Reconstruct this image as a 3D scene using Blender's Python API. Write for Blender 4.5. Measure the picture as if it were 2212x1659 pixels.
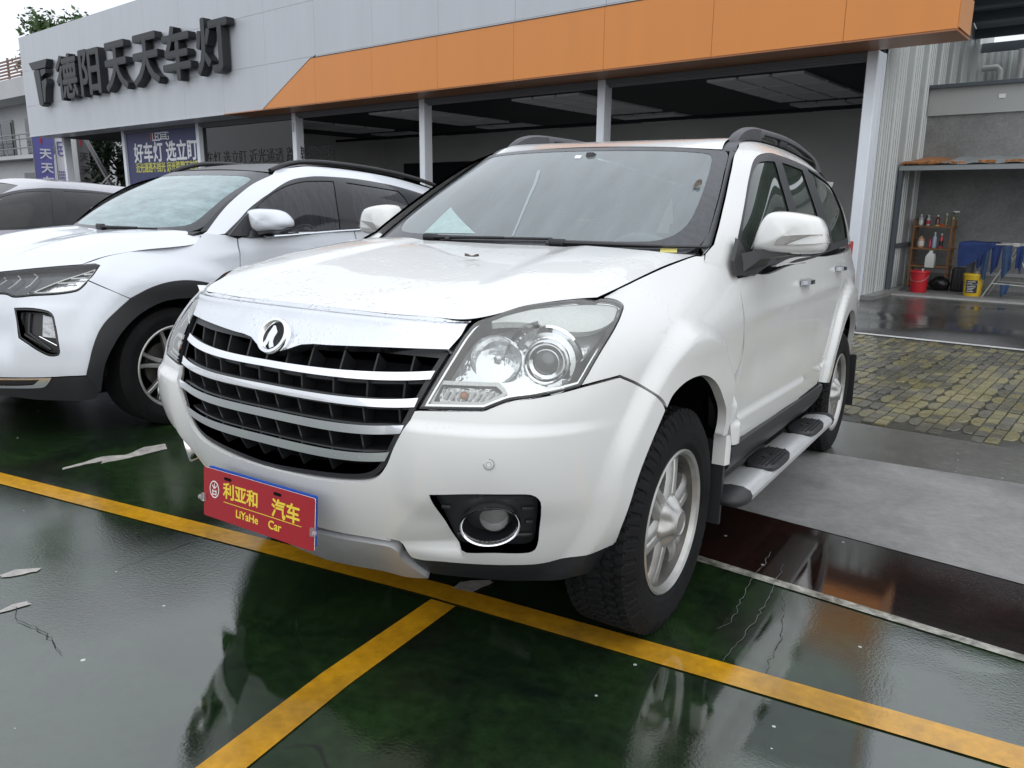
import bpy, math, random
import numpy as np
from mathutils import Matrix, Vector
from mathutils.geometry import delaunay_2d_cdt
for o in list(bpy.data.objects): bpy.data.objects.remove(o)
SC=bpy.context.scene; COL=SC.collection
R_=math.radians
# ------------------------------------------------------------------ camera
CAM_F=1698.538; CAM_YAW=0.56067; CAM_PITCH=0.194799; CAM_ROLL=0.0347525
CAM_LOC=(1.688566,-3.666244,1.274401)
def cam_axes():
    cy,sy=math.cos(CAM_YAW),math.sin(CAM_YAW);cp,sp=math.cos(CAM_PITCH),math.sin(CAM_PITCH)
    f=Vector((-sy*cp,cy*cp,-sp)); r=Vector((cy,sy,0)); u=r.cross(f); c,s=math.cos(CAM_ROLL),math.sin(CAM_ROLL)
    return r*c+u*s,-r*s+u*c,f
cr,cu,cf=cam_axes()
cd=bpy.data.cameras.new('camera'); cam=bpy.data.objects.new('camera',cd); COL.objects.link(cam)
cam.matrix_world=Matrix(((cr.x,cu.x,-cf.x,CAM_LOC[0]),(cr.y,cu.y,-cf.y,CAM_LOC[1]),(cr.z,cu.z,-cf.z,CAM_LOC[2]),(0,0,0,1)))
cd.sensor_width=36; cd.lens=36*CAM_F/2212; cd.clip_start=.05; cd.clip_end=1500
SC.camera=cam
# ------------------------------------------------------------------ overcast sky
SUN_EL,SUN_AZ=R_(30),R_(133)   # bright part of the cloud, behind the photographer
w=bpy.data.worlds.new('World'); SC.world=w; w.use_nodes=True
nt=w.node_tree; bg=nt.nodes['Background']
sky=nt.nodes.new('ShaderNodeTexSky'); sky.sky_type='NISHITA'; sky.sun_disc=False; sky.sun_elevation=SUN_EL; sky.sun_rotation=SUN_AZ
sky.air_density=1.4; sky.dust_density=4.0
hs=nt.nodes.new('ShaderNodeHueSaturation'); hs.inputs['Saturation'].default_value=.35; nt.links.new(sky.outputs[0],hs.inputs['Color'])
# even cloud layer, a little brighter towards the zenith
tc=nt.nodes.new('ShaderNodeTexCoord'); sx=nt.nodes.new('ShaderNodeSeparateXYZ'); nt.links.new(tc.outputs['Generated'],sx.inputs[0])
mx=nt.nodes.new('ShaderNodeMath'); mx.operation='MAXIMUM'; nt.links.new(sx.outputs['Z'],mx.inputs[0]); mx.inputs[1].default_value=0
ma=nt.nodes.new('ShaderNodeMath'); ma.operation='MULTIPLY_ADD'; nt.links.new(mx.outputs[0],ma.inputs[0]); ma.inputs[1].default_value=.36*13.6; ma.inputs[2].default_value=.64*13.6
nz=nt.nodes.new('ShaderNodeTexNoise'); nz.inputs['Scale'].default_value=3.0; nz.inputs['Detail'].default_value=5; nt.links.new(tc.outputs['Generated'],nz.inputs['Vector'])
mr=nt.nodes.new('ShaderNodeMapRange'); nt.links.new(nz.outputs[0],mr.inputs[0]); mr.inputs[3].default_value=.86; mr.inputs[4].default_value=1.14
mm=nt.nodes.new('ShaderNodeMath'); mm.operation='MULTIPLY'; nt.links.new(ma.outputs[0],mm.inputs[0]); nt.links.new(mr.outputs[0],mm.inputs[1])
vm=nt.nodes.new('ShaderNodeVectorMath'); vm.operation='SCALE'; vm.inputs[0].default_value=(.93,.975,1.05); nt.links.new(mm.outputs[0],vm.inputs['Scale'])
mix=nt.nodes.new('ShaderNodeMix'); mix.data_type='RGBA'; mix.inputs[0].default_value=.88; nt.links.new(hs.outputs[0],mix.inputs[6]); nt.links.new(vm.outputs[0],mix.inputs[7])
nt.links.new(mix.outputs[2],bg.inputs['Color']); bg.inputs['Strength'].default_value=.12
sl=bpy.data.lights.new('sun','SUN'); sl.energy=.85; sl.angle=R_(120); sl.color=(1,.97,.93)
so=bpy.data.objects.new('sun',sl); COL.objects.link(so)
so.rotation_euler=Vector((-math.sin(SUN_AZ)*math.cos(SUN_EL),-math.cos(SUN_AZ)*math.cos(SUN_EL),-math.sin(SUN_EL))).to_track_quat('-Z','Y').to_euler()
SC.view_settings.view_transform='Standard'; SC.view_settings.look='None'; SC.view_settings.exposure=0.0; SC.view_settings.gamma=1
SC.view_settings.use_curve_mapping=False
SC.cycles.max_bounces=8; SC.cycles.transparent_max_bounces=16; SC.cycles.glossy_bounces=4; SC.cycles.diffuse_bounces=4; SC.cycles.transmission_bounces=4
SC.cycles.use_denoising=True
SC.cycles.sample_clamp_indirect=6
# ------------------------------------------------------------------ helpers
def tag(o,label=None,cat=None,group=None,kind=None):
    if label: o['label']=label
    if cat: o['category']=cat
    if group: o['group']=group
    if kind: o['kind']=kind
    return o
def empty(name,loc=(0,0,0),label=None,cat=None,group=None,mat=None):
    o=bpy.data.objects.new(name,None); COL.objects.link(o); o.empty_display_size=.2
    if mat is not None: o.matrix_world=mat
    else: o.location=loc
    return tag(o,label,cat,group)
def link(name,me,parent=None,mat=None):
    o=bpy.data.objects.new(name,me); COL.objects.link(o)
    if mat is not None and not me.materials: me.materials.append(mat)
    if parent is not None: o.parent=parent
    return o
def mesh(name,V,Fc,mat,parent=None,smooth=False,normals=None,sharp=None):
    me=bpy.data.meshes.new(name); me.from_pydata([tuple(map(float,v)) for v in V],[],[tuple(map(int,f)) for f in Fc])
    if mat is not None: me.materials.append(mat)
    if smooth:
        me.polygons.foreach_set('use_smooth',[True]*len(me.polygons))
        if sharp is not None: me.set_sharp_from_angle(angle=R_(sharp))
    if normals is not None: me.normals_split_custom_set_from_vertices([tuple(map(float,n)) for n in normals])
    me.update()
    return link(name,me,parent)
class MB:
    """collects boxes, tubes and lathes into one mesh"""
    def __init__(s): s.V=[];s.F=[]
    def add(s,V,Fc):
        n=len(s.V); s.V+= [tuple(map(float,v)) for v in V]; s.F+=[tuple(int(i)+n for i in f) for f in Fc]; return s
    def box(s,a,b):
        (x0,y0,z0),(x1,y1,z1)=a,b
        V=[(x,y,z) for z in(z0,z1) for y in(y0,y1) for x in(x0,x1)]
        return s.add(V,[(0,2,3,1),(4,5,7,6),(0,1,5,4),(2,6,7,3),(0,4,6,2),(1,3,7,5)])
    def bev(s,a,b,r=.01):
        (x0,y0,z0),(x1,y1,z1)=a,b
        V=[];Fc=[]
        r=min(r,(x1-x0)/2.01,(y1-y0)/2.01,(z1-z0)/2.01)
        P=lambda i,x,y,z:(x,y,z)
        def ring(z,k):
            q=k
            return [(x0+q,y0+r,z),(x0+r,y0+q,z),(x1-r,y0+q,z),(x1-q,y0+r,z),(x1-q,y1-r,z),(x1-r,y1-q,z),(x0+r,y1-q,z),(x0+q,y1-r,z)]
        rings=[[(x0+r,y0+r,z0)]*0+ring(z0,r*.6),ring(z0+r,0),ring(z1-r,0),ring(z1,r*.6)]
        return s.rings(rings,True,True)
    def rings(s,rs,c0=False,c1=False,closed=True):
        n=len(rs[0]); V=[p for r in rs for p in r]; Fc=[]
        for i in range(len(rs)-1):
            for j in range(n if closed else n-1):
                k=(j+1)%n; Fc.append((i*n+j,i*n+k,(i+1)*n+k,(i+1)*n+j))
        if c0: Fc.append(tuple(reversed(range(n))))
        if c1: Fc.append(tuple((len(rs)-1)*n+j for j in range(n)))
        return s.add(V,Fc)
    def tube(s,pts,r,n=8,cap=True,flat=1.0):
        pts=[Vector(p) for p in pts]; rs=[]
        rr=r if isinstance(r,(list,tuple)) else [r]*len(pts)
        up=Vector((0,0,1))
        for i,p in enumerate(pts):
            t=(pts[min(i+1,len(pts)-1)]-pts[max(i-1,0)]).normalized()
            a=up.cross(t)
            if a.length<1e-3: a=Vector((1,0,0)).cross(t)
            a.normalize(); b=t.cross(a)
            rs.append([p+a*math.cos(2*math.pi*k/n)*rr[i]+b*math.sin(2*math.pi*k/n)*rr[i]*flat for k in range(n)])
        return s.rings(rs,cap,cap)
    def lathe(s,prof,M,n=32,a0=0,a1=2*math.pi):
        """prof: list of (radius, axial); M: matrix with local z as axis"""
        full=abs(a1-a0-2*math.pi)<1e-6; m=n if full else n+1
        rs=[[M@Vector((r*math.cos(a0+(a1-a0)*k/n),r*math.sin(a0+(a1-a0)*k/n),z)) for k in range(m)] for r,z in prof]
        return s.rings(rs,False,False,full)
    def prism(s,poly,M,h):
        """extrude a local xy polygon along local z by h"""
        a=[M@Vector((x,y,0)) for x,y in poly]; b=[M@Vector((x,y,h)) for x,y in poly]
        return s.rings([a,b],True,True)
    def build(s,name,mat,parent=None,smooth=False,sharp=35):
        return mesh(name,s.V,s.F,mat,parent,smooth,None,sharp if smooth else None)
def frame(o,z,x=(1,0,0)):
    z=Vector(z).normalized(); x=Vector(x); x=(x-z*x.dot(z)).normalized(); y=z.cross(x)
    return Matrix(((x.x,y.x,z.x,o[0]),(x.y,y.y,z.y,o[1]),(x.z,y.z,z.z,o[2]),(0,0,0,1)))
def copy_tree(o,parent=None,name=None):
    c=o.copy(); COL.objects.link(c); c.parent=parent
    for ch in o.children: copy_tree(ch,c)
    return c
# ------------------------------------------------------------------ materials
MATS={}
def M_(name,col,rough=.5,metal=0,spec=.5,coat=0,coat_r=.03,var=0,vscale=6,bump=0,bscale=60,alpha=None,em=None,rvar=0,stretch=None,ior=None):
    if name in MATS: return MATS[name]
    m=bpy.data.materials.new(name); m.use_nodes=True; t=m.node_tree; b=t.nodes['Principled BSDF']
    b.inputs['Base Color'].default_value=(*col,1); b.inputs['Roughness'].default_value=rough; b.inputs['Metallic'].default_value=metal
    b.inputs['Specular IOR Level'].default_value=spec; b.inputs['Coat Weight'].default_value=coat; b.inputs['Coat Roughness'].default_value=coat_r
    if ior: b.inputs['IOR'].default_value=ior
    if em: b.inputs['Emission Color'].default_value=(*em[:3],1); b.inputs['Emission Strength'].default_value=em[3]
    if var or bump or rvar:
        g=t.nodes.new('ShaderNodeTexCoord'); vec=g.outputs['Object']
        if stretch:
            mp=t.nodes.new('ShaderNodeMapping'); mp.inputs['Scale'].default_value=stretch; t.links.new(vec,mp.inputs[0]); vec=mp.outputs[0]
        n=t.nodes.new('ShaderNodeTexNoise'); n.inputs['Scale'].default_value=vscale; n.inputs['Detail'].default_value=6; n.inputs['Roughness'].default_value=.6; t.links.new(vec,n.inputs['Vector'])
        if var:
            r=t.nodes.new('ShaderNodeMapRange'); t.links.new(n.outputs[0],r.inputs[0]); r.inputs[1].default_value=.25; r.inputs[2].default_value=.75; r.inputs[3].default_value=1-var; r.inputs[4].default_value=1+var
            v=t.nodes.new('ShaderNodeVectorMath'); v.operation='SCALE'; v.inputs[0].default_value=col; t.links.new(r.outputs[0],v.inputs['Scale']); t.links.new(v.outputs[0],b.inputs['Base Color'])
        if rvar:
            r=t.nodes.new('ShaderNodeMapRange'); t.links.new(n.outputs[0],r.inputs[0]); r.inputs[1].default_value=.3; r.inputs[2].default_value=.7; r.inputs[3].default_value=max(0,rough-rvar); r.inputs[4].default_value=min(1,rough+rvar); t.links.new(r.outputs[0],b.inputs['Roughness'])
        if bump:
            n2=t.nodes.new('ShaderNodeTexNoise'); n2.inputs['Scale'].default_value=bscale; n2.inputs['Detail'].default_value=4; t.links.new(vec,n2.inputs['Vector'])
            bp=t.nodes.new('ShaderNodeBump'); bp.inputs['Strength'].default_value=bump; bp.inputs['Distance'].default_value=.01; t.links.new(n2.outputs[0],bp.inputs['Height']); t.links.new(bp.outputs[0],b.inputs['Normal'])
    MATS[name]=m; return m
def add_drops(m,scale=60,strength=.35,lo=.48):
    """beads of rain: round bumps scattered in patches"""
    t=m.node_tree; b=t.nodes['Principled BSDF']; N=t.nodes.new; Lk=t.links.new
    g=N('ShaderNodeTexCoord').outputs['Object']; v=N('ShaderNodeTexVoronoi'); v.inputs['Scale'].default_value=scale; Lk(g,v.inputs['Vector'])
    r=N('ShaderNodeMapRange'); Lk(v.outputs['Distance'],r.inputs[0]); r.inputs[1].default_value=.10; r.inputs[2].default_value=.42; r.inputs[3].default_value=1; r.inputs[4].default_value=0
    n=N('ShaderNodeTexNoise'); n.inputs['Scale'].default_value=9; Lk(g,n.inputs['Vector']); q=N('ShaderNodeMapRange'); Lk(n.outputs[0],q.inputs[0]); q.inputs[1].default_value=lo; q.inputs[2].default_value=lo+.12; q.inputs[3].default_value=0; q.inputs[4].default_value=1
    nz_=N('ShaderNodeSeparateXYZ'); Lk(N('ShaderNodeNewGeometry').outputs['True Normal'],nz_.inputs[0]); u=N('ShaderNodeMapRange'); Lk(nz_.outputs[2],u.inputs[0]); u.inputs[1].default_value=.25; u.inputs[2].default_value=.75
    a=N('ShaderNodeMath'); a.operation='MULTIPLY'; Lk(r.outputs[0],a.inputs[0]); Lk(q.outputs[0],a.inputs[1]); a2=N('ShaderNodeMath'); a2.operation='MULTIPLY'; Lk(a.outputs[0],a2.inputs[0]); Lk(u.outputs[0],a2.inputs[1])
    bp=N('ShaderNodeBump'); bp.inputs['Strength'].default_value=strength; bp.inputs['Distance'].default_value=.004; Lk(a2.outputs[0],bp.inputs['Height']); Lk(bp.outputs[0],b.inputs['Normal']); Lk(bp.outputs[0],b.inputs['Coat Normal'])
def M_glass(name,tint=(.5,.55,.55),trans=.6,refl=1.0,fog=0.0,veilcol=(.6,.65,.65),rough=.02,veilscale=5,stretch=(1,1,1),veilmin=.6,streak=False,ior=1.5):
    """thin pane: tinted see-through + Fresnel reflection + a diffuse veil (painted reflection or real film)"""
    m=bpy.data.materials.new(name); m.use_nodes=True; t=m.node_tree; t.nodes.clear()
    o=t.nodes.new('ShaderNodeOutputMaterial'); tr=t.nodes.new('ShaderNodeBsdfTransparent'); tr.inputs[0].default_value=(*[c*trans for c in tint],1)
    gl=t.nodes.new('ShaderNodeBsdfGlossy'); gl.inputs['Roughness'].default_value=rough; gl.inputs['Color'].default_value=(refl,refl,refl,1)
    fr=t.nodes.new('ShaderNodeFresnel'); fr.inputs[0].default_value=ior
    m1=t.nodes.new('ShaderNodeMixShader'); t.links.new(fr.outputs[0],m1.inputs[0]); 
    base=tr.outputs[0]
    if fog>0:
        df=t.nodes.new('ShaderNodeBsdfDiffuse'); df.inputs[0].default_value=(*veilcol,1)  # diffuse veil; on some panes its colour stands in for reflections
        tl=t.nodes.new('ShaderNodeMixShader')
        g=t.nodes.new('ShaderNodeTexCoord'); mp=t.nodes.new('ShaderNodeMapping'); mp.inputs['Scale'].default_value=stretch; t.links.new(g.outputs['Object'],mp.inputs[0])
        n=t.nodes.new('ShaderNodeTexNoise'); n.inputs['Scale'].default_value=veilscale; n.inputs['Detail'].default_value=7; n.inputs['Roughness'].default_value=.65; t.links.new(mp.outputs[0],n.inputs['Vector'])
        r=t.nodes.new('ShaderNodeMapRange'); t.links.new(n.outputs[0],r.inputs[0]); r.inputs[1].default_value=.3; r.inputs[2].default_value=.7; r.inputs[3].default_value=fog*veilmin; r.inputs[4].default_value=fog
        t.links.new(r.outputs[0],tl.inputs[0]); t.links.new(tr.outputs[0],tl.inputs[1]); t.links.new(df.outputs[0],tl.inputs[2]); base=tl.outputs[0]
    t.links.new(base,m1.inputs[1]); t.links.new(gl.outputs[0],m1.inputs[2]); t.links.new(m1.outputs[0],o.inputs[0])
    MATS[name]=m; return m
# ------------------------------------------------------------------ text
def text_mesh(name,s,size,depth,mat,M,parent=None,bold=0.0,align='LEFT',sx=1.0,bevel=0):
    cu_=bpy.data.curves.new(name,'FONT'); cu_.body=s; cu_.size=size; cu_.extrude=depth/2; cu_.offset=bold; cu_.align_x=align; cu_.resolution_u=3
    tmp=bpy.data.objects.new('tmp_text',cu_); COL.objects.link(tmp)
    dg=bpy.context.evaluated_depsgraph_get(); me=bpy.data.meshes.new_from_object(tmp.evaluated_get(dg))
    bpy.data.objects.remove(tmp); bpy.data.curves.remove(cu_)
    me.transform(M@Matrix.Diagonal((sx,1,1,1))); me.materials.clear(); me.materials.append(mat); me.name=name
    return link(name,me,parent)
def text_bold(name,s,size,depth,mat,M,parent=None,b=.001,sx=1.0,align='LEFT'):
    """heavy lettering: the outline swept round a small circle"""
    o=text_mesh(name,s,size,depth,mat,M,parent,0,align,sx); me=o.data; n=len(me.vertices)
    co=np.empty(n*3); me.vertices.foreach_get('co',co); co=co.reshape(-1,3); fs=[tuple(p.vertices) for p in me.polygons]
    ex=np.array((M.to_3x3()@Vector((1,0,0)))[:]);ey=np.array((M.to_3x3()@Vector((0,1,0)))[:]);ez=np.array((M.to_3x3()@Vector((0,0,1)))[:])
    V=[];F=[]
    for k in range(8):
        a=2*math.pi*k/8; V.append(co+ex*b*math.cos(a)+ey*b*math.sin(a)+ez*depth*.03*(k+1)); F+=[tuple(i+n*k for i in f) for f in fs]
    m2=bpy.data.meshes.new(name); m2.from_pydata([tuple(map(float,v)) for v in np.concatenate(V)],[],F); m2.materials.append(mat); o.data=m2; bpy.data.meshes.remove(me)
    return o
# ------------------------------------------------------------------ trimmed panels on smooth surfaces
def smooth_loop(pts,seg=.014,closed=True):
    P=[np.array(p[:2],float) for p in pts]; c=[(p[2] if len(p)>2 else 0) for p in pts]; n=len(P); out=[]
    for i in range(n if closed else n-1):
        p1,p2=P[i],P[(i+1)%n]
        p0=P[(i-1)%n] if (closed or i>0) else p1; p3=P[(i+2)%n] if (closed or i+2<n) else p2
        L=np.linalg.norm(p2-p1)+1e-9
        t1=(p2-p1) if c[i] or (p0 is p1) else .5*(p2-p0)*(L/(.5*(L+np.linalg.norm(p1-p0))+1e-9))
        t2=(p2-p1) if c[(i+1)%n] or (p3 is p2) else .5*(p3-p1)*(L/(.5*(L+np.linalg.norm(p3-p2))+1e-9))
        for t in (t1,t2):
            l=np.linalg.norm(t)
            if l>1.3*L: t*=1.3*L/l
        k=max(1,int(math.ceil(L/seg)))
        for j in range(k):
            s=j/k; h1=2*s**3-3*s*s+1;h2=s**3-2*s*s+s;h3=-2*s**3+3*s*s;h4=s**3-s*s
            out.append(h1*p1+h2*t1+h3*p2+h4*t2)
    if not closed: out.append(P[-1])
    return np.array(out)
def area2(L): x,y=L.T; return .5*float(np.sum(x*np.roll(y,-1)-np.roll(x,-1)*y))
def inset(L,d):
    if d==0: return L
    s=1 if area2(L)>0 else -1
    a=np.roll(L,1,0);b=np.roll(L,-1,0); t1=L-a;t2=b-L
    n1=np.stack([-t1[:,1],t1[:,0]],1);n2=np.stack([-t2[:,1],t2[:,0]],1)
    n1/=np.linalg.norm(n1,axis=1)[:,None]+1e-9;n2/=np.linalg.norm(n2,axis=1)[:,None]+1e-9
    n=n1+n2; l=np.linalg.norm(n,axis=1)[:,None]+1e-9; n=n/l; k=1/np.clip((n*n1).sum(1),.5,1)[:,None]
    return L+s*d*n*k
def inside(L,q):
    x,y=q.T; r=np.zeros(len(q),bool); a=L; b=np.roll(L,-1,0)
    for (x1,y1),(x2,y2) in zip(a,b):
        m=((y1>y)!=(y2>y)); 
        if m.any(): r^=m&(x<(x2-x1)*(y-y1)/(y2-y1+1e-15)+x1)
    return r
def tri_region(loops,step):
    out=loops[0]; lo=out.min(0);hi=out.max(0)
    gx=np.arange(lo[0]+step/2,hi[0],step);gy=np.arange(lo[1]+step/2,hi[1],step)
    G=np.stack(np.meshgrid(gx,gy),-1).reshape(-1,2)
    if len(G):
        k=inside(out,G)
        for h in loops[1:]: k&=~inside(h,G)
        G=G[k]
    B=np.concatenate(loops)
    if len(G):
        d=np.full(len(G),9.)
        for i in range(0,len(B),200): d=np.minimum(d,np.sqrt(((G[:,None]-B[None,i:i+200])**2).sum(2)).min(1))
        G=G[d>step*.45]
    allp=np.concatenate([B,G]) if len(G) else B
    E=[];s=0
    for l in loops: E+=[(s+i,s+(i+1)%len(l)) for i in range(len(l))]; s+=len(l)
    r=delaunay_2d_cdt([Vector(p) for p in allp],E,[],0,1e-7)
    vv=np.array([tuple(p) for p in r[0]]); T=[f for f in r[2] if len(f)==3]
    cc=vv[np.array(T)].mean(1); k=inside(out,cc)
    for h in loops[1:]: k&=~inside(h,cc)
    return vv,[t for t,q in zip(T,k) if q]
def panel(name,net,outer,mat,parent=None,holes=(),off=0.0,depth=.012,step=.03,gap=.0022,mirror=False,center=(0,0,.7),fn=None,hgap=None,rimmat=None):
    """outer/holes: dense uv loops. A sheet on the surface with folded-in edges."""
    loops=[inset(np.asarray(outer),gap)]+[inset(np.asarray(h),-(gap if hgap is None else hgap)) for h in holes]
    uv,T=tri_region(loops,step)
    def surf(q,o):
        p=net(q); n=net.normal(q); sg=np.sign(((p-np.array(center))*n).sum(1)); sg=np.where(sg==0,1,sg)
        sg[:]=np.sign(np.sum(sg)) if abs(np.sum(sg))>0 else 1
        n=n*sg[:,None]
        oo=o if fn is None else o+fn(q)
        return p+n*np.reshape(oo,(-1,1)) if np.ndim(oo) else p+n*oo, n
    V,N=surf(uv,off)
    if fn is not None:
        e=.004;a=np.array([e,0]);b=np.array([0,e])
        g=np.cross(surf(uv+a,off)[0]-surf(uv-a,off)[0],surf(uv+b,off)[0]-surf(uv-b,off)[0]); g/=np.linalg.norm(g,axis=1)[:,None]+1e-12
        g*=np.sign((g*N).sum(1))[:,None]; N=g
    T=np.array(T); fnrm=np.cross(V[T[:,1]]-V[T[:,0]],V[T[:,2]]-V[T[:,0]])
    if ((fnrm*N[T].mean(1)).sum(1)).sum()<0: T=T[:,::-1]
    Vs=[V];Ns=[N];Fs=[tuple(t) for t in T]; n0=len(V)
    if depth>0:
        for l in loops:
            p,n=surf(l,off); q=p-n*depth
            if fn is not None: q=surf(l,off)[0]-n*depth
            t=np.roll(p,-1,0)-np.roll(p,1,0); sn=np.cross(t,n); sn/=np.linalg.norm(sn,axis=1)[:,None]+1e-12
            m=len(l); Vs+=[p,q]
            # orient side normals away from the region
            c=sn if area2(l)*1>0 else -sn
            if l is not loops[0]: c=-c
            Ns+=[c,c]
            for i in range(m):
                k=(i+1)%m; Fs.append((n0+i,n0+k,n0+m+k,n0+m+i))
            n0+=2*m
    V=np.concatenate(Vs);N=np.concatenate(Ns)
    if mirror:
        V=V*np.array([-1,1,1])+np.array([2*net.xc,0,0]); N=N*np.array([-1,1,1]); Fs=[tuple(reversed(f)) for f in Fs]
    return mesh(name,V,Fs,mat,parent,True,N)
def sym_loop(half):
    h=np.asarray(half); m=h[::-1]*np.array([-1,1]); 
    k=np.abs(m[:,0])>1e-6
    return np.concatenate([h,m[k]])
def clip_half(L):
    """keep the u>=0 part of an open uv path and close it on u=0"""
    out=[]
    n=len(L)
    for i in range(n):
        a=L[i]; 
        if a[0]>=0: out.append(a)
        if i+1<n:
            b=L[i+1]
            if (a[0]<0)!=(b[0]<0):
                t=a[0]/(a[0]-b[0]); out.append(np.array([0,a[1]+(b[1]-a[1])*t]))
    return np.array(out)

# ------------------------------------------------------------------ body surfaces
import numpy as np
def spl_basis(K):
    """cardinal natural cubic spline basis on knots K -> function(t) giving weights"""
    K=np.asarray(K,float); n=len(K); h=np.diff(K)
    A=np.zeros((n,n)); D=np.zeros((n,n)); A[0,0]=A[-1,-1]=1
    for i in range(1,n-1):
        A[i,i-1]=h[i-1];A[i,i]=2*(h[i-1]+h[i]);A[i,i+1]=h[i]
        D[i,i-1]=6/h[i-1];D[i,i]=-6/h[i-1]-6/h[i];D[i,i+1]=6/h[i]
    M=np.linalg.solve(A,D); I=np.eye(n)
    def f(t):
        t=np.atleast_1d(np.asarray(t,float)); i=np.clip(np.searchsorted(K,t)-1,0,n-2)
        hh=h[i][:,None]; a=((K[i+1]-t)[:,None])/hh; b=1-a
        return a*I[i]+b*I[i+1]+((a**3-a)*M[i]+(b**3-b)*M[i+1])*hh*hh/6
    return f
class Net:
    def __init__(s,U,V,P,disp=None,sym=True,xc=0.0):
        s.sym=sym;s.xc=xc
        s.U=np.array(U,float);s.V=np.array(V,float);s.P=np.array(P,float);s.bu=spl_basis(U);s.bv=spl_basis(V);s.disp=disp
    def __call__(s,uv):
        uv=np.atleast_2d(np.asarray(uv,float)); neg=None
        if s.sym:
            neg=uv[:,0]<0; uv=np.stack([np.abs(uv[:,0]),uv[:,1]],1)
        q=np.einsum('ni,nj,jik->nk',s.bu(uv[:,0]),s.bv(uv[:,1]),s.P)
        if s.disp is not None: q=s.disp(q,uv)
        if neg is not None: q[neg,0]=2*s.xc-q[neg,0]
        return q
    def normal(s,uv,e=2e-3):
        uv=np.atleast_2d(np.asarray(uv,float));a=np.array([e,0]);b=np.array([0,e])
        n=np.cross(s(uv+a)-s(uv-a),s(uv+b)-s(uv-b)); return n/(np.linalg.norm(n,axis=1)[:,None]+1e-12)
def sstep(a,b,t):
    t=np.clip((t-a)/(b-a),0,1); return t*t*(3-2*t)
# ---------------- white suv: lower body wrap (front centre -> corner -> side -> tail centre)
def _wrap():
    Z=[.20,.37,.50,.62,.76,.90,1.00]
    front={.20:[(0,-1.96),(.2,-1.95),(.36,-1.91),(.48,-1.85),(.58,-1.77),(.66,-1.68),(.715,-1.56),(.74,-1.42)],
     .37:[(0,-2.13),(.2,-2.118),(.37,-2.08),(.50,-2.03),(.62,-1.955),(.715,-1.85),(.775,-1.71),(.82,-1.5)],
     .50:[(0,-2.21),(.2,-2.197),(.385,-2.157),(.53,-2.10),(.655,-2.02),(.76,-1.905),(.825,-1.76),(.868,-1.55)],
     .62:[(0,-2.25),(.21,-2.236),(.39,-2.20),(.54,-2.15),(.67,-2.08),(.775,-1.96),(.842,-1.80),(.88,-1.57)],
     .76:[(0,-2.262),(.22,-2.247),(.40,-2.21),(.55,-2.165),(.675,-2.105),(.785,-1.985),(.85,-1.82),(.885,-1.58)],
     .90:[(0,-2.235),(.22,-2.22),(.40,-2.172),(.55,-2.115),(.675,-2.055),(.785,-1.95),(.848,-1.80),(.882,-1.58)],
     1.0:[(0,-2.15),(.22,-2.14),(.40,-2.105),(.545,-2.05),(.665,-1.98),(.765,-1.88),(.825,-1.755),(.864,-1.57)]}
    ft=[(0,-2.083,1.04),(.22,-2.078,1.04),(.40,-2.06,1.04),(.53,-2.01,1.043),(.63,-1.91,1.066),(.70,-1.78,1.092),(.733,-1.66,1.108),(.748,-1.52,1.132)]
    ys=[-1.28,-.98,-.72,-.2,.4,1.0,1.5,1.9]
    sx={.20:.76,.37:.825,.50:.868,.62:.883,.76:.892,.90:.892,1.0:.886}
    tap=[0,0,0,0.004,.006,0,-.024,-.085]
    st=[(.757,-1.28,1.174),(.80,-.98,1.188),(.860,-.72,1.141),(.868,-.2,1.167),(.872,.4,1.198),(.862,1.0,1.23),(.812,1.5,1.255),(.745,1.9,1.27)]
    tail=lambda z:[(.72-.05*max(0,z-1.0),2.12),(.58,2.25),(.3,2.31),(0,2.33)]
    rows=[]
    for z in Z:
        r=[(x,y,z) for x,y in front[z]]
        for y,t in zip(ys,tap):
            zz=z if z<1 else z+.012*(y>-1.1)+.02*(y>.3)
            xx=sx[z]+t-(.004 if (y<-1.1 and z>.95) else 0)-(.01 if z<.4 and y>1.5 else 0)
            r.append((xx,y,zz))
        r+=[(x,y,z) for x,y in tail(z)]
        rows.append(r)
    rows.append(ft+st+[(.68,2.11,1.27),(.55,2.23,1.27),(.3,2.30,1.27),(0,2.31,1.27)])
    rows=[[(-r[1][0],r[1][1],r[1][2])]+r for r in rows]
    U=[0]
    ref=rows[4]
    for a,b in zip(ref,ref[1:]): U.append(U[-1]+((a[0]-b[0])**2+(a[1]-b[1])**2)**.5)
    V=[.20,.37,.50,.62,.76,.90,1.0,1.12]
    U=[t-U[1] for t in U]
    return U,V,rows
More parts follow.
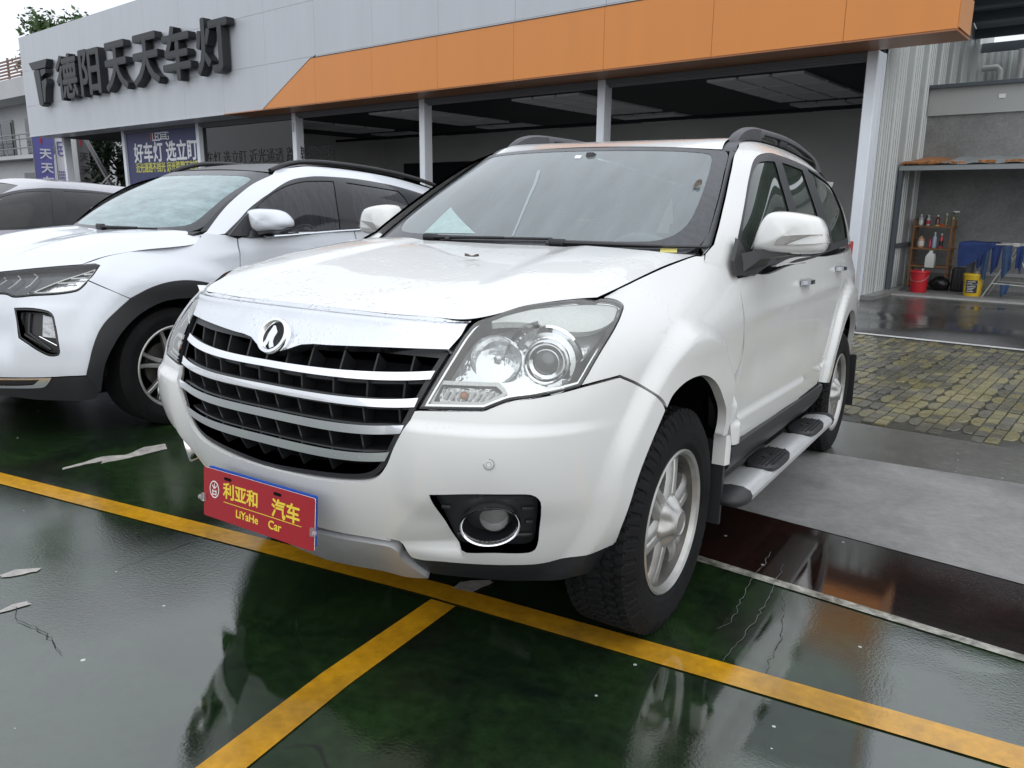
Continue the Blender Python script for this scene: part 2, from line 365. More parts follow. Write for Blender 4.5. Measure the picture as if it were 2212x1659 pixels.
def _wrap_disp(q,uv):
    x,y,z=q.T.copy()
    # wheel-arch flares
    re=np.sqrt(((y+1.36)/.56)**2+((z-.40)/.645)**2)
    d=.030*(1-sstep(.87,.98,re))*sstep(-1.85,-1.79,y)*(z>.1)
    rr=np.sqrt(((y-1.30)/.60)**2+((z-.42)/.66)**2)
    d+=.030*(1-sstep(.87,.98,rr))
    side=sstep(-2.0,-1.8,y)*(1-sstep(1.9,2.2,y))
    # shoulder crease: a soft hollow below it on the doors
    d+=side*.006*np.exp(-((z-(.985+.035*(y+.9)))/.03)**2)*sstep(-1.0,-.6,y)
    d-=side*.010*np.exp(-((z-.80)/.09)**2)*sstep(-.95,-.6,y)*(1-sstep(.4,.75,y))
    # door-bottom moulding
    d+=side*.018*sstep(.60,.622,.622+(.618-z))*(z<.63)*(z>.50)*sstep(-1.0,-.9,y)*(1-sstep(.55,.8,y))
    # bumper shelf line under the lamps
    fr=1-sstep(-1.95,-1.75,y)
    ax=np.abs(x)
    dy=-fr*.014*sstep(.79,.765,z)*0
    dy=-fr*.016*(1-sstep(.775,.80,z))*sstep(.40,.50,ax)*sstep(.5,.6,z)
    return np.stack([x+np.sign(x+1e-9)*d*(1-.0*fr),y+dy,z],1)
WRAP=Net(*_wrap(),disp=_wrap_disp)
# ---------------- bonnet: u = x, v = distance from front edge
def _hood():
    xs=[0,.2,.4,.55,.66,.74,.80]
    fy=[-2.09,-2.085,-2.065,-2.02,-1.93,-1.80,-1.70]; fz=[1.044,1.044,1.044,1.046,1.066,1.086,1.09]
    by=[-1.10,-1.095,-1.075,-1.04,-1.0,-.95,-.92]; bz=[1.222,1.225,1.224,1.220,1.216,1.208,1.196]
    T=[0,.25,.5,.75,1.0]
    rise=[0,.33,.60,.82,1.0]
    rows=[]
    for t,r in zip(T,rise):
        row=[]
        for k,x in enumerate(xs):
            y=fy[k]+(by[k]-fy[k])*t; z=fz[k]+(bz[k]-fz[k])*r
            bulge=[0,0.0,.006,.010,.004,0,0][k]*(4*t*(1-t))
            row.append((x,y,z+bulge))
        rows.append(row)
    rows=[[(-r[1][0],r[1][1],r[1][2])]+r for r in rows]
    return [-xs[1]]+xs,[0,.25,.5,.75,1.0],rows
HOOD=Net(*_hood())
# ---------------- windscreen: u = x-ish, v = 0 base .. 0.8 top
def _ws():
    cols=[(0,(0,-1.135,1.205),(0,-.80,1.435),(0,-.445,1.634)),
          (.25,(.28,-1.12,1.205),(.27,-.79,1.434),(.24,-.44,1.632)),
          (.50,(.55,-1.06,1.204),(.51,-.735,1.428),(.46,-.39,1.628)),
          (.68,(.72,-.98,1.206),(.665,-.66,1.418),(.59,-.325,1.621)),
          (.75,(.772,-.925,1.208),(.717,-.61,1.412),(.635,-.28,1.618))]
    m=lambda p:(-p[0],p[1],p[2])
    cols=[(-.25,)+tuple(m(p) for p in cols[1][1:])]+cols
    return [c[0] for c in cols],[0,.4,.8],[[c[r] for c in cols] for r in (1,2,3)]
WS=Net(*_ws())
# ---------------- greenhouse side
def _gh():
    C=[(-1.0,[(.800,-1.0,1.185),(.772,-.80,1.315),(.70,-.52,1.505),(.64,-.295,1.625),(.575,-.22,1.680)]),
     (-.72,[(.862,-.72,1.14),(.806,-.56,1.33),(.738,-.34,1.505),(.668,-.12,1.635),(.578,-.06,1.705)]),
     (-.2,[(.868,-.2,1.168),(.812,-.12,1.36),(.742,.02,1.53),(.668,.2,1.66),(.575,.25,1.728)]),
     (.4,[(.872,.4,1.198),(.817,.45,1.38),(.747,.53,1.545),(.668,.6,1.666),(.572,.65,1.736)]),
     (1.0,[(.862,1.0,1.23),(.810,1.0,1.40),(.742,1.02,1.55),(.662,1.05,1.656),(.566,1.1,1.728)]),
     (1.5,[(.818,1.5,1.255),(.776,1.48,1.41),(.717,1.46,1.54),(.64,1.46,1.632),(.556,1.5,1.705)]),
     (1.9,[(.745,1.9,1.27),(.705,1.84,1.41),(.655,1.78,1.52),(.60,1.78,1.606),(.53,1.87,1.676)]),
     (2.1,[(.68,2.11,1.272),(.645,2.03,1.405),(.60,1.96,1.51),(.555,1.97,1.59),(.50,2.12,1.655)])]
    return [c[0] for c in C],[0,.2,.38,.52,.64],[[c[1][r] for c in C] for r in range(5)]
GH=Net(*_gh(),sym=False)
# ---------------- roof: u = lateral 0..1, v = y
def _roof():
    ys=[-.44,-.2,.2,.65,1.1,1.5,1.9,2.2]
    cz=[1.638,1.685,1.735,1.758,1.755,1.735,1.70,1.665]
    ex=[.60,.578,.575,.572,.566,.556,.54,.51]; ey=[-.295,-.18,.22,.65,1.1,1.5,1.88,2.13]; ez=[1.624,1.683,1.727,1.738,1.730,1.706,1.676,1.655]
    rows=[]
    for k in range(8):
        row=[]
        for t in (-.3,0,.3,.6,.85,1.0):
            w=abs(t)**2.2
            row.append((ex[k]*t,ys[k]+(ey[k]-ys[k])*t*t,cz[k]+(ez[k]-cz[k])*w))
        rows.append(row)
    return [-.3,0,.3,.6,.85,1.0],ys,rows
ROOF=Net(*_roof())
SURFS=dict(WRAP=WRAP,HOOD=HOOD,WS=WS,GH=GH,ROOF=ROOF)
# ---------------- second white suv (beside), body half-width measured from its own centre plane
XC2=-3.53
def _n2(cols,knots_u,knots_v):
    """cols: per column list of (a,y,z); prepends the mirrored second column"""
    P=[[(XC2+a,y,z) for a,y,z in c] for c in cols]
    return knots_u,knots_v,[[c[r] for c in P] for r in range(len(P[0]))]
def _wrap2():
    Zs=[.22,.40,.62,.80,.93]
    tab={.22:[(0,-1.58),(.4,-1.54),(.62,-1.44),(.78,-1.29),(.86,-1.12),(.90,-.95),(.90,-.7)],
         .40:[(0,-1.66),(.4,-1.61),(.65,-1.50),(.82,-1.33),(.905,-1.14),(.93,-.95),(.935,-.7)],
         .62:[(0,-1.66),(.4,-1.60),(.65,-1.48),(.82,-1.30),(.905,-1.12),(.93,-.95),(.935,-.7)],
         .80:[(0,-1.62),(.4,-1.55),(.63,-1.43),(.80,-1.27),(.885,-1.10),(.92,-.93),(.93,-.7)],
         .93:[(0,-1.56),(.4,-1.49),(.60,-1.38),(.765,-1.22),(.86,-1.07),(.90,-.92),(.915,-.7)]}
    top=[(0,-1.51,.985),(.39,-1.44,.985),(.57,-1.33,.988),(.70,-1.17,1.0),(.755,-1.02,1.035),(.775,-.88,1.058),(.785,-.68,1.085)]
    ys=[-.2,.5,1.3,2.0,2.55]; sx={.22:.90,.40:.935,.62:.935,.80:.935,.93:.93}; tp=[0,.004,.0,-.02,-.07]
    tops=[(.905,-.2,1.165),(.91,.5,1.20),(.905,1.3,1.25),(.885,2.0,1.29),(.83,2.55,1.30)]
    rows=[]
    for z in Zs:
        r=[(XC2+a,y,z) for a,y in tab[z]]+[(XC2+sx[z]+t,y,z) for y,t in zip(ys,tp)]+[(XC2+.66,2.86,z),(XC2,2.93,z)]
        rows.append(r)
    rows.append([(XC2+a,y,z) for a,y,z in top+tops+[(.62,2.82,1.3),(0,2.9,1.3)]])
    rows=[[(2*XC2-r[1][0],r[1][1],r[1][2])]+r for r in rows]
    ref=rows[2]; U=[0]
    for p,q in zip(ref,ref[1:]): U.append(U[-1]+((p[0]-q[0])**2+(p[1]-q[1])**2)**.5)
    U=[t-U[1] for t in U]
    return U,Zs+[1.06],rows
def _wrap2_disp(q,uv):
    x,y,z=q.T.copy(); a=x-XC2
    re=np.sqrt(((y+.70)/.66)**2+((z-.36)/.70)**2)
    d=.022*(1-sstep(.86,1.0,re))*sstep(-1.45,-1.25,y)
    d+=.010*np.exp(-((z-(1.06+.02*y))/.035)**2)*sstep(-.9,-.3,y)
    d-=.018*np.exp(-((z-.90)/.05)**2)*sstep(-.35,.1,y)
    fr=1-sstep(-1.35,-1.15,y)
    dy=-fr*.02*(1-sstep(.74,.80,z))*sstep(.45,.6,z)*sstep(.55,.75,a)
    return np.stack([x+np.sign(a+1e-9)*d,y+dy,z],1)
WRAP2=Net(*_wrap2(),disp=_wrap2_disp,xc=XC2)
def _hood2():
    aa=[0,.3,.55,.72,.86]; f=[(-1.57,.925),(-1.53,.93),(-1.41,.950),(-1.20,.982),(-.97,1.005)]; b=[(-.60,1.172),(-.58,1.178),(-.51,1.178),(-.42,1.172),(-.32,1.115)]
    rows=[]
    for t,r in ((0,0),(.3,.42),(.65,.78),(1,1)):
        rows.append([(XC2+a,fy+(by-fy)*t,fz+(bz-fz)*r+(.016 if .25<a<.6 else 0)*4*t*(1-t)) for a,(fy,fz),(by,bz) in zip(aa,f,b)])
    rows=[[(2*XC2-r[1][0],r[1][1],r[1][2])]+r for r in rows]
    return [-.3]+aa,[0,.3,.65,1.0],rows
HOOD2=Net(*_hood2(),xc=XC2)
def _ws2():
    C=[(0,(0,-.60,1.155),(0,-.18,1.42),(0,.26,1.628)),(.35,(.39,-.57,1.158),(.365,-.165,1.418),(.33,.27,1.625)),(.60,(.65,-.48,1.165),(.60,-.125,1.41),(.535,.30,1.615)),(.72,(.77,-.385,1.175),(.705,-.085,1.40),(.625,.355,1.602))]
    P=[(-.35,)+tuple((-p[0],p[1],p[2]) for p in C[1][1:])]+C
    return [c[0] for c in P],[0,.45,.9],[[(XC2+c[r][0],c[r][1],c[r][2]) for c in P] for r in (1,2,3)]
WS2=Net(*_ws2(),xc=XC2)
def _gh2():
    C=[(-.42,[(.785,-.40,1.17),(.735,-.17,1.38),(.68,.09,1.53),(.625,.34,1.608),(.54,.42,1.652)]),
       (-.2,[(.905,-.2,1.165),(.85,-.04,1.335),(.775,.15,1.49),(.69,.42,1.598),(.58,.5,1.668)]),
       (.4,[(.91,.4,1.195),(.86,.47,1.39),(.785,.55,1.53),(.70,.65,1.625),(.585,.72,1.698)]),
       (1.1,[(.908,1.1,1.24),(.86,1.1,1.41),(.79,1.12,1.54),(.70,1.15,1.628),(.58,1.2,1.703)]),
       (1.8,[(.892,1.8,1.28),(.848,1.75,1.42),(.78,1.72,1.53),(.69,1.72,1.598),(.57,1.75,1.676)]),
       (2.4,[(.845,2.4,1.30),(.80,2.3,1.42),(.735,2.22,1.50),(.66,2.2,1.55),(.54,2.25,1.62)])]
    return [c[0] for c in C],[0,.21,.37,.50,.62],[[(XC2+c[1][r][0],c[1][r][1],c[1][r][2]) for c in C] for r in range(5)]
GH2=Net(*_gh2(),sym=False,xc=XC2)
def _roof2():
    ys=[.26,.6,1.1,1.8,2.4,2.75]; cz=[1.632,1.70,1.728,1.705,1.63,1.56]
    ex=[.60,.585,.585,.575,.545,.5]; ey=[.34,.62,1.12,1.78,2.3,2.6]; ez=[1.612,1.68,1.705,1.68,1.61,1.55]
    rows=[[(XC2+ex[k]*t,ys[k]+(ey[k]-ys[k])*t*t,cz[k]+(ez[k]-cz[k])*abs(t)**2.2) for t in (-.35,0,.35,.7,1.0)] for k in range(6)]
    return [-.35,0,.35,.7,1.0],ys,rows
ROOF2=Net(*_roof2(),xc=XC2)
# ---------------- grey saloon at the far side
XC3=-6.2
def _gh3():
    C=[(-1.0,[(.72,-1.0,1.02),(.66,-.72,1.18),(.60,-.40,1.34),(.53,-.12,1.455),(.42,-.02,1.50)]),
       (-.5,[(.80,-.5,1.05),(.77,-.35,1.19),(.70,-.15,1.36),(.60,.05,1.475),(.45,.12,1.535)]),
       (.2,[(.82,.2,1.08),(.78,.22,1.22),(.71,.26,1.38),(.61,.3,1.49),(.45,.35,1.56)]),
       (.9,[(.82,.9,1.11),(.78,.9,1.24),(.71,.9,1.38),(.60,.92,1.478),(.44,.95,1.55)]),
       (1.6,[(.80,1.6,1.14),(.74,1.5,1.25),(.66,1.42,1.36),(.55,1.4,1.44),(.40,1.45,1.495)]),
       (2.1,[(.74,2.1,1.15),(.66,1.95,1.23),(.57,1.85,1.31),(.47,1.82,1.37),(.34,1.85,1.41)])]
    return [c[0] for c in C],[0,.16,.32,.44,.58],[[(XC3+c[1][r][0],c[1][r][1],c[1][r][2]) for c in C] for r in range(5)]
GH3=Net(*_gh3(),sym=False,xc=XC3)
SURFS2=dict(WRAP2=WRAP2,HOOD2=HOOD2,WS2=WS2,GH2=GH2,ROOF2=ROOF2,GH3=GH3)
# panel outlines in surface coordinates (metres along each surface); third number 1 = sharp corner
T1={
'headlight':[(0.487,0.829,1),(0.5079,0.8906,0),(0.5276,0.9545,0),(0.5446,1.0179,0),(0.5666,1.0843,0),(0.6153,1.1359,0),(0.6941,1.1484,0),(0.7943,1.1312,0),(0.958,1.1119,0),(1.0431,1.1014,0),(1.0932,1.0888,0),(1.1082,1.08,0),(1.0745,1.0612,0),(1.0102,1.0226,0),(0.9611,0.9842,0),(0.9287,0.9471,0),(0.9083,0.9146,0),(0.8943,0.8911,1),(0.8326,0.8809,0),(0.7697,0.8711,0),(0.7066,0.8625,0),(0.6776,0.8513,0),(0.649,0.838,1),(0.5772,0.8342,0),(0.5288,0.8313,0)],
'bumper':[(0.1824,0.599,0),(0.2633,0.6051,0),(0.338,0.616,0),(0.3823,0.6356,0),(0.4116,0.6711,0),(0.4344,0.7266,0),(0.4641,0.7892,0),(0.4763,0.8241,1),(0.4876,0.8263,1),(0.5778,0.8319,0),(0.6496,0.8357,1),(0.6782,0.8491,0),(0.7072,0.8603,0),(0.7704,0.8689,0),(0.8332,0.8787,0),(0.8949,0.8888,0),(0.959,0.8959,0),(1.043,0.9027,1),(1.1408,0.8698,0),(1.1838,0.8416,0),(1.2258,0.8138,0),(1.2452,0.7924,1),(1.2454,0.7905,1),(1.1812,0.7138,0),(1.1167,0.6141,0),(1.0783,0.5241,0),(1.0655,0.4681,0),(1.066,0.4,1),(1.0093,0.394,0),(0.911,0.381,0),(0.8075,0.3676,0),(0.7051,0.369,0),(0.6191,0.3701,0),(0.5296,0.3712,0),(0.4242,0.3715,0),(0.4119,0.4052,1),(0.3995,0.4275,0),(0.3682,0.4363,0),(0.3801,0.4286,0),(0.3059,0.4279,0),(0.2256,0.4243,0),(0.141,0.4232,0)],
'fog':[(0.5381,0.6079,1),(0.653,0.6205,0),(0.7721,0.6195,0),(0.7973,0.611,0),(0.808,0.5923,0),(0.8025,0.5654,0),(0.7865,0.5082,0),(0.7846,0.4519,0),(0.779,0.4289,0),(0.7603,0.4196,0),(0.6653,0.4215,0),(0.5836,0.4194,0),(0.5721,0.4336,0),(0.5477,0.5189,0)],
'valance':[(1.067,0.3978,1),(1.0101,0.3918,0),(0.9106,0.3793,0),(0.8074,0.3654,0),(0.7048,0.3669,0),(0.6187,0.3679,0),(0.5289,0.369,0),(0.4171,0.3681,1),(0.4246,0.3323,0),(0.4472,0.2976,1),(0.5914,0.2923,0),(0.7031,0.2787,0),(0.7763,0.2803,0),(0.8887,0.2899,0),(1.0233,0.2888,0),(1.0481,0.3139,1),(1.065,0.3586,0)],
'skid':[(0.1374,0.4181,1),(0.2228,0.4194,0),(0.3037,0.4232,0),(0.3777,0.4221,0),(0.396,0.4041,0),(0.3939,0.381,1),(0.4147,0.3436,0),(0.4413,0.2973,1),(0.3524,0.2849,0),(0.275,0.2945,0),(0.1373,0.2789,0),(-0.0297,0.2545,1)],
'fender':[(0.9721,1.1115,1),(1.1092,1.1205,0),(1.2734,1.1221,0),(1.425,1.1213,0),(1.5557,1.1214,0),(1.6805,1.1233,0),(1.7918,1.129,1),(1.8263,1.1287,1),(1.8888,1.1424,0),(1.9396,1.1643,1),(1.9949,1.1587,0),(2.0492,1.1474,1),(2.0322,1.1033,1),(2.0233,1.0714,0),(2.0118,1.0357,0),(2.0012,0.9762,0),(2.0173,0.9395,0),(2.0246,0.8845,0),(2.0099,0.8278,0),(1.8681,0.7349,0),(1.8703,0.6417,0),(1.8662,0.5926,1),(1.8116,0.5964,1),(1.8175,0.6404,0),(1.7997,0.6897,0),(1.7515,0.7374,0),(1.6748,0.7976,0),(1.5879,0.8355,0),(1.497,0.8534,0),(1.3804,0.8508,0),(1.2912,0.8266,0),(1.2539,0.7952,1),(1.2352,0.8169,0),(1.1848,0.8458,0),(1.1414,0.874,0),(1.0422,0.9068,1),(0.9581,0.8998,0),(0.896,0.8925,1),(0.9106,0.9145,0),(0.9311,0.947,0),(0.9638,0.9841,0),(1.0134,1.0225,0),(1.0784,1.0609,0),(1.1126,1.0796,0),(1.0974,1.0902,0),(1.0448,1.103,0)],
'front_door':[(2.0221,1.093,1),(2.1361,1.1145,0),(2.1762,1.1276,0),(5.6793,1.0295,0),(2.4774,1.1383,0),(2.8126,1.1121,0),(3.0572,1.1106,1),(3.0786,1.1006,1),(3.1273,1.0365,0),(3.1555,0.968,0),(3.1781,0.8708,0),(3.1581,0.7433,0),(3.0556,0.625,0),(3.0118,0.5282,1),(2.6915,0.5302,0),(2.3303,0.5221,0),(1.9162,0.5416,1),(1.895,0.5826,0),(1.8818,0.625,0),(2.0174,0.7889,0),(2.0446,0.8692,0),(2.0208,0.948,0),(2.0132,1.0299,0)],
'sill_line':[(1.8781,0.6239,0),(2.3752,0.6188,0),(3.0311,0.6246,0),(3.4532,0.6556,0)],
'dlo':[(-0.8231,-0.0262,1),(-0.8467,0.0444,0),(-0.8554,0.1437,0),(-0.8395,0.2185,0),(-0.8179,0.298,0),(-0.8057,0.3866,0),(-0.7968,0.4428,0),(-0.7627,0.4782,0),(-0.6717,0.5047,0),(-0.5336,0.516,0),(-0.3116,0.5191,0),(-0.1522,0.5129,0),(0.1771,0.5067,0),(0.564,0.5007,0),(0.9261,0.4962,0),(1.4106,0.5164,0),(1.5085,0.4665,1),(1.5127,0.4156,0),(1.5087,0.3346,0),(1.4694,0.2232,0),(1.4552,0.1194,0),(1.4077,0.0336,0),(1.3498,0.0006,1),(0.8589,0.0058,0),(0.4889,0.0019,0),(0.2907,-0.0086,0),(-0.0509,-0.0095,0),(-0.3788,0.0175,0),(-0.5822,0.024,0),(-0.692,0.0089,0),(-0.7284,-0.003,1)],
'glass1':[(-0.8173,0.0879,1),(-0.8221,0.1509,0),(-0.8121,0.2249,0),(-0.783,0.3323,0),(-0.7695,0.4006,0),(-0.74,0.4362,0),(-0.6858,0.461,0),(-0.5946,0.4701,0),(-0.4326,0.4716,0),(-0.3032,0.47,1),(-0.2324,0.4257,0),(-0.1291,0.3335,0),(-0.0693,0.2241,0),(0.0102,0.1102,0),(0.0587,0.017,1),(-0.3731,0.0381,0),(-0.6358,0.0492,0),(-0.7379,0.0452,1)],
'glass2':[(-0.093,0.4687,1),(0.1667,0.4634,0),(0.4216,0.4568,1),(0.4153,0.3896,0),(0.4551,0.2909,0),(0.5059,0.1862,0),(0.5578,0.0751,0),(0.5972,0.0177,1),(0.3351,0.0078,0),(0.2442,0.0076,1),(0.1657,0.1105,0),(0.0778,0.2241,0),(-0.0011,0.3628,0)],
'glass3':[(0.6288,0.4816,1),(0.8433,0.4721,0),(1.0794,0.4595,0),(1.4896,0.4516,1),(1.3765,0.3374,0),(1.4078,0.2011,0),(1.3772,0.0878,0),(1.3556,0.0525,1),(1.038,0.0488,0),(0.7691,0.0466,1),(0.736,0.1409,0),(0.6979,0.2526,0),(0.6527,0.3689,0)],
'ws_edge':[(0.6892,0.7972,0),(0.6845,0.7126,0),(0.6967,0.4651,0),(0.7001,0.2807,0),(0.701,0.1556,0),(0.6792,0.0418,0),(0.6368,0.0049,0),(0.6059,-0.0013,0)],
'trim_out':[(0.7398,0.793,0),(0.7374,0.6115,0),(0.7386,0.4511,0),(0.7422,0.2899,0),(0.747,0.15,0),(0.75,0.0661,0),(0.7193,-0.0042,0)],
'pillar':[(-0.9004,0.5911,1),(-1.0309,0.4926,0),(-1.0241,0.3907,0),(-1.0251,0.3165,0),(-1.037,0.2428,0),(-1.0388,0.1647,0),(-1.0296,0.1037,1)],
'bar1':[(-0.0835,0.9101,0),(0.0547,0.9,0),(0.168,0.9009,0),(0.3113,0.9056,0),(0.4175,0.9111,0),(0.5001,0.9168,1),(0.4951,0.8979,1),(0.4245,0.8933,0),(0.3186,0.8881,0),(0.1762,0.8841,0),(0.0636,0.8848,0),(-0.0704,0.8932,0)],
'bar2':[(-0.0506,0.8486,0),(0.078,0.8395,0),(0.2381,0.8397,0),(0.3742,0.8449,0),(0.478,0.8535,1),(0.4728,0.8313,1),(0.3778,0.8242,0),(0.2402,0.821,0),(0.0801,0.8201,0),(-0.0471,0.8292,0)],
'bar3':[(-0.0472,0.7759,0),(0.0794,0.768,0),(0.1905,0.7662,0),(0.3376,0.7721,0),(0.4557,0.7844,1),(0.4484,0.7603,1),(0.3389,0.7485,0),(0.1902,0.7425,0),(0.0782,0.7449,0),(-0.0493,0.7521,0)],
'bar4':[(-0.1292,0.7034,0),(-0.0558,0.6975,0),(0.0749,0.6898,0),(0.1896,0.6887,0),(0.3172,0.6956,0),(0.4195,0.7062,1),(0.407,0.6806,1),(0.3173,0.6712,0),(0.1888,0.665,0),(0.0726,0.6664,0),(-0.0605,0.6711,0),(-0.1345,0.6789,0)],
'grille':[(0.5199,0.9634,1),(0.5037,0.9129,0),(0.4882,0.8619,0),(0.4759,0.826,0),(0.463,0.7909,0),(0.4343,0.7287,0),(0.4116,0.6733,0),(0.3825,0.6379,0),(0.3383,0.6184,0),(0.2636,0.6075,0),(0.1538,0.6002,0),(0.0238,0.593,0)],
'chrome':[(-0.0805,1.1207,0),(0.0212,1.1162,0),(0.1746,1.1131,0),(0.3112,1.1097,0),(0.4424,1.1197,0),(0.5558,1.1038,1),(0.5495,1.0562,0),(0.5382,1.004,0),(0.5194,0.9626,1),(0.3291,0.9557,0),(0.1873,0.9487,0),(0.1133,0.945,0),(0.1017,0.9384,0)],
'emblem':[(0.0252,0.9675,0)],
'sensor':[(0.6868,0.7069,0)],
'foglamp':[(0.6604,0.517,0)],
'projector':[(0.7792,0.9658,0)],
'bowl':[(0.6345,0.9702,0)],
'turn':[(0.5188,0.9001,1),(0.6642,0.9039,1),(0.6946,0.8811,0),(0.6493,0.8519,1),(0.5056,0.8422,1)],
'nozzle':[(0.2315,0.997,0)],
'hood':[(-0.0744,0.0023,0),(0.0294,-0.0026,0),(0.1814,-0.0049,0),(0.3183,-0.0075,0),(0.4384,-0.0016,0),(0.5219,-0.001,0),(0.5731,0.0315,0),(0.6128,0.0915,0),(0.6692,0.1043,0),(0.7389,0.0821,1),(0.744,0.1926,0),(0.7447,0.3175,0),(0.7422,0.467,0),(0.7384,0.6288,0),(0.7371,0.8037,0),(0.7355,0.9697,1)],
'hood_back':[(0.7363,0.9706,0),(0.641,0.8868,0),(0.4764,0.9056,0),(0.2662,0.9348,0),(0.1135,0.9453,0)],
'roof_front':[(-0.1148,-0.4144,0),(0.0231,-0.4154,0),(0.2764,-0.4141,0),(0.5072,-0.406,0),(0.732,-0.4163,0),(0.9665,-0.4156,0)],
'handle1':[(2.9386,1.0448,0)],
'handle2':[(3.7328,1.0584,0)],
'keyhole':[(3.0547,0.954,0)],
'rarch':[(3.6474,0.5689,0),(3.6612,0.6288,0),(3.6808,0.6874,0),(3.735,0.781,0),(3.8128,0.8565,0),(3.9619,0.8838,0)],
'rail':[(0.9904,-0.2248,0),(0.8515,0.2895,0)],
'sticker':[(0.5708,0.0456,1),(0.6258,0.0492,1),(0.6308,0.0116,1),(0.5753,0.0087,1)],
'wmark':[(-0.003,0.7243,1),(0.0297,0.7228,1),(0.0368,0.6888,1),(0.0063,0.6901,1)],
'streak':[(-0.1016,0.5769,0),(-0.0562,0.4566,0),(-0.0247,0.3374,0),(0.0097,0.197,0),(0.0389,0.0694,0)],
'leafws':[(0.6169,0.4724,0)],
'leafhood':[(0.1569,0.5876,0)],
'paper':[(-0.3725,0.2616,1),(-0.1194,0.0751,1),(-0.3808,0.0681,1)],
'mirrorstem':[(0.07,0.7347,0),(0.0809,0.6431,0)],
'fac':[(0.5319,0.6072,0),(0.3806,0.4447,0),(0.4119,0.4052,0),(0.5751,0.4187,0)],
}
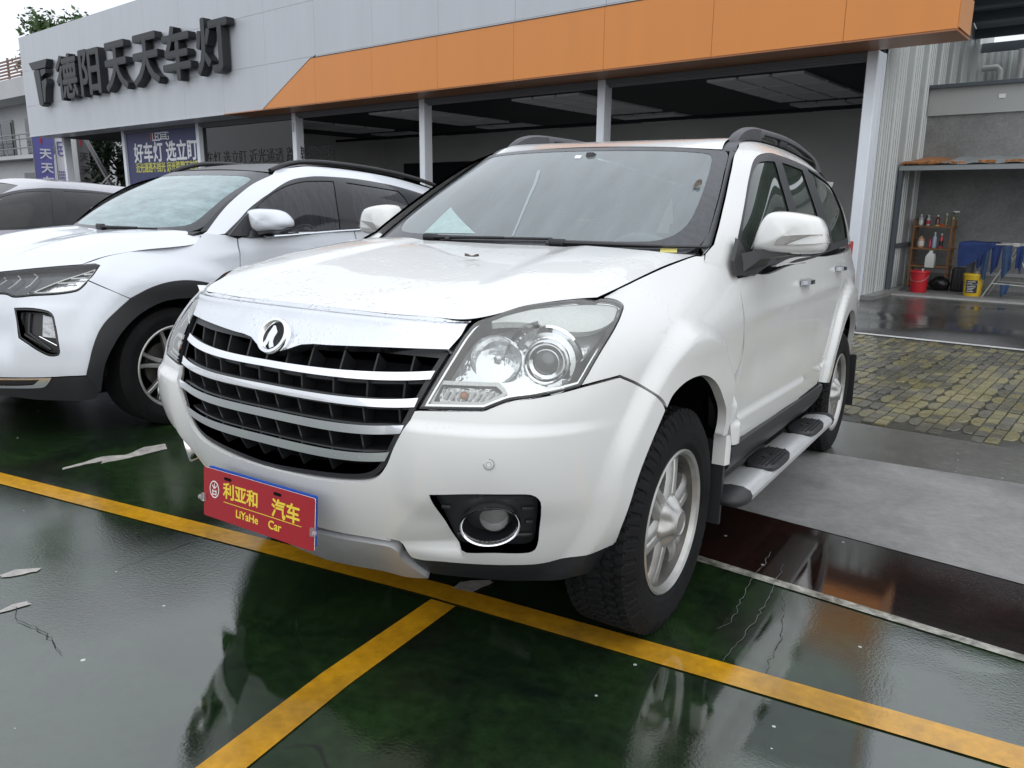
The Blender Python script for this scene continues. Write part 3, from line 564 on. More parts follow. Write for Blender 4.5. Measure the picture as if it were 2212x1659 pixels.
T2={
'headlight':[(0.3408,0.9245,1),(0.4604,0.9435,0),(0.653,0.981,0),(0.8149,1.02,0),(0.9567,1.0279,0),(1.0379,1.0225,0),(1.0638,1.0091,1),(1.0489,0.9813,0),(1.0163,0.9259,0),(0.9892,0.8883,0),(0.9577,0.8542,0),(0.9173,0.8409,0),(0.8343,0.8295,0),(0.7233,0.8218,0),(0.6048,0.8114,0),(0.5587,0.8229,0),(0.5141,0.8236,0),(0.3984,0.8225,1)],
'bumper':[(0.3995,0.8203,1),(0.5149,0.8214,0),(0.5596,0.8201,0),(0.6054,0.8086,0),(0.7238,0.819,0),(0.8348,0.8267,0),(0.9178,0.838,0),(0.9581,0.8512,0),(0.9897,0.8851,0),(0.9972,0.9027,1),(1.1125,0.8558,0),(1.2236,0.803,1),(1.1503,0.7392,0),(1.0907,0.6802,0),(1.0569,0.6258,0),(1.0385,0.5652,0),(1.0251,0.5043,0),(1.0116,0.4241,0),(1.004,0.3817,1),(0.8415,0.3754,0),(0.5448,0.3663,0),(0.2899,0.3427,1)],
'fog':[(0.6192,0.7549,1),(0.7045,0.7578,0),(0.7716,0.7538,0),(0.8289,0.742,0),(0.8529,0.7195,0),(0.8659,0.6706,0),(0.8836,0.5845,0),(0.8883,0.523,0),(0.8808,0.4997,0),(0.8378,0.4961,0),(0.7867,0.5241,0),(0.7322,0.5632,0),(0.6798,0.5949,1),(0.6561,0.6608,0)],
'valance':[(1.0059,0.379,1),(0.8411,0.3728,0),(0.5437,0.3636,0),(0.2875,0.3398,1),(0.135,0.1985,1),(0.4731,0.2459,0),(0.7586,0.2306,0),(1.0301,0.2304,0),(1.0609,0.2732,1),(1.0677,0.3106,0),(1.0765,0.3437,1)],
'strip':[(0.2875,0.3398,1),(0.5437,0.3636,0),(0.8411,0.3728,1),(0.818,0.3415,0),(0.7883,0.318,0),(0.7497,0.3124,0),(0.5113,0.3012,0),(0.2249,0.2737,1)],
'slot':[(0.2778,0.328,1),(0.539,0.3528,0),(0.7754,0.3628,1),(0.7531,0.3448,0),(0.7306,0.3311,0),(0.5204,0.3168,0),(0.2434,0.2912,1)],
'fender':[(0.9566,1.0356,1),(1.096,1.0629,0),(1.3435,1.0648,0),(1.6074,1.0567,0),(1.7498,1.0543,0),(1.7897,1.068,0),(1.8238,1.0849,1),(1.883,1.0802,0),(1.9477,1.0727,1),(2.0232,1.0557,1),(2.0218,1.0196,0),(2.025,0.9795,0),(2.0214,0.9551,0)],
'arch_o':[(1.7132,0.8943,0),(1.5863,0.9004,0),(1.4579,0.8899,0),(1.3342,0.8594,0),(1.2204,0.806,1),(1.1504,0.7423,0),(1.0908,0.6833,0),(1.0569,0.6289,0),(1.0384,0.5682,0),(1.0251,0.5074,0),(1.0115,0.4273,0),(1.005,0.3803,1)],
'arch_i':[(1.6276,0.7878,0),(1.5227,0.79,0),(1.4031,0.773,0),(1.2973,0.7275,0),(1.2211,0.6692,0),(1.1585,0.598,0),(1.114,0.5138,0),(1.09,0.4403,0),(1.0765,0.3437,0),(1.0651,0.2762,0)],
'fend_f':[(0.9967,0.9067,1),(1.0164,0.9245,0),(1.0503,0.9812,0),(1.068,1.0076,1),(1.0383,1.0264,0)],
'seam':[(0.9968,0.9061,0),(1.2248,0.8055,0)],
'hood':[(0.3603,-0.0039,0),(0.4473,0.0128,0),(0.563,0.0296,0),(0.6565,0.0342,0),(0.7269,0.035,1),(0.7338,0.1848,0),(0.7769,0.3602,0),(0.8233,0.5605,0),(0.8319,0.7626,0),(0.7942,0.9066,0),(0.7412,1.0542,1)],
'hoodb':[(0.7354,1.06,0),(0.6342,0.949,0),(0.3451,1.011,0)],
'dlo':[(-0.3025,0.0155,1),(-0.2745,0.1149,0),(-0.2447,0.2158,0),(-0.1847,0.2914,0),(-0.1243,0.3561,0),(-0.0998,0.4452,0),(0.0145,0.472,0),(0.2335,0.4731,0),(0.6499,0.4733,0),(0.9728,0.4821,0),(1.2926,0.4807,0),(1.6339,0.4673,0),(1.9859,0.4231,0),(2.0783,0.3903,0),(2.1479,0.3014,1),(1.8837,0.11,0),(1.6862,0.0258,1),(1.1531,0.0083,0),(0.8409,-0.0023,0),(0.4839,-0.003,0),(-0.0442,-0.0108,0),(-0.2164,-0.0068,1)],
'glass1':[(-0.2057,0.215,1),(-0.157,0.2867,0),(-0.0909,0.3536,0),(-0.0037,0.4096,0),(0.1961,0.4295,0),(0.4339,0.4223,0),(0.6884,0.4249,1),(0.6887,0.2599,0),(0.7126,0.0741,0),(0.7156,0.0128,1),(0.362,0.0152,0),(0.0637,0.0215,0),(-0.0685,0.0181,0),(-0.1433,0.0943,1)],
'glass2':[(0.8559,0.4231,1),(1.0887,0.4177,0),(1.4026,0.4059,0),(1.5704,0.3993,1),(1.6074,0.3122,0),(1.6228,0.1897,1),(1.5129,0.0727,0),(1.1626,0.0193,0),(0.8981,0.0144,1)],
'pillar':[(-0.4096,0.0202,1),(-0.4031,0.1897,0),(-0.385,0.3048,0),(-0.3912,0.3908,0),(-0.4154,0.4785,1)],
'seamdoor':[(3.0914,1.0578,0),(3.1289,1.0298,0)],
'hlline':[(0.6666,0.826,1),(1.0575,1.0027,1),(1.0163,0.9259,0),(0.9577,0.8542,0),(0.9173,0.8409,0),(0.8343,0.8295,0)],
'chev1':[(0.686,0.9533,0),(0.7132,0.9337,0),(0.6795,0.8781,0),(0.6523,0.8608,0)],
'chev2':[(0.5831,0.9326,0),(0.6094,0.9124,0),(0.5699,0.869,0),(0.5411,0.8534,0)],
'chev3':[(0.4869,0.9152,0),(0.513,0.8999,0),(0.4784,0.8719,0)],
's_glass1':[(-0.9612,0.2904,1),(-0.8947,0.3573,0),(-0.7687,0.3953,0),(-0.4752,0.4068,0),(-0.077,0.4024,1),(0.0029,0.281,0),(0.0387,0.1122,1),(-0.4492,0.0999,0),(-0.6375,0.0979,1)],
's_glass2':[(0.1442,0.4063,1),(0.4738,0.4097,0),(0.7144,0.4044,1),(0.5344,0.2591,0),(0.293,0.1058,1),(0.1838,0.1082,1),(0.1635,0.2623,0)],
's_dlo':[(-1.0247,0.3107,1),(-1.0046,0.3855,0),(-0.8765,0.4284,0),(-0.5678,0.4432,0),(0.0352,0.4376,0),(0.4862,0.4375,0),(0.809,0.4199,1),(0.5831,0.2278,0),(0.3979,0.0923,1),(-0.0287,0.0833,0),(-0.6157,0.0768,1)],
}

# ================================================================== white suv in front
PAINT=M_('warm_white_paint',(.69,.695,.68),rough=.27,spec=.3,coat=.7,coat_r=.02,var=.035,vscale=2.5)
BLK=M_('black_plastic',(.018,.019,.021),rough=.45,bump=.06,bscale=400)
BLKG=M_('black_gloss',(.012,.013,.015),rough=.12)
add_drops(PAINT,55,.22,.50)
DARK=M_('dark_inner',(.006,.006,.007),rough=.9,spec=.1)
CHROME=M_('chrome',(.86,.87,.88),rough=.06,metal=1)
SATIN=M_('satin_chrome',(.72,.74,.77),rough=.20,metal=1,var=.05,vscale=9,rvar=.10)
add_drops(SATIN,70,.4,.42)
SILVERP=M_('silver_paint',(.52,.53,.54),rough=.38,metal=.55,var=.12,vscale=7)
ALLOY=M_('alloy_wheel',(.40,.395,.38),rough=.34,metal=.7,var=.22,vscale=14)
RUBBER=M_('tyre_rubber',(.007,.007,.0075),rough=.75,var=.5,vscale=9,spec=.2)
REFL=M_('lamp_reflector',(.86,.88,.90),rough=.12,metal=.70,bump=1.0,bscale=16)
LAMPW=M_('lamp_white',(.84,.85,.84),rough=.3,metal=.1,bump=.4,bscale=120)
LENS=M_glass('lamp_lens',tint=(.96,.98,.97),trans=.97,fog=.14,veilcol=(.85,.85,.80),veilscale=14,ior=1.5)
WSG=M_glass('windscreen_glass',tint=(.82,.93,.92),trans=.55,fog=.34,veilcol=(.46,.54,.56),veilscale=3,stretch=(3.0,.6,.6),veilmin=.72,rough=.06,ior=1.7)  # pale veil colour stands in for the milky sky reflection
SIDEG=M_glass('side_glass',tint=(.5,.58,.54),trans=.25,fog=.42,veilcol=(.10,.13,.105),veilscale=6,rough=.02,ior=1.45)  # greenish veil colour stands in for reflected trees and wall
ROOFTRIM=M_('roof_trim',(.055,.057,.062),rough=.42,var=.2,vscale=20)
car=empty('white_suv',(0,0,0),'white SUV with chrome barred grille and red dealer plate parked nose-out','car')
def L(n,seg=.014): return smooth_loop(T1[n],seg)
def Lo(n,seg=.014): return smooth_loop(T1[n],seg,closed=False)
def both(fn):
    a=fn(False); b=fn(True); return a,b
def half_closed(n,v0=None,v1=None,seg=.014):
    h=clip_half(Lo(n,seg)); h=[p for p in h]
    if abs(h[0][0])>1e-6: h=[np.array([0,h[0][1] if v0 is None else v0])]+h
    if abs(h[-1][0])>1e-6: h=h+[np.array([0,h[-1][1] if v1 is None else v1])]
    return np.array(h)
# --- bumper with the sloping facet inside each fog lamp
_f=[np.array(p[:2]) for p in T1['fac']]
def facet(q):
    a,b=_f[0],_f[1]; d=(b-a)/np.linalg.norm(b-a); n=np.array([-d[1],d[0]]); n=n if n@(_f[3]-a)>0 else -n
    p=np.stack([np.abs(q[:,0]),q[:,1]],1)
    s=(p-a)@n; lim=abs((_f[3]-a)@n)
    top=_f[0][1]
    e=np.array(_f[3]-_f[0]); e/=np.linalg.norm(e); m=np.array([-e[1],e[0]]); m=m if m@(_f[1]-_f[0])>0 else -m
    w=sstep(-.012,.0,(p-_f[0])@m)
    low=sstep(.398,.43,p[:,1])
    return -.032*np.clip(s/lim,0,1)*w*low*(p[:,1]<top+.01)
fog=L('fog'); fogm=fog*np.array([-1,1])
bh=half_closed('bumper',v0=.5975,v1=.4225)
panel('bumper',WRAP,sym_loop(bh),PAINT,car,holes=[fog,fogm],depth=.03,step=.012,fn=facet)
for mi in (0,1):
    sg=-1 if mi else 1
    # fog lamp nest
    tr_=panel('fog_lamp_surround',WRAP,fog,BLK,car,off=-.034,depth=.0,gap=-.004,mirror=mi,step=.02)
    mb=MB(); uv0=np.array(T1['foglamp'][0][:2]); lo_,hi_=fog.min(0),fog.max(0)
    for k in range(4):
        v=lo_[1]+(hi_[1]-lo_[1])*(.17+.22*k); us=np.linspace(lo_[0]+.035-.02*k+.0,hi_[0]-.012,24); us=us[inside(fog,np.stack([us,us*0+v],1))]
        out_=((us-uv0[0])/.095)**2+((v-uv0[1])/.064)**2>1
        for us in (us[out_&(us<uv0[0])],us[out_&(us>=uv0[0])]):
          if len(us)>2:
            q=np.stack([us,us*0+v],1); p=WRAP(q); n=WRAP.normal(q); n*=np.sign((n*(p-[0,0,.7])).sum(1))[:,None]; pts=p-n*.031; pts[:,0]*=sg
            MB().tube([tuple(t) for t in pts],.006,6).build('rib',BLK,tr_,True)
    p=WRAP(uv0)[0]; n=WRAP.normal(uv0)[0]; n*=np.sign(n@(p-np.array([0,0,.7]))); n[2]*=.35; n/=np.linalg.norm(n); p=p-n*.004; p[0]*=sg; n[0]*=sg
    Mf=frame(p,n,(1,0,0))@Matrix.Diagonal((1.22,.93,1,1))
    fl=MB().lathe([(.060,-.02),(.066,.006),(.0635,.012),(.060,.009),(.057,-.004)],Mf,40).build('fog_lamp',CHROME,car,True,60)
    MB().lathe([(.058,.0),(.052,-.03),(.045,-.05),(.0,-.055)],Mf,32).build('bowl',BLKG,fl,True)
    Mf2=frame(np.array(p)+np.array(n)*-.03+np.array([.012*sg,0,.006]),(.5*sg,-.85,0),(1,0,0))
    MB().lathe([(.0,-.03),(.02,-.026),(.036,-.006),(.038,.0)],Mf2,28).build('reflector',REFL,fl,True)
    MB().lathe([(.040,.0),(.036,.006),(.02,.011),(.0,.012)],Mf2,28).build('lens',LENS,fl,True)
    # parking sensor
    ps=WRAP(np.array(T1['sensor'][0][:2]))[0]; ns=np.array([.45,-.89,0.0]); ps[0]*=sg; ns[0]*=sg
    se=MB().lathe([(.0,.003),(.006,.003),(.0065,.0015),(.0105,.002),(.012,-.001),(.012,-.008)],frame(ps,ns),24).build('parking_sensor',PAINT,car,True,40)
    MB().lathe([(.0118,.0012),(.0142,.0012)],frame(ps,ns),24).build('ring',M_('ring_grey',(.30,.30,.30),rough=.5),se)
    MB().lathe([(.0058,.0034),(.0072,.0034)],frame(ps,ns),24).build('ring',MATS['ring_grey'],se)
sk=half_closed('skid',v0=.418,v1=.335)
panel('skid_plate',WRAP,sym_loop(sk),SILVERP,car,off=.012,depth=.03,step=.025)
vl=L('valance')
both(lambda m:panel('valance',WRAP,vl,BLK,car,off=-.004,depth=.02,mirror=m))
# lower centre filler behind the skid plate
_fl=sym_loop(np.array([(0,.47),(.42,.44),(.50,.36),(.45,.30),(0,.30)]))
panel('splash_guard',WRAP,_fl,DARK,car,off=-.035,depth=0,step=.04)
# --- grille
gh_=half_closed('grille',v1=.5935)
gtop=[np.array([0,.955])]+[p for p in gh_]
gl_=sym_loop(np.array(gtop))
gr=panel('grille',WRAP,gl_,DARK,car,off=-.075,depth=0,step=.04)
panel('grille_frame',WRAP,gl_,BLK,gr,holes=[inset(gl_,.016)],off=-.010,depth=.06,step=.02,hgap=0)
bars=[]
for k in (1,2,3,4):
    pts=T1['bar%d'%k]; ci=[i for i,p in enumerate(pts) if p[2]]
    up=smooth_loop(pts[:ci[0]+1],.02,False); lo=smooth_loop(pts[ci[1]:],.02,False)
    def even(c):
        A=np.stack([np.ones(len(c)),c[:,0]**2,c[:,0]**4],1); k_=np.linalg.lstsq(A,c[:,1],rcond=None)[0]
        um=c[:,0].max(); us=np.linspace(0,um,26); return np.stack([us,k_[0]+k_[1]*us**2+k_[2]*us**4],1)
    h=np.concatenate([even(up),even(lo)[::-1]])
    bars.append((h[np.argmin(np.abs(h[:,0]-0)+ (h[:,1]<h[:,1].mean()))][1],h))
    panel('grille_bar',WRAP,sym_loop(h),CHROME,gr,off=-.004,depth=.022,step=.012,gap=0,fn=(lambda q,hh=h:.0))
def bar_v(k,u):
    h=bars[k][1]; o=np.argsort(h[:,0]); n=len(h)//2
    m=np.abs(h[:,0]-abs(u))<.03
    return h[m][:,1].max(),h[m][:,1].min()
mbv=[]
for k in range(5):
    for u in (-.43,-.33,-.23,-.125,-.04,.04,.125,.23,.33,.43):
        if k<4 and abs(u)>bars[k][1][:,0].max()-.01: continue
        vt=bar_v(k-1,u)[1] if k>0 and abs(u)<bars[k-1][1][:,0].max() else .95
        vb=bar_v(k,u)[0] if k<4 else .62
        if k==4 and abs(u)>.30: continue
        q=np.array([(u,vt+.0),(u,vb)]); p=WRAP(q); n=WRAP.normal(q); n*=np.sign((n*(p-[0,0,.7])).sum(1))[:,None]
        a0,a1=p[0]-n[0]*.014,p[0]-n[0]*.074; b0,b1=p[1]-n[1]*.030,p[1]-n[1]*.074
        MB().rings([[a0-[.003,0,0],a1-[.003,0,0],b1-[.003,0,0],b0-[.003,0,0]],[a0+[.003,0,0],a1+[.003,0,0],b1+[.003,0,0],b0+[.003,0,0]]],True,True).build('grille_rib',BLK,gr)
for k in range(4):
    um=bars[k][1][:,0].max()-.005
    us=np.linspace(-um,um,31); vv=np.array([sum(bar_v(k,u))/2 for u in us]); q=np.stack([us,vv],1); p=WRAP(q); n=WRAP.normal(q); n*=np.sign((n*(p-[0,0,.7])).sum(1))[:,None]
    rs=[[tuple(p[i]-n[i]*.02+[0,0,.014]),tuple(p[i]-n[i]*.076+[0,0,.010]),tuple(p[i]-n[i]*.076-[0,0,.012]),tuple(p[i]-n[i]*.02-[0,0,.016])] for i in range(31)]
    MB().rings(rs,True,True).build('grille_shelf',BLK,gr)
# --- bright bonnet-edge trim and emblem
ch=np.array([p for p in half_closed('chrome') if p[0]>.13 or p[1]>1.05]+[np.array([.10,.9425]),np.array([.07,.932]),np.array([.04,.922]),np.array([0,.918])])
ch[0]=(0,ch[1][1])
def chcrease(q): return .010*np.exp(-((q[:,1]-1.035)/.02)**2)
panel('grille_trim',WRAP,sym_loop(ch),SATIN,car,off=.006,depth=.03,step=.012,gap=.001,fn=chcrease)
pe=np.array([0.0,-2.212,.966]); ne=np.array([0,-.80,.42])
Me=frame(pe,ne)
em=MB().lathe([(.040,-.02),(.0525,-.012),(.055,-.002),(.052,.006),(.044,.007),(.038,.0),(.037,-.006)],Me@Matrix.Diagonal((1.03,.98,1,1)),48).build('emblem',CHROME,car,True,50)
MB().lathe([(.040,-.004),(.02,-.002),(.0,-.002)],Me,32).build('mesh_dish',M_('emblem_black',(.012,.012,.013),rough=.5,bump=1,bscale=500),em,True)
poly=[(-.004,.027),(.004,.027),(.019,.010),(.014,-.006),(.015,-.018),(.024,-.031),(.010,-.037),(.004,-.030),(.0,-.016),(-.004,-.030),(-.010,-.037),(-.024,-.031),(-.015,-.018),(-.013,.002)]
MB().prism(poly,Me@Matrix.Translation((0,0,-.003)),.010).build('crest',CHROME,em,False)
# --- headlamps
hl=L('headlight',.010)
hv0,hv1=hl[:,1].min(),hl[:,1].max()
for mi in (0,1):
    sg=-1 if mi else 1
    lamp=panel('headlight',WRAP,hl,LENS,car,off=.004,depth=.0,gap=.0045,step=.02,mirror=mi)
    panel('gasket',WRAP,hl,BLKG,lamp,holes=[inset(hl,.0050)],off=.0005,depth=.02,gap=.0005,hgap=0,step=.05,mirror=mi)
    panel('housing',WRAP,hl,REFL,lamp,off=-.062,depth=0,gap=.003,step=.02,mirror=mi)
    panel('bezel',WRAP,hl,CHROME,lamp,holes=[inset(hl,.013)],off=-.006,depth=.055,gap=.008,hgap=0,step=.05,mirror=mi)
    # frosted upper strip following the lamp's top edge
    tp=[p for p in hl if p[1]>.955]
    sel=hl[(hl[:,0]>.60)&(hl[:,0]<1.085)&(hl[:,1]>1.075)]
    top=sel[np.argsort(sel[:,0])]; low=np.stack([top[:,0],top[:,1]-.016-.085*np.sin(np.clip((top[:,0]-.56)/(1.10-.56),0,1)*math.pi)**.8],1)[::-1]
    panel('upper_reflector',WRAP,np.concatenate([top,low]),LAMPW,lamp,off=-.008,depth=.02,gap=.003,step=.02,mirror=mi)
    def at(u,v,o):
        q=np.array([[u,v]]); p=WRAP(q)[0]; n=WRAP.normal(q)[0]; n*=np.sign(n@(p-[0,0,.7])); p=p+n*o; p[0]*=sg; return p
    pp=at(*T1['projector'][0][:2],-.045); ax=np.array([.42*sg,-.90,.05])
    Mp=frame(pp,ax)
    pr_=MB().lathe([(.094,-.012),(.088,-.006),(.074,-.024),(.060,-.014),(.057,.016),(.053,.024),(.049,.022),(.044,.006),(.034,.012),(.032,.018)],Mp,48).build('projector',CHROME,lamp,True,40)
    MB().lathe([(.033,.010),(.028,.019),(.016,.026),(.0,.028)],Mp,32).build('projector_lens',M_('projector_glass',(.05,.055,.065),rough=.04,coat=1),lamp,True)
    pb=at(*T1['bowl'][0][:2],-.052)
    Mb=frame(pb,np.array([.30*sg,-.95,.03]))@Matrix.Diagonal((1.1,1.0,1,1))
    MB().lathe([(.064,.016),(.060,.020),(.056,.014),(.046,-.014),(.026,-.030),(.010,-.034),(.0095,.0),(.0,.002)],Mb,20).build('main_beam_bowl',REFL,lamp,False)
    # arc trim between the two lamps
    arc=[]
    for k in range(15):
        a=R_(105+k*9); r0,r1=.098,.108
        arc.append([Mp@Vector((r*math.cos(a)*(sg),r*math.sin(a),z)) for r,z in ((r0,.004),(r1,.010),(r1,-.02),(r0,-.02))])
    MB().rings(arc,True,True).build('arc_trim',CHROME,lamp,False)
    tn=smooth_loop(T1['turn'],.02)
    ts=panel('turn_signal',WRAP,tn,M_('turn_reflector',(.60,.60,.60),rough=.15,metal=.85,bump=1,bscale=45),lamp,off=-.036,depth=.0,gap=.004,step=.02,mirror=mi)
    panel('turn_frame',WRAP,tn,LAMPW,lamp,holes=[inset(tn,.008)],off=-.014,depth=.026,gap=-.001,hgap=0,step=.05,mirror=mi)
    tl_,th_=tn.min(0),tn.max(0); mbf=MB()
    for k in range(9):
        u=tl_[0]+(th_[0]-tl_[0])*(.16+.085*k); 
        a,b=at(u,tl_[1]+.02,-.030),at(u+.006,th_[1]-.02,-.030)
        if inside(tn,np.array([[u,tl_[1]+.02],[u+.006,th_[1]-.02]])).all(): mbf.tube([a,b],.005,5)
    if mbf.V: mbf.build('flute',LAMPW,ts,False)
    ob=at(tl_[0]+.42*(th_[0]-tl_[0]),(tl_[1]+th_[1])/2,-.026)
    MB().lathe([(.0,.012),(.008,.008),(.011,0),(.008,-.01)],frame(ob,ax),12).build('bulb',M_('amber_bulb',(.55,.22,.12),rough=.3),ts,True)
# --- bonnet, wings, doors
hh=[p for p in clip_half(Lo('hood'))]; hb=smooth_loop(T1['hood_back'],.02,False)
hood_half=np.array([np.array([0,hh[0][1]])]+[p for p in hh if p[0]>0]+[p for p in hb[1:] if p[0]>.12]+[np.array([0,.955])])
def hoodf(q):
    a=np.abs(q[:,0]); return .010*sstep(.30,.40,a-.10*(1-q[:,1]))*(1-sstep(.62,.73,a))*sstep(.10,.4,q[:,1])
panel('bonnet',HOOD,sym_loop(hood_half),PAINT,car,depth=.02,step=.025,gap=.0014,fn=hoodf,center=(0,-1.6,0))
fe=L('fender'); fd=L('front_door')
uD=3.20
def usplit(pts): return smooth_loop(pts,.02)
# u at which the rear door meets the arch: hand-set outline in surface metres
rd=usplit([(2.98,1.12,1),(3.3,1.115,0),(3.90,1.105,1),(3.86,1.03,0),(3.72,.93,0),(3.63,.80,0),(3.56,.665,1),(3.42,.64,1),(3.40,.545,1),(3.02,.532,1),(3.045,.66,0),(3.09,.80,0),(3.10,.92,0),(3.06,1.02,0)])
rq=usplit([(3.907,1.105,1),(4.4,1.105,0),(4.9,1.105,0),(5.55,1.105,1),(5.55,.35,1),(4.85,.40,0),(4.58,.50,1),(4.52,.62,0),(4.45,.74,0),(4.33,.83,0),(4.16,.875,0),(4.0,.868,0),(3.87,.80,0),(3.78,.70,0),(3.745,.60,0),(3.74,.50,1),(3.44,.545,1),(3.46,.64,1),(3.566,.66,1),(3.637,.80,0),(3.727,.93,0),(3.867,1.03,0)])
for m in (False,True):
    panel('fender',WRAP,fe,PAINT,car,depth=.03,step=.0095,gap=.0016,mirror=m)
    d1=panel('front_door',WRAP,fd,PAINT,car,depth=.02,step=.018,mirror=m)
    d2=panel('rear_door',WRAP,rd,PAINT,car,depth=.02,step=.018,mirror=m)
    panel('rear_quarter',WRAP,rq,PAINT,car,depth=.03,step=.018,mirror=m)
    sg=-1 if m else 1
    for nm,par,cx in (('handle1',d1,0),('handle2',d2,0)):
        uv=np.array(T1[nm][0][:2]); p=WRAP(uv)[0]
        y,z,x=p[1],p[2],p[0]
        hd=MB(); rs=[]
        for t,th in ((-.085,.004),(-.07,.022),(0,.026),(.07,.022),(.085,.004)):
            rs.append([(sg*(x+.004),y+t,z+.016),(sg*(x+.010+th),y+t,z+.012),(sg*(x+.012+th),y+t,z-.006),(sg*(x+.004),y+t,z-.016)])
        hd.rings(rs,True,True).build('door_handle',M_('handle_chrome',(.30,.31,.33),rough=.12,metal=1),par,True,50)
        MB().box((min(sg*(x-.02),sg*(x+.0045)),y-.065,z-.052),(max(sg*(x-.02),sg*(x+.0045)),y+.055,z-.016)).build('handle_recess',M_('recess_white',(.62,.62,.60),rough=.35),par)
    kp=WRAP(np.array(T1['keyhole'][0][:2]))[0]
    MB().lathe([(.0,.004),(.010,.004),(.012,-.006)],frame((sg*kp[0],kp[1],kp[2]),(sg,0,0)),16).build('keyhole',BLKG,d1,True)
# dark shell just inside the panels, so gaps read as gaps
sh=sym_loop(np.array([(0,.95),(.40,.98),(.6,1.06),(1.3,1.10),(1.9,1.08),(3.5,1.08),(5.55,1.08),(5.55,.46),(4.7,.46),(4.55,.62),(4.3,.86),(4.0,.90),(3.8,.80),(3.66,.60),(3.6,.46),(1.92,.46),(1.88,.66),(1.8,.80),(1.62,.885),(1.42,.86),(1.24,.80),(1.05,.45),(.5,.40),(0,.40)]))
gi=np.where(inside(gl_,sh))[0]
panel('inner_shell',WRAP,smooth_loop([(p[0],p[1],1) for p in sh],.03),DARK,car,holes=[inset(gl_,-.012),inset(hl,-.012),inset(hl*np.array([-1,1]),-.012)][:0],off=-.085,depth=0,step=.05)
# --- greenhouse
dl=L('dlo'); 
pil=smooth_loop(T1['pillar'],.014,False)
side=np.concatenate([pil,dl[:0]])
dpts=T1['dlo']; ci=[i for i,p in enumerate(dpts) if p[2]]
dl_front=smooth_loop(dpts[:ci[2]+1],.014,False)   # base of A pillar -> top -> rear lower corner
rear=[np.array([1.95,-.02]),np.array([2.08,.0]),np.array([2.08,.6]),np.array([1.9,.605])]
topl=[np.array([u,.605]) for u in np.linspace(1.85,-.86,40)]
sf=np.concatenate([pil,[np.array([-1.05,.04]),np.array([-1.03,-.012]),np.array([-.94,-.02]),np.array([-.86,-.022])],dl_front,rear,topl])
for m in (False,True):
    panel('side_frame',GH,sf,PAINT,car,depth=.012,step=.025,gap=.001,mirror=m,center=(0,.5,1.0))
    wt=panel('window_surround',GH,dl,BLK,car,holes=[L('glass1'),L('glass2'),L('glass3')],off=.0,depth=.015,step=.025,gap=.002,hgap=0,mirror=m,center=(0,.5,1.0))
    for g in ('glass1','glass2','glass3'):
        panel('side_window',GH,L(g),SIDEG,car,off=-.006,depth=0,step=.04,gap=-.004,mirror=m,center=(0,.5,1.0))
    # weather strip along the belt
# windscreen
we=smooth_loop(T1['ws_edge'],.014,False); to=smooth_loop(T1['trim_out'],.014,False)
gu=.705
wsl=sym_loop(np.array([(0,.806),(.35,.806),(.60,.802),(.70,.795),(.708,.6),(.713,.3),(.716,.15),(.70,.06),(.66,.01),(.55,.004),(.3,.004),(0,.004)]))
wsl=smooth_loop([(p[0],p[1],0) for p in wsl],.03)
ws=panel('windscreen',WS,wsl,WSG,car,depth=0,step=.04,gap=0,center=(0,0,.9))
inn=sym_loop(np.array([(0,.770),(.3,.770),(.55,.767),(.622,.755),(.640,.70),(.645,.5),(.642,.3),(.630,.19),(.595,.115),(.53,.075),(.3,.060),(0,.058)]))
inn=smooth_loop([(p[0],p[1],0) for p in inn],.02)
FRIT=M_('windscreen_frit',(.045,.047,.052),rough=.25,var=.3,vscale=40)
panel('frit_band',WS,wsl,FRIT,ws,holes=[inn],off=.0012,depth=0,step=.04,gap=.001,hgap=0,center=(0,0,.9))
for m in (False,True):
    tro=np.concatenate([np.array([(.712,.80),(.712,.6),(.716,.3),(.718,.15)]),np.array([(.705,.04),(.725,.0)]),to[::-1]])
    panel('pillar_trim',WS,smooth_loop([(p[0],p[1],1) for p in tro],.03),ROOFTRIM,car,off=.007,depth=.02,step=.03,gap=0,mirror=m,center=(0,0,.9))
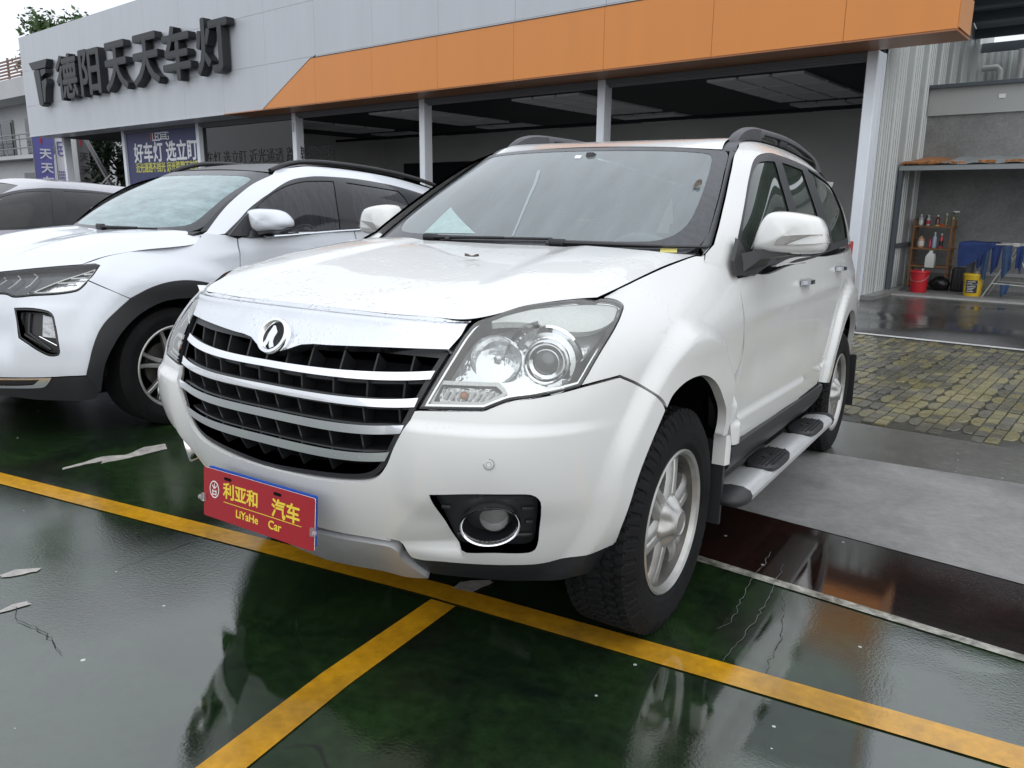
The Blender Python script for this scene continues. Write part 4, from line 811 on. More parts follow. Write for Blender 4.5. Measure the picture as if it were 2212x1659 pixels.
# roof
rfh=[(0,-.412,0),(.3,-.412,0),(.6,-.410,0),(.9,-.414,0),(.965,-.41,1),(.965,.2,0),(.965,1.0,0),(.965,2.05,1),(0,2.16,1)]
rf=smooth_loop(rfh,.03,False)
panel('roof',ROOF,sym_loop(np.concatenate([rf,[[0,2.16]]]) if rf[-1][0]>1e-3 else rf),PAINT,car,depth=.02,step=.05,gap=.001,center=(0,.8,1.0))
for m in (False,True):
    panel('roof_channel',ROOF,smooth_loop([(.93,-.40,1),(1.06,-.40,1),(1.06,2.0,1),(.93,2.0,1)],.03),ROOFTRIM,car,off=-.010,depth=0,step=.05,mirror=m,center=(0,.8,1.0))
    sg=-1 if m else 1
    # roof rail: arched bar on three feet
    rp_=[(-.17,1.672),(-.14,1.70),(-.09,1.728),(-.02,1.750),(.06,1.765),(.18,1.775),(.35,1.783),(.62,1.792),(.92,1.790),(1.2,1.774),(1.42,1.750),(1.54,1.715),(1.58,1.69)]
    q=smooth_loop([(a,b,0) for a,b in rp_],.03,False)
    rs=[]
    for i,(y,z) in enumerate(q):
        e=min(1,min(i,len(q)-1-i)/5); hgt=.030 if y>.24 and y<1.38 else .045+.03*(1-min(1,abs(y-.0)/.25)) if y<.24 else .04
        wd=.020+.006*(y<.2); x=.575-.004*abs(y-.6); zb=max(z-hgt,1.60)
        if y<.2 or y>1.42: zb=1.665 if y<.2 else 1.68
        zb=min(zb,z-.004)
        rs.append([(sg*(x+wd),y,zb+.004),(sg*(x+wd*.9),y,z-.008),(sg*(x+wd*.4),y,z),(sg*(x-wd*.4),y,z),(sg*(x-wd*.9),y,z-.008),(sg*(x-wd),y,zb+.004),(sg*(x-wd*.5),y,zb),(sg*(x+wd*.5),y,zb)])
    rl=MB().rings(rs,True,True).build('roof_rail',ROOFTRIM,car,True,50)
    MB().bev((min(sg*.555,sg*.59),.60,1.72),(max(sg*.555,sg*.59),.72,1.772),.01).build('rail_foot',BLK,rl,True)
    MB().bev((min(sg*.555,sg*.59),.20,1.72),(max(sg*.555,sg*.59),1.40,1.731),.005).build('rail_base',BLK,rl,True)
# tail spoiler
rs=[[(x,2.02,1.668-.02*(abs(x)/.5)**2),(x,2.20,1.688-.02*(abs(x)/.5)**2),(x,2.27-.06*(abs(x)/.5)**3,1.676-.03*(abs(x)/.5)**2),(x,2.10,1.63-.02*(abs(x)/.5)**2)] for x in np.linspace(-.55,.55,13)]
MB().rings(rs,True,True).build('tail_spoiler',PAINT,car,True,40)
MB().rings([[(x,2.06+.0*x,1.63),(x,2.30-.12*(abs(x)/.6)**2,1.25),(x,2.26-.12*(abs(x)/.6)**2,1.25),(x,2.02,1.63)] for x in np.linspace(-.55,.55,9)],True,True).build('rear_window',BLKG,car,True,40)
for sg in (1,-1):
    MB().rings([[(sg*(.73-.05*t),2.06+.12*t,z0),(sg*(.745-.05*t),2.07+.12*t,z0),(sg*(.745-.05*t),2.07+.12*t,z0-.34),(sg*(.72-.05*t),2.06+.12*t,z0-.34)] for t,z0 in ((0,1.27),(.5,1.27),(1,1.27))],True,True).build('tail_lamp',M_('tail_red',(.35,.01,.012),rough=.15),car,True)
# door mirror
ol=[(.855,1.235),(.856,1.262),(.864,1.297),(.876,1.328),(.893,1.352),(.918,1.362),(.965,1.363),(1.028,1.356),(1.060,1.349),(1.079,1.338),(1.098,1.310),(1.104,1.285),(1.106,1.262),(1.098,1.240),(1.070,1.231),(1.00,1.226),(.93,1.224),(.872,1.226)]
ol=[(a,1.293+(b-1.293)*1.10) for a,b in ol]
oc=smooth_loop([(a,b,0) for a,b in ol],.012); cen=oc.mean(0)
for sg in (1,-1):
    rs=[]
    for s,y in ((.985,-.640),(1.0,-.645),(.99,-.680),(.955,-.708),(.87,-.732),(.66,-.748),(.35,-.755),(.05,-.757)):
        rs.append([(sg*(cen[0]+(a-cen[0])*s),y+.10*(a-.86)*(1 if y>-.6 else .75),cen[1]+(b-cen[1])*s) for a,b in oc])
    mh=MB().rings(rs,True,True).build('door_mirror',PAINT,car,True,60)
    MB().rings([[(sg*(cen[0]+(a-cen[0])*s),y+.075*(a-.86),cen[1]+(b-cen[1])*s) for a,b in oc] for s,y in ((.975,-.645),(.965,-.60),(.94,-.56),(.86,-.545))],True,True).build('mirror_rim',BLK,mh,True,50)
    MB().rings([[(sg*(cen[0]+(a-cen[0])*.86),-.5445+.075*(a-.86),cen[1]+(b-cen[1])*.86) for a,b in oc]],False,True).build('mirror_glass',CHROME,mh)
    MB().rings([[(sg*x,y,z) for x,y,z in r] for r in ([(.84,-.80,1.215),(.84,-.60,1.225),(.865,-.58,1.15),(.865,-.83,1.15)],[(.90,-.74,1.232),(.90,-.60,1.232),(.90,-.60,1.195),(.90,-.74,1.198)],[(.99,-.70,1.236),(.99,-.60,1.236),(.99,-.60,1.214),(.99,-.70,1.216)])],True,True).build('mirror_arm',BLK,mh,True,40)
    # repeater lamp wraps the housing front
    sp=[(.945,1.249),(.955,1.268),(.975,1.281),(1.04,1.288),(1.102,1.292),(1.109,1.262),(1.03,1.254)]
    so_=smooth_loop([(a,b,1 if i in(0,4,5) else 0) for i,(a,b) in enumerate(sp)],.01)
    ang=np.arctan2(oc[:,1]-cen[1],oc[:,0]-cen[0]); rad_=np.hypot(oc[:,0]-cen[0],oc[:,1]-cen[1]); od=np.argsort(ang)
    def my(a,b,o):
        t=math.atan2(b-cen[1],a-cen[0]); r=np.interp(t,ang[od],rad_[od],period=2*math.pi); s=min(1,math.hypot(a-cen[0],b-cen[1])/r)
        return float(np.interp(s,[.05,.35,.66,.87,.955,.99,1.0],[-.757,-.755,-.748,-.732,-.708,-.68,-.645]))+.075*(a-.86)-o
    mbs=MB().rings([[(sg*a,my(a,b,-.02),b) for a,b in so_],[(sg*a,my(a,b,.008),b) for a,b in so_]],False,True)
    mbs.build('repeater_lamp',M_('repeater_plastic',(.33,.325,.31),rough=.15,coat=1,bump=.8,bscale=30),mh,False)
    # black sail at the window corner
    MB().rings([[(sg*x,y,z) for x,y,z in ((.852,-.895,1.14),(.838,-.90,1.19),(.818,-.80,1.27),(.826,-.74,1.225),(.858,-.42,1.205),(.866,-.44,1.185),(.866,-.62,1.158),(.864,-.72,1.135))],[(sg*x,y,z) for x,y,z in ((.866,-.895,1.14),(.850,-.895,1.19),(.830,-.795,1.265),(.842,-.74,1.225),(.874,-.42,1.205),(.880,-.44,1.185),(.880,-.62,1.158),(.878,-.72,1.135))]],True,True).build('mirror_sail',BLK,car,True,30)
# wipers, cowl, washer jets
def wsp(u,v,o):
    q=np.array([[u,v]]); p=WS(q)[0]; n=WS.normal(q)[0]; n*=np.sign(n@(p-[0,0,.9])); return p+n*o
cq=[( u,) for u in np.linspace(-.72,.72,25)]
rs=[]
for u in np.linspace(-.70,.70,25):
    p=wsp(u,.006,.002); rs.append([tuple(p),tuple(p+[0,-.05,-.016]),tuple(p+[0,-.12,-.05]),tuple(p+[0,0,-.06])])
MB().rings(rs,True,True).build('cowl',BLK,car,True,30)
for (u0,v0,u1,v1,ub) in ((-.30,.015,.02,.040,.42),(.23,.015,.58,.030,.66)):
    wp=MB()
    a=wsp(u0,v0,.010); wp.bev(tuple(a+[-.03,-.02,-.005]),tuple(a+[.035,.02,.022]),.008)
    pts=[tuple(wsp(u0+(u1-u0)*t,v0+(v1-v0)*t,.020-.006*t)) for t in np.linspace(0,1,8)]
    wp.tube(pts,[.011,.010,.009,.008,.007,.006,.006,.005],6)
    bl=[tuple(wsp(u1-.34+.52*t,v1-.012+.022*t,.010)) for t in np.linspace(0,1,10)]
    wp.tube(bl,.0055,6); wp.build('wiper',BLK,car,True)
for sg in (1,-1):
    p=HOOD(np.array(T1['nozzle'][0][:2]))[0]; p=(sg*p[0],p[1]-.03,p[2]-.002)
    MB().lathe([(.012,0),(.012,.006),(.008,.011),(0,.012)],frame(p,(0,-.2,1)),12).build('washer_jet',BLK,car,True)
# --- inside: dash, wheel, seats, mirror
INT=M_('cabin_grey',(.15,.15,.15),rough=.8); SEATM=M_('seat_fabric',(.30,.29,.27),rough=.9)
MB().rings([[(x,-1.05,1.16),(x,-.80,1.20),(x,-.62,1.17),(x,-.55,1.02),(x,-.6,.8),(x,-1.1,.8)] for x in (-.72,-.3,0,.3,.72)],True,True).build('dashboard',INT,car,True,30)
MB().lathe([(.175+.016*math.cos(a),.016*math.sin(a)) for a in np.linspace(0,2*math.pi,9)],frame((.36,-.50,1.12),(0,.78,.55)),28).build('steering_wheel',M_('wheel_grey',(.60,.60,.58),rough=.5),car,True)
for x in (-.36,.36):
    st=MB().bev((x-.25,-.20,.70),(x+.25,.32,.86),.05).build('seat',SEATM,car,True)
    MB().rings([[(x-.24,y,z),(x+.24,y,z),(x+.24,y+.13,z),(x-.24,y+.13,z)] for y,z in ((.22,.82),(.26,1.05),(.34,1.33))],True,True).build('backrest',SEATM,st,True,50)
    MB().bev((x-.12,.33,1.34),(x+.12,.42,1.54),.04).build('headrest',SEATM,st,True)
MB().bev((-.62,.95,.75),(.62,1.5,1.28),.06).build('rear_bench',SEATM,car,True)
MB().bev((-.72,-1.1,.30),(.72,2.15,.36),.02).build('floor_pan',DARK,car)
mp_=wsp(.075,.66,-.06)
MB().bev((mp_[0]-.11,mp_[1]-.01,mp_[2]-.05),(mp_[0]+.11,mp_[1]+.015,mp_[2]+.015),.012).build('rear_view_mirror',BLK,car,True)
MB().tube([tuple(wsp(.07,.735,-.006)),tuple(mp_)],[.03,.02],6).build('mirror_stem',BLK,car,True)
# stickers and paper seen behind the glass
panel('inspection_sticker',WS,smooth_loop(T1['sticker'],.03),M_('sticker_yellow',(.62,.55,.16),rough=.6,var=.25,vscale=90),ws,off=.0016,depth=0,gap=0,step=.05,center=(0,0,.9))
panel('toll_tag',WS,smooth_loop(T1['wmark'],.03),M_('tag_white',(.7,.75,.78),rough=.5),ws,off=.0016,depth=0,gap=0,step=.05,center=(0,0,.9))
panel('paper_sheet',WS,smooth_loop(T1['paper'],.03),M_('pale_paper',(.36,.47,.46),rough=.6,var=.12,vscale=40),ws,off=.0014,depth=0,gap=0,step=.05,center=(0,0,.9))
sk_=smooth_loop(T1['streak'],.03,False); wd_=np.linspace(.008,.004,len(sk_))[:,None]*np.array([[1,0]])
panel('water_streak',WS,np.concatenate([sk_+wd_,(sk_-wd_)[::-1]]),M_('streak_pale',(.27,.31,.33),rough=.3),ws,off=.0013,depth=0,gap=0,step=.05,center=(0,0,.9))
# --- side step, sill cover, mud flaps, arch liners
for sg in (1,-1):
    prof=[(.845,.36),(.90,.372),(.945,.372),(.972,.362),(.982,.345),(.978,.325),(.955,.312),(.88,.312),(.845,.32)]
    rs=[[(sg*x,y,z) for x,z in prof] for y in np.linspace(-.86,.62,18)]
    stp=MB().rings(rs,True,True).build('side_step',M_('step_aluminium',(.60,.61,.61),rough=.36,metal=.5,var=.1,vscale=20,stretch=(4,.4,4)),car,True,40)
    for y0,d in ((-.86,-1),(.62,1)):
        rr=[[(sg*(.913+(x-.913)*s),y0+d*t,.338+(z-.338)*s*1.02) for x,z in prof] for t,s in ((0,1.03),(.05,1.0),(.085,.86),(.11,.55),(.115,.1))]
        MB().rings(rr,True,True).build('step_end_cap',BLK,stp,True,60)
    for yc in (-.42,.27):
        pad=[]; 
        for k in range(36):
            a=2*math.pi*k/36; c_,s_=math.cos(a),math.sin(a); e=.62
            pad.append((.920+.068*abs(c_)**e*(1 if c_>0 else -1),yc+.17*abs(s_)**e*(1 if s_>0 else -1)))
        pm=MB(); pm.rings([[(sg*(.918+(x-.918)*s),yc+(y-yc)*s,z) for x,y in pad] for s,z in ((1,.362),(1,.378),(.95,.384),(.05,.384))],False,True)
        pd=pm.build('tread_pad',BLK,stp,True,40)
        dm=MB()
        for i in range(-3,4):
            for j in range(-8,9):
                x,y=.918+i*.0165,yc+j*.0185+(.009 if i%2 else 0)
                if ((x-.918)/.055)**4+((y-yc)/.155)**4<1 and ((x-.918)/.03)**2+((y-yc)/.05)**2>1: dm.box((sg*x-.0035,y-.0045,.383),(sg*x+.0035,y+.0045,.388))
        dm.lathe([(.030,0),(.030,.005),(.026,.005),(.026,0)],frame((sg*.918,yc,.383),(0,0,1))@Matrix.Diagonal((.7,1.2,1,1)),20)
        dm.build('stud',BLK,pd)
    rs=[[(sg*x,y,z) for x,z in ((.872,.535),(.908,.528),(.916,.50),(.905,.455),(.87,.41),(.80,.39),(.80,.50))] for y in np.linspace(-.93,.50,14)]+[[(sg*x,y,z) for x,z in ((.872,.535),(.905,.525),(.908,.50),(.895,.46),(.87,.43),(.80,.42),(.80,.50))] for y in (.66,)]
    MB().rings(rs,True,True).build('sill_cover',BLK,car,True,40)
    MB().rings([[(sg*x,y,z) for x,y in ((.86,-.985),(.905,-.985),(.915,-.955),(.905,-.925),(.86,-.925))] for z in (.585,.55,.475)],True,True).build('flare_end',PAINT,car,True,40)
    MB().rings([[(sg*x,y,z) for x,y in ((.66,-.975),(.90,-.975),(.90,-.955),(.66,-.955))] for z in (.56,.36,.25)],True,True).build('mud_flap',BLK,car)
    MB().rings([[(sg*x,y+ (.48-z)*.15,z) for x,y in ((.62,1.72),(.90,1.72),(.90,1.735),(.62,1.735))] for z in (.56,.40,.22)],True,True).build('mud_flap',BLK,car)
    for yc,r in ((-1.345,.475),(1.30,.49)):
        for a0,a1,xo in (((42,138,.885),(-8,42,.80)) if yc<0 else ((42,138,.885),(138,188,.78))):
            b0,b1=(a0,a1) if sg>0 else (a0+180-2*a0-(a1-a0),0)
            if sg<0: b0,b1=180-a1,180-a0
            MB().lathe([(r,.10),(r,xo)],frame((0,yc,.40),(sg,0,0),(0,1,0)),24,R_(b0)*1 if sg>0 else -R_(b1)+math.pi*0+0,R_(b1) if sg>0 else -R_(b0)).build('arch_liner',DARK,car,True)
    MB().tube([(sg*.40,-1.35,.30),(sg*.70,-1.35,.36)],.03,8).build('axle_stub',DARK,car)
# --- wheels
def make_wheel(name,parent,loc,flip,rad=.3685,width=.235,rr=.237,nsp=6,style=0,tread=True):
    Mx=Matrix.Translation(loc)@Matrix.Rotation(math.pi if flip else 0,4,'Z')
    hw=width/2; X=lambda x,r,a:(x,r*math.cos(a),r*math.sin(a))
    rim=MB()
    Ml=Mx@Matrix(((0,0,1,0),(1,0,0,0),(0,1,0,0),(0,0,0,1)))
    rim.lathe([(rr-.012,hw-.022),(rr-.002,hw-.016),(rr,hw-.008),(rr-.006,hw-.004),(rr-.016,hw-.010),(rr-.022,hw-.026)],Ml,56)
    if style==0:
        for k in range(nsp):
            a=2*math.pi*k/nsp+.26
            for off_,wd in ((0,1),):
                rs=[]
                for r,w2,xf,th in ((.045,.050,.088,.05),(.09,.047,.090,.05),(.13,.043,.088,.045),(.17,.046,.084,.04),(.196,.056,.079,.035),(.216,.074,.074,.03)):
                    c,s=math.cos(a),math.sin(a)
                    P=lambda t,x:Mx@Vector((x,r*c-t*s,r*s+t*c))
                    rs.append([P(-w2,xf-th),P(-w2*.98,xf-.014),P(-w2*.72,xf-.003),P(-w2*.42,xf),P(-w2*.12,xf-.003),P(0,xf-.010),P(w2*.12,xf-.003),P(w2*.42,xf),P(w2*.72,xf-.003),P(w2*.98,xf-.014),P(w2,xf-th)])
                rim.rings(rs,True,True,True)
    else:
        for k in range(nsp):
            a=2*math.pi*k/nsp+.35
            for sgn in (-1,1):
                rs=[]
                for r,t0,w2,xf in ((.05,.012,.016,.07),(.12,.020,.013,.062),(.17,.030,.012,.055),(.222,.048,.012,.055)):
                    c,s=math.cos(a),math.sin(a)
                    P=lambda t,x:Mx@Vector((x,r*c-t*s,r*s+t*c))
                    t0*=sgn
                    rs.append([P(t0-w2,xf-.03),P(t0-w2,xf-.004),P(t0-w2*.7,xf),P(t0+w2*.7,xf),P(t0+w2,xf-.004),P(t0+w2,xf-.03)])
                rim.rings(rs,True,True,True)
    w_=rim.build('wheel',ALLOY,parent,True,32)
    MB().lathe([(rr-.022,hw-.026),(rr-.028,hw-.06),(rr-.034,-hw+.03)],Ml,56).build('rim_barrel',M_('barrel_dark',(.13,.125,.115),rough=.5,metal=.4,var=.35,vscale=12),w_,True)  # dark spoke gaps put into the barrel colour, spokes stay lighter
    # hub cap with flutes between the spokes
    hc=MB(); n=48; rs=[]
    for x,r,m in ((.072,.080,.06),(.088,.082,.08),(.102,.070,.17),(.114,.058,.15),(.124,.048,.04),(.131,.042,0),(.134,.038,0),(.131,.035,0),(.132,.005,0)):
        rs.append([Mx@Vector((x,)+(r*(1+m*math.cos(nsp*(t-.26)))*math.cos(t),r*(1+m*math.cos(nsp*(t-.26)))*math.sin(t))) for t in np.linspace(0,2*math.pi,n,endpoint=False)])
    hc.rings(rs,False,True).build('hub_cap',ALLOY,w_,True,40)
    MB().lathe([(.145,-.02),(.145,.0),(.05,.002)],Ml,32).build('brake_disc',M_('brake_iron',(.10,.095,.09),rough=.5,metal=.6),w_,True)
    MB().lathe([(rr-.036,-hw+.03),(.02,-hw+.03)],Ml,32).build('wheel_back',DARK,w_,True)
    # tyre with moulded tread
    na=504 if tread else 96
    prof=[(rr-.006,-hw+.016),(rr+.02,-hw+.002),(rr+.055,-hw-.002),(rad-.050,-hw-.001),(rad-.044,-hw-.001),(rad-.026,-hw+.006),(rad-.012,-hw+.016)]
    tw=np.linspace(-hw+.022,hw-.022,33)
    core=[(rad-.004*(abs(t)/hw)**3,t) for t in tw]
    full=prof+core+[(r,-x) for r,x in prof[::-1]]
    m_=len(full); A=(2*np.pi*np.arange(na)/na)[:,None]; RR=np.array([f[0] for f in full])[None]; XX=np.array([f[1] for f in full])[None]
    g=np.zeros((na,m_))
    if tread:
        t=XX/hw; at=np.abs(t); np_=63
        ph=(A*np_/(2*np.pi)); zig=.035*np.sign(np.sin(2*np.pi*ph))
        c1=np.abs(np.abs(t+zig)-.27)<.045; c2=np.abs(np.abs(t-zig)-.58)<.05
        core_=(at<.86)
        lat=((ph+np.where(at>.58,1.1*at,np.where(at>.27,-.9*at+.5,.7*t)))%1)<.24
        g=np.where(core_&(c1|c2|lat),.0095,g)
        sh_=(at>=.86)&(RR>rad-.046)
        g=np.where(sh_&(((ph*.5+.12)%1)<.22),.010,g)
        g=np.where(sh_&(((ph*.5+.62)%1)<.12),.006,g)
        txt=(at>.97)&(RR<rad-.06)&(RR>rr+.03)
    rr_=RR-g
    V=np.stack([np.broadcast_to(XX,g.shape),rr_*np.cos(A),rr_*np.sin(A)],-1).reshape(-1,3)
    Mn=np.array(Mx); V=V@Mn[:3,:3].T+Mn[:3,3]
    I,J=np.meshgrid(np.arange(na),np.arange(m_-1),indexing='ij'); K=(I+1)%na
    Fc=np.stack([I*m_+J,I*m_+J+1,K*m_+J+1,K*m_+J],-1).reshape(-1,4)
    mesh('tyre',V,Fc,RUBBER,w_,not tread,None,30)
    return w_
for x,y in ((.7575,-1.35),(-.7575,-1.35),(.7575,1.35),(-.7575,1.35)):
    wl=make_wheel('wheel',car,(x,y,.3685),x<0)
    s=1 if x>0 else -1
    MB().tube([(x+s*.055,y+.10,.3685+.165),(x+s*.095,y+.095,.3685+.155)],.005,6).build('valve',M_('valve_black',(.03,.03,.03)),wl)
# --- red dealer plate held over the number plate
PLR=M_('plate_red',(.34,.006,.014),rough=.35,coat=.4); PLY=M_('plate_yellow',(.80,.62,.06),rough=.4); PLW=M_('plate_white',(.78,.78,.76),rough=.4); PLB=M_('plate_blue',(.02,.08,.42),rough=.4)
plate=empty('dealer_plate',(0,-2.285,.494),'red plate with yellow lettering clipped to the SUV bumper','sign')
Mpl=frame((0,0,0),(0,-1,.05))
def rrect(w,h,r,n=5):
    out=[]
    for cx,cy,a0 in ((w/2-r,h/2-r,0),(-w/2+r,h/2-r,90),(-w/2+r,-h/2+r,180),(w/2-r,-h/2+r,270)):
        for k in range(n): a=R_(a0+90*k/(n-1)); out.append((cx+r*math.cos(a),cy+r*math.sin(a)))
    return out
MB().prism(rrect(.452,.145,.006),Mpl,.002).build('face',PLR,plate)
MB().prism(rrect(.452,.145,.006),Mpl@Matrix.Translation((0,0,-.0025)),.0022).build('backing',PLW,plate)
MB().prism(rrect(.440,.140,.006),Mpl@Matrix.Translation((.004,.0065,-.012)),.004).build('number_plate',PLB,plate)
TX=lambda dx,dy:Mpl@Matrix.Translation((dx,dy,.0024))
text_bold('lettering','利亚和',.050,.0006,PLY,TX(-.140,.002),plate,.0011)
text_bold('lettering','汽车',.056,.0006,PLY,TX(.062,-.006),plate,.0012)
text_bold('lettering','LiYaHe',.032,.0006,PLY,TX(-.085,-.048),plate,.0006)
text_bold('lettering','Car',.034,.0006,PLY,TX(.050,-.048),plate,.0006)
MB().box((-.137,-.0003,0),(.180,.0015,.0006)).build('underline',PLY,plate).matrix_local=TX(0,-.015)
lo2=MB(); lo2.lathe([(.0205,0),(.0205,.0006),(.0178,.0006),(.0178,0)],TX(-.178,.014)@Matrix.Diagonal((1,1.25,1,1)),28)
for poly in ([(-.002,.004),(.002,.004),(.001,.017),(0,.019),(-.001,.017)],[(-.009,-.001),(-.006,-.001),(-.006,-.017),(-.009,-.017)],[(.006,-.001),(.009,-.001),(.009,-.017),(.006,-.017)],[(-.006,-.004),(.006,-.004),(.006,-.007),(-.006,-.007)],[(-.006,-.013),(.006,-.013),(.006,-.016),(-.006,-.016)],[(-.010,.010),(-.002,.001),(-.001,.004),(-.009,.013)],[(.010,.010),(.002,.001),(.001,.004),(.009,.013)]):
    lo2.prism(poly,TX(-.178,.014),.0006)
lo2.build('logo',PLW,plate)
for dx in (-.12,.085): MB().prism(rrect(.03,.009,.004),TX(dx,.055),.0006).build('slot',DARK,plate)
CLIP=M_glass('clear_clip',tint=(.95,.95,.95),trans=.9,fog=.25,veilcol=(.8,.8,.8))
for sx_ in (-1,1):
    c=MB(); Mc=Mpl@Matrix.Translation((sx_*.224,-.018,.0)); c.prism([(-.008,-.011),(.008,-.011),(.008,.011),(-.008,.011)],Mc,.008); c.lathe([(.006,0),(.0075,.006),(.004,.010),(0,.011)],Mc@Matrix.Translation((sx_*.010,0,.004)),10); c.build('clip',CLIP,plate)
# leaves lying on the car
LEAF=M_('dry_leaf',(.09,.075,.06),rough=.7,var=.4,vscale=60)
def leaf(name,p,n,x,l,wd,label):
    F_=frame(p,n,x); V=[];Fc=[]
    for i in range(7):
        t=i/6; ww=wd*math.sin(math.pi*min(1,t*.95+.03))**.8; cu_=.25*l*(t-.5)**2
        V+= [F_@Vector(((t-.5)*l,-ww,cu_+.006*abs(math.sin(5*t)))),F_@Vector(((t-.5)*l,0,cu_*.6)),F_@Vector(((t-.5)*l,ww,cu_+.008*abs(math.cos(4*t))))]
    for i in range(6):
        for j in (0,1): Fc.append((i*3+j,i*3+j+1,i*3+j+4,i*3+j+3))
    o=mesh(name,V,Fc,LEAF,None,True); tag(o,label,'leaf'); return o
hp=HOOD(np.array(T1['leafhood'][0][:2]))[0]
leaf('dry_leaf',(hp[0],hp[1],hp[2]+.012),(0,-.15,1),(1,.1,0),.055,.011,'dark curled leaf lying on the white SUV bonnet')
lp=wsp(*T1['leafws'][0][:2],.008)
leaf('dry_leaf',tuple(lp),(.1,-.6,.75),(.2,.5,.6),.05,.014,'brown leaf stuck on the white SUV windscreen')

# ================================================================== ground
UPV=np.array([-0.00453279,-0.03747866,0.99928715]); PZ=np.array([0,1.4,0.])
def zg(x,y):
    """the lot falls gently to a gutter behind the SUV, level beyond it"""
    t=np.asarray(y,float)-1.4; s=.25; sp=np.where(t/s>30,t,s*np.log1p(np.exp(np.clip(t/s,-50,30))))
    return .0375*sp+.0045*np.asarray(x,float)*(1/(1+np.exp(-np.clip(t/s,-50,50))))
_ex=np.cross([0,1,0],UPV);_ex/=np.linalg.norm(_ex);_ey=np.cross(UPV,_ex);_G=np.stack([_ex,_ey,UPV])
_th=R_(-7.0); _B=np.stack([[math.cos(_th),math.sin(_th),0],[-math.sin(_th),math.cos(_th),0],[0,0,1]])@_G
BM=Matrix(((_B[0,0],_B[1,0],_B[2,0],PZ[0]),(_B[0,1],_B[1,1],_B[2,1],PZ[1]),(_B[0,2],_B[1,2],_B[2,2],PZ[2]),(0,0,0,1)))
def b2w(p): return tuple(BM@Vector(p))
def w2b(x,y,z=0): return tuple(BM.inverted()@Vector((x,y,z)))
def wet(name,c1,c2,rough_w=.03,rough_d=.28,lo=.40,hi=.60,pscale=.35,ior=1.55,glints=0,bump=.12,bscale=90,fine=.35,c3=None,cscale=1.1,ripple=.02,crack=0,spec=.5):
    m=bpy.data.materials.new(name); m.use_nodes=True; t=m.node_tree; b=t.nodes['Principled BSDF']; N=t.nodes.new; Lk=t.links.new
    g=N('ShaderNodeNewGeometry').outputs['Position']
    def noise(sc,de=6,ro=.6,vec=g,dist=0):
        n=N('ShaderNodeTexNoise'); n.inputs['Scale'].default_value=sc; n.inputs['Detail'].default_value=de; n.inputs['Roughness'].default_value=ro; n.inputs['Distortion'].default_value=dist; Lk(vec,n.inputs['Vector']); return n.outputs[0]
    def rng(x,a,b_,c,d):
        r=N('ShaderNodeMapRange'); Lk(x,r.inputs[0]); r.inputs[1].default_value=a; r.inputs[2].default_value=b_; r.inputs[3].default_value=c; r.inputs[4].default_value=d; return r.outputs[0]
    def mix(f,a,b_):
        x=N('ShaderNodeMix'); x.data_type='RGBA'
        for s_,v in ((0,f),(6,a),(7,b_)):
            if isinstance(v,(tuple,list)): x.inputs[s_].default_value=(*v,1)
            elif isinstance(v,(int,float)): x.inputs[s_].default_value=v
            else: Lk(v,x.inputs[s_])
        return x.outputs[2]
    col=mix(rng(noise(cscale,7,.65,dist=.6),.35,.65,0,1),c1,c2)
    if c3: col=mix(rng(noise(cscale*.55,5,.6),.52,.70,0,1),col,c3)
    f=N('ShaderNodeVectorMath'); f.operation='SCALE'; Lk(col,f.inputs[0]); Lk(rng(noise(22,6,.7),.3,.7,1-fine,1+fine),f.inputs['Scale']); col=f.outputs[0]
    pud=rng(noise(pscale,4,.5,dist=.4),lo,hi,0,1)
    h=noise(bscale,4,.6)
    if crack:
        v=N('ShaderNodeTexVoronoi'); v.feature='DISTANCE_TO_EDGE'; v.inputs['Scale'].default_value=.55
        off=N('ShaderNodeVectorMath'); off.operation='MULTIPLY_ADD'; nn=N('ShaderNodeTexNoise'); nn.inputs['Scale'].default_value=2.2; nn.inputs['Detail'].default_value=6; Lk(g,nn.inputs['Vector']); Lk(nn.outputs['Color'],off.inputs[0]); off.inputs[1].default_value=(.5,.5,.5); Lk(g,off.inputs[2]); Lk(off.outputs[0],v.inputs['Vector'])
        k=N('ShaderNodeMath'); k.operation='MULTIPLY'; Lk(rng(v.outputs['Distance'],.0012,.0050,1,0),k.inputs[0]); Lk(rng(noise(.9,3),.52,.60,0,crack),k.inputs[1])
        col=mix(k.outputs[0],col,(.006,.006,.006))
    ro=rng(pud,0,1,rough_d,rough_w)
    if glints:
        v=N('ShaderNodeTexVoronoi'); v.inputs['Scale'].default_value=9; v.inputs['Randomness'].default_value=1; Lk(g,v.inputs['Vector'])
        sz=N('ShaderNodeMath'); sz.operation='LESS_THAN'; Lk(v.outputs['Distance'],sz.inputs[0])
        sp_=N('ShaderNodeSeparateColor'); Lk(v.outputs['Color'],sp_.inputs[0]); Lk(rng(sp_.outputs[0],.30,1,0.0,.075),sz.inputs[1])
        sm=N('ShaderNodeMath'); sm.operation='MULTIPLY'; Lk(sz.outputs[0],sm.inputs[0]); sm.inputs[1].default_value=glints
        col=mix(sm.outputs[0],col,(.62,.66,.66))  # raindrop glints painted into the base colour as pale dots
    Lk(col,b.inputs['Base Color']); Lk(ro,b.inputs['Roughness']); b.inputs['IOR'].default_value=ior; b.inputs['Specular IOR Level'].default_value=spec
    hm=N('ShaderNodeMath'); hm.operation='MULTIPLY'; Lk(h,hm.inputs[0]); Lk(rng(pud,0,1,1,.04),hm.inputs[1])
    rp=noise(17,2,.5); ra=N('ShaderNodeMath'); ra.operation='MULTIPLY_ADD'; Lk(rp,ra.inputs[0]); ra.inputs[1].default_value=ripple; Lk(hm.outputs[0],ra.inputs[2])
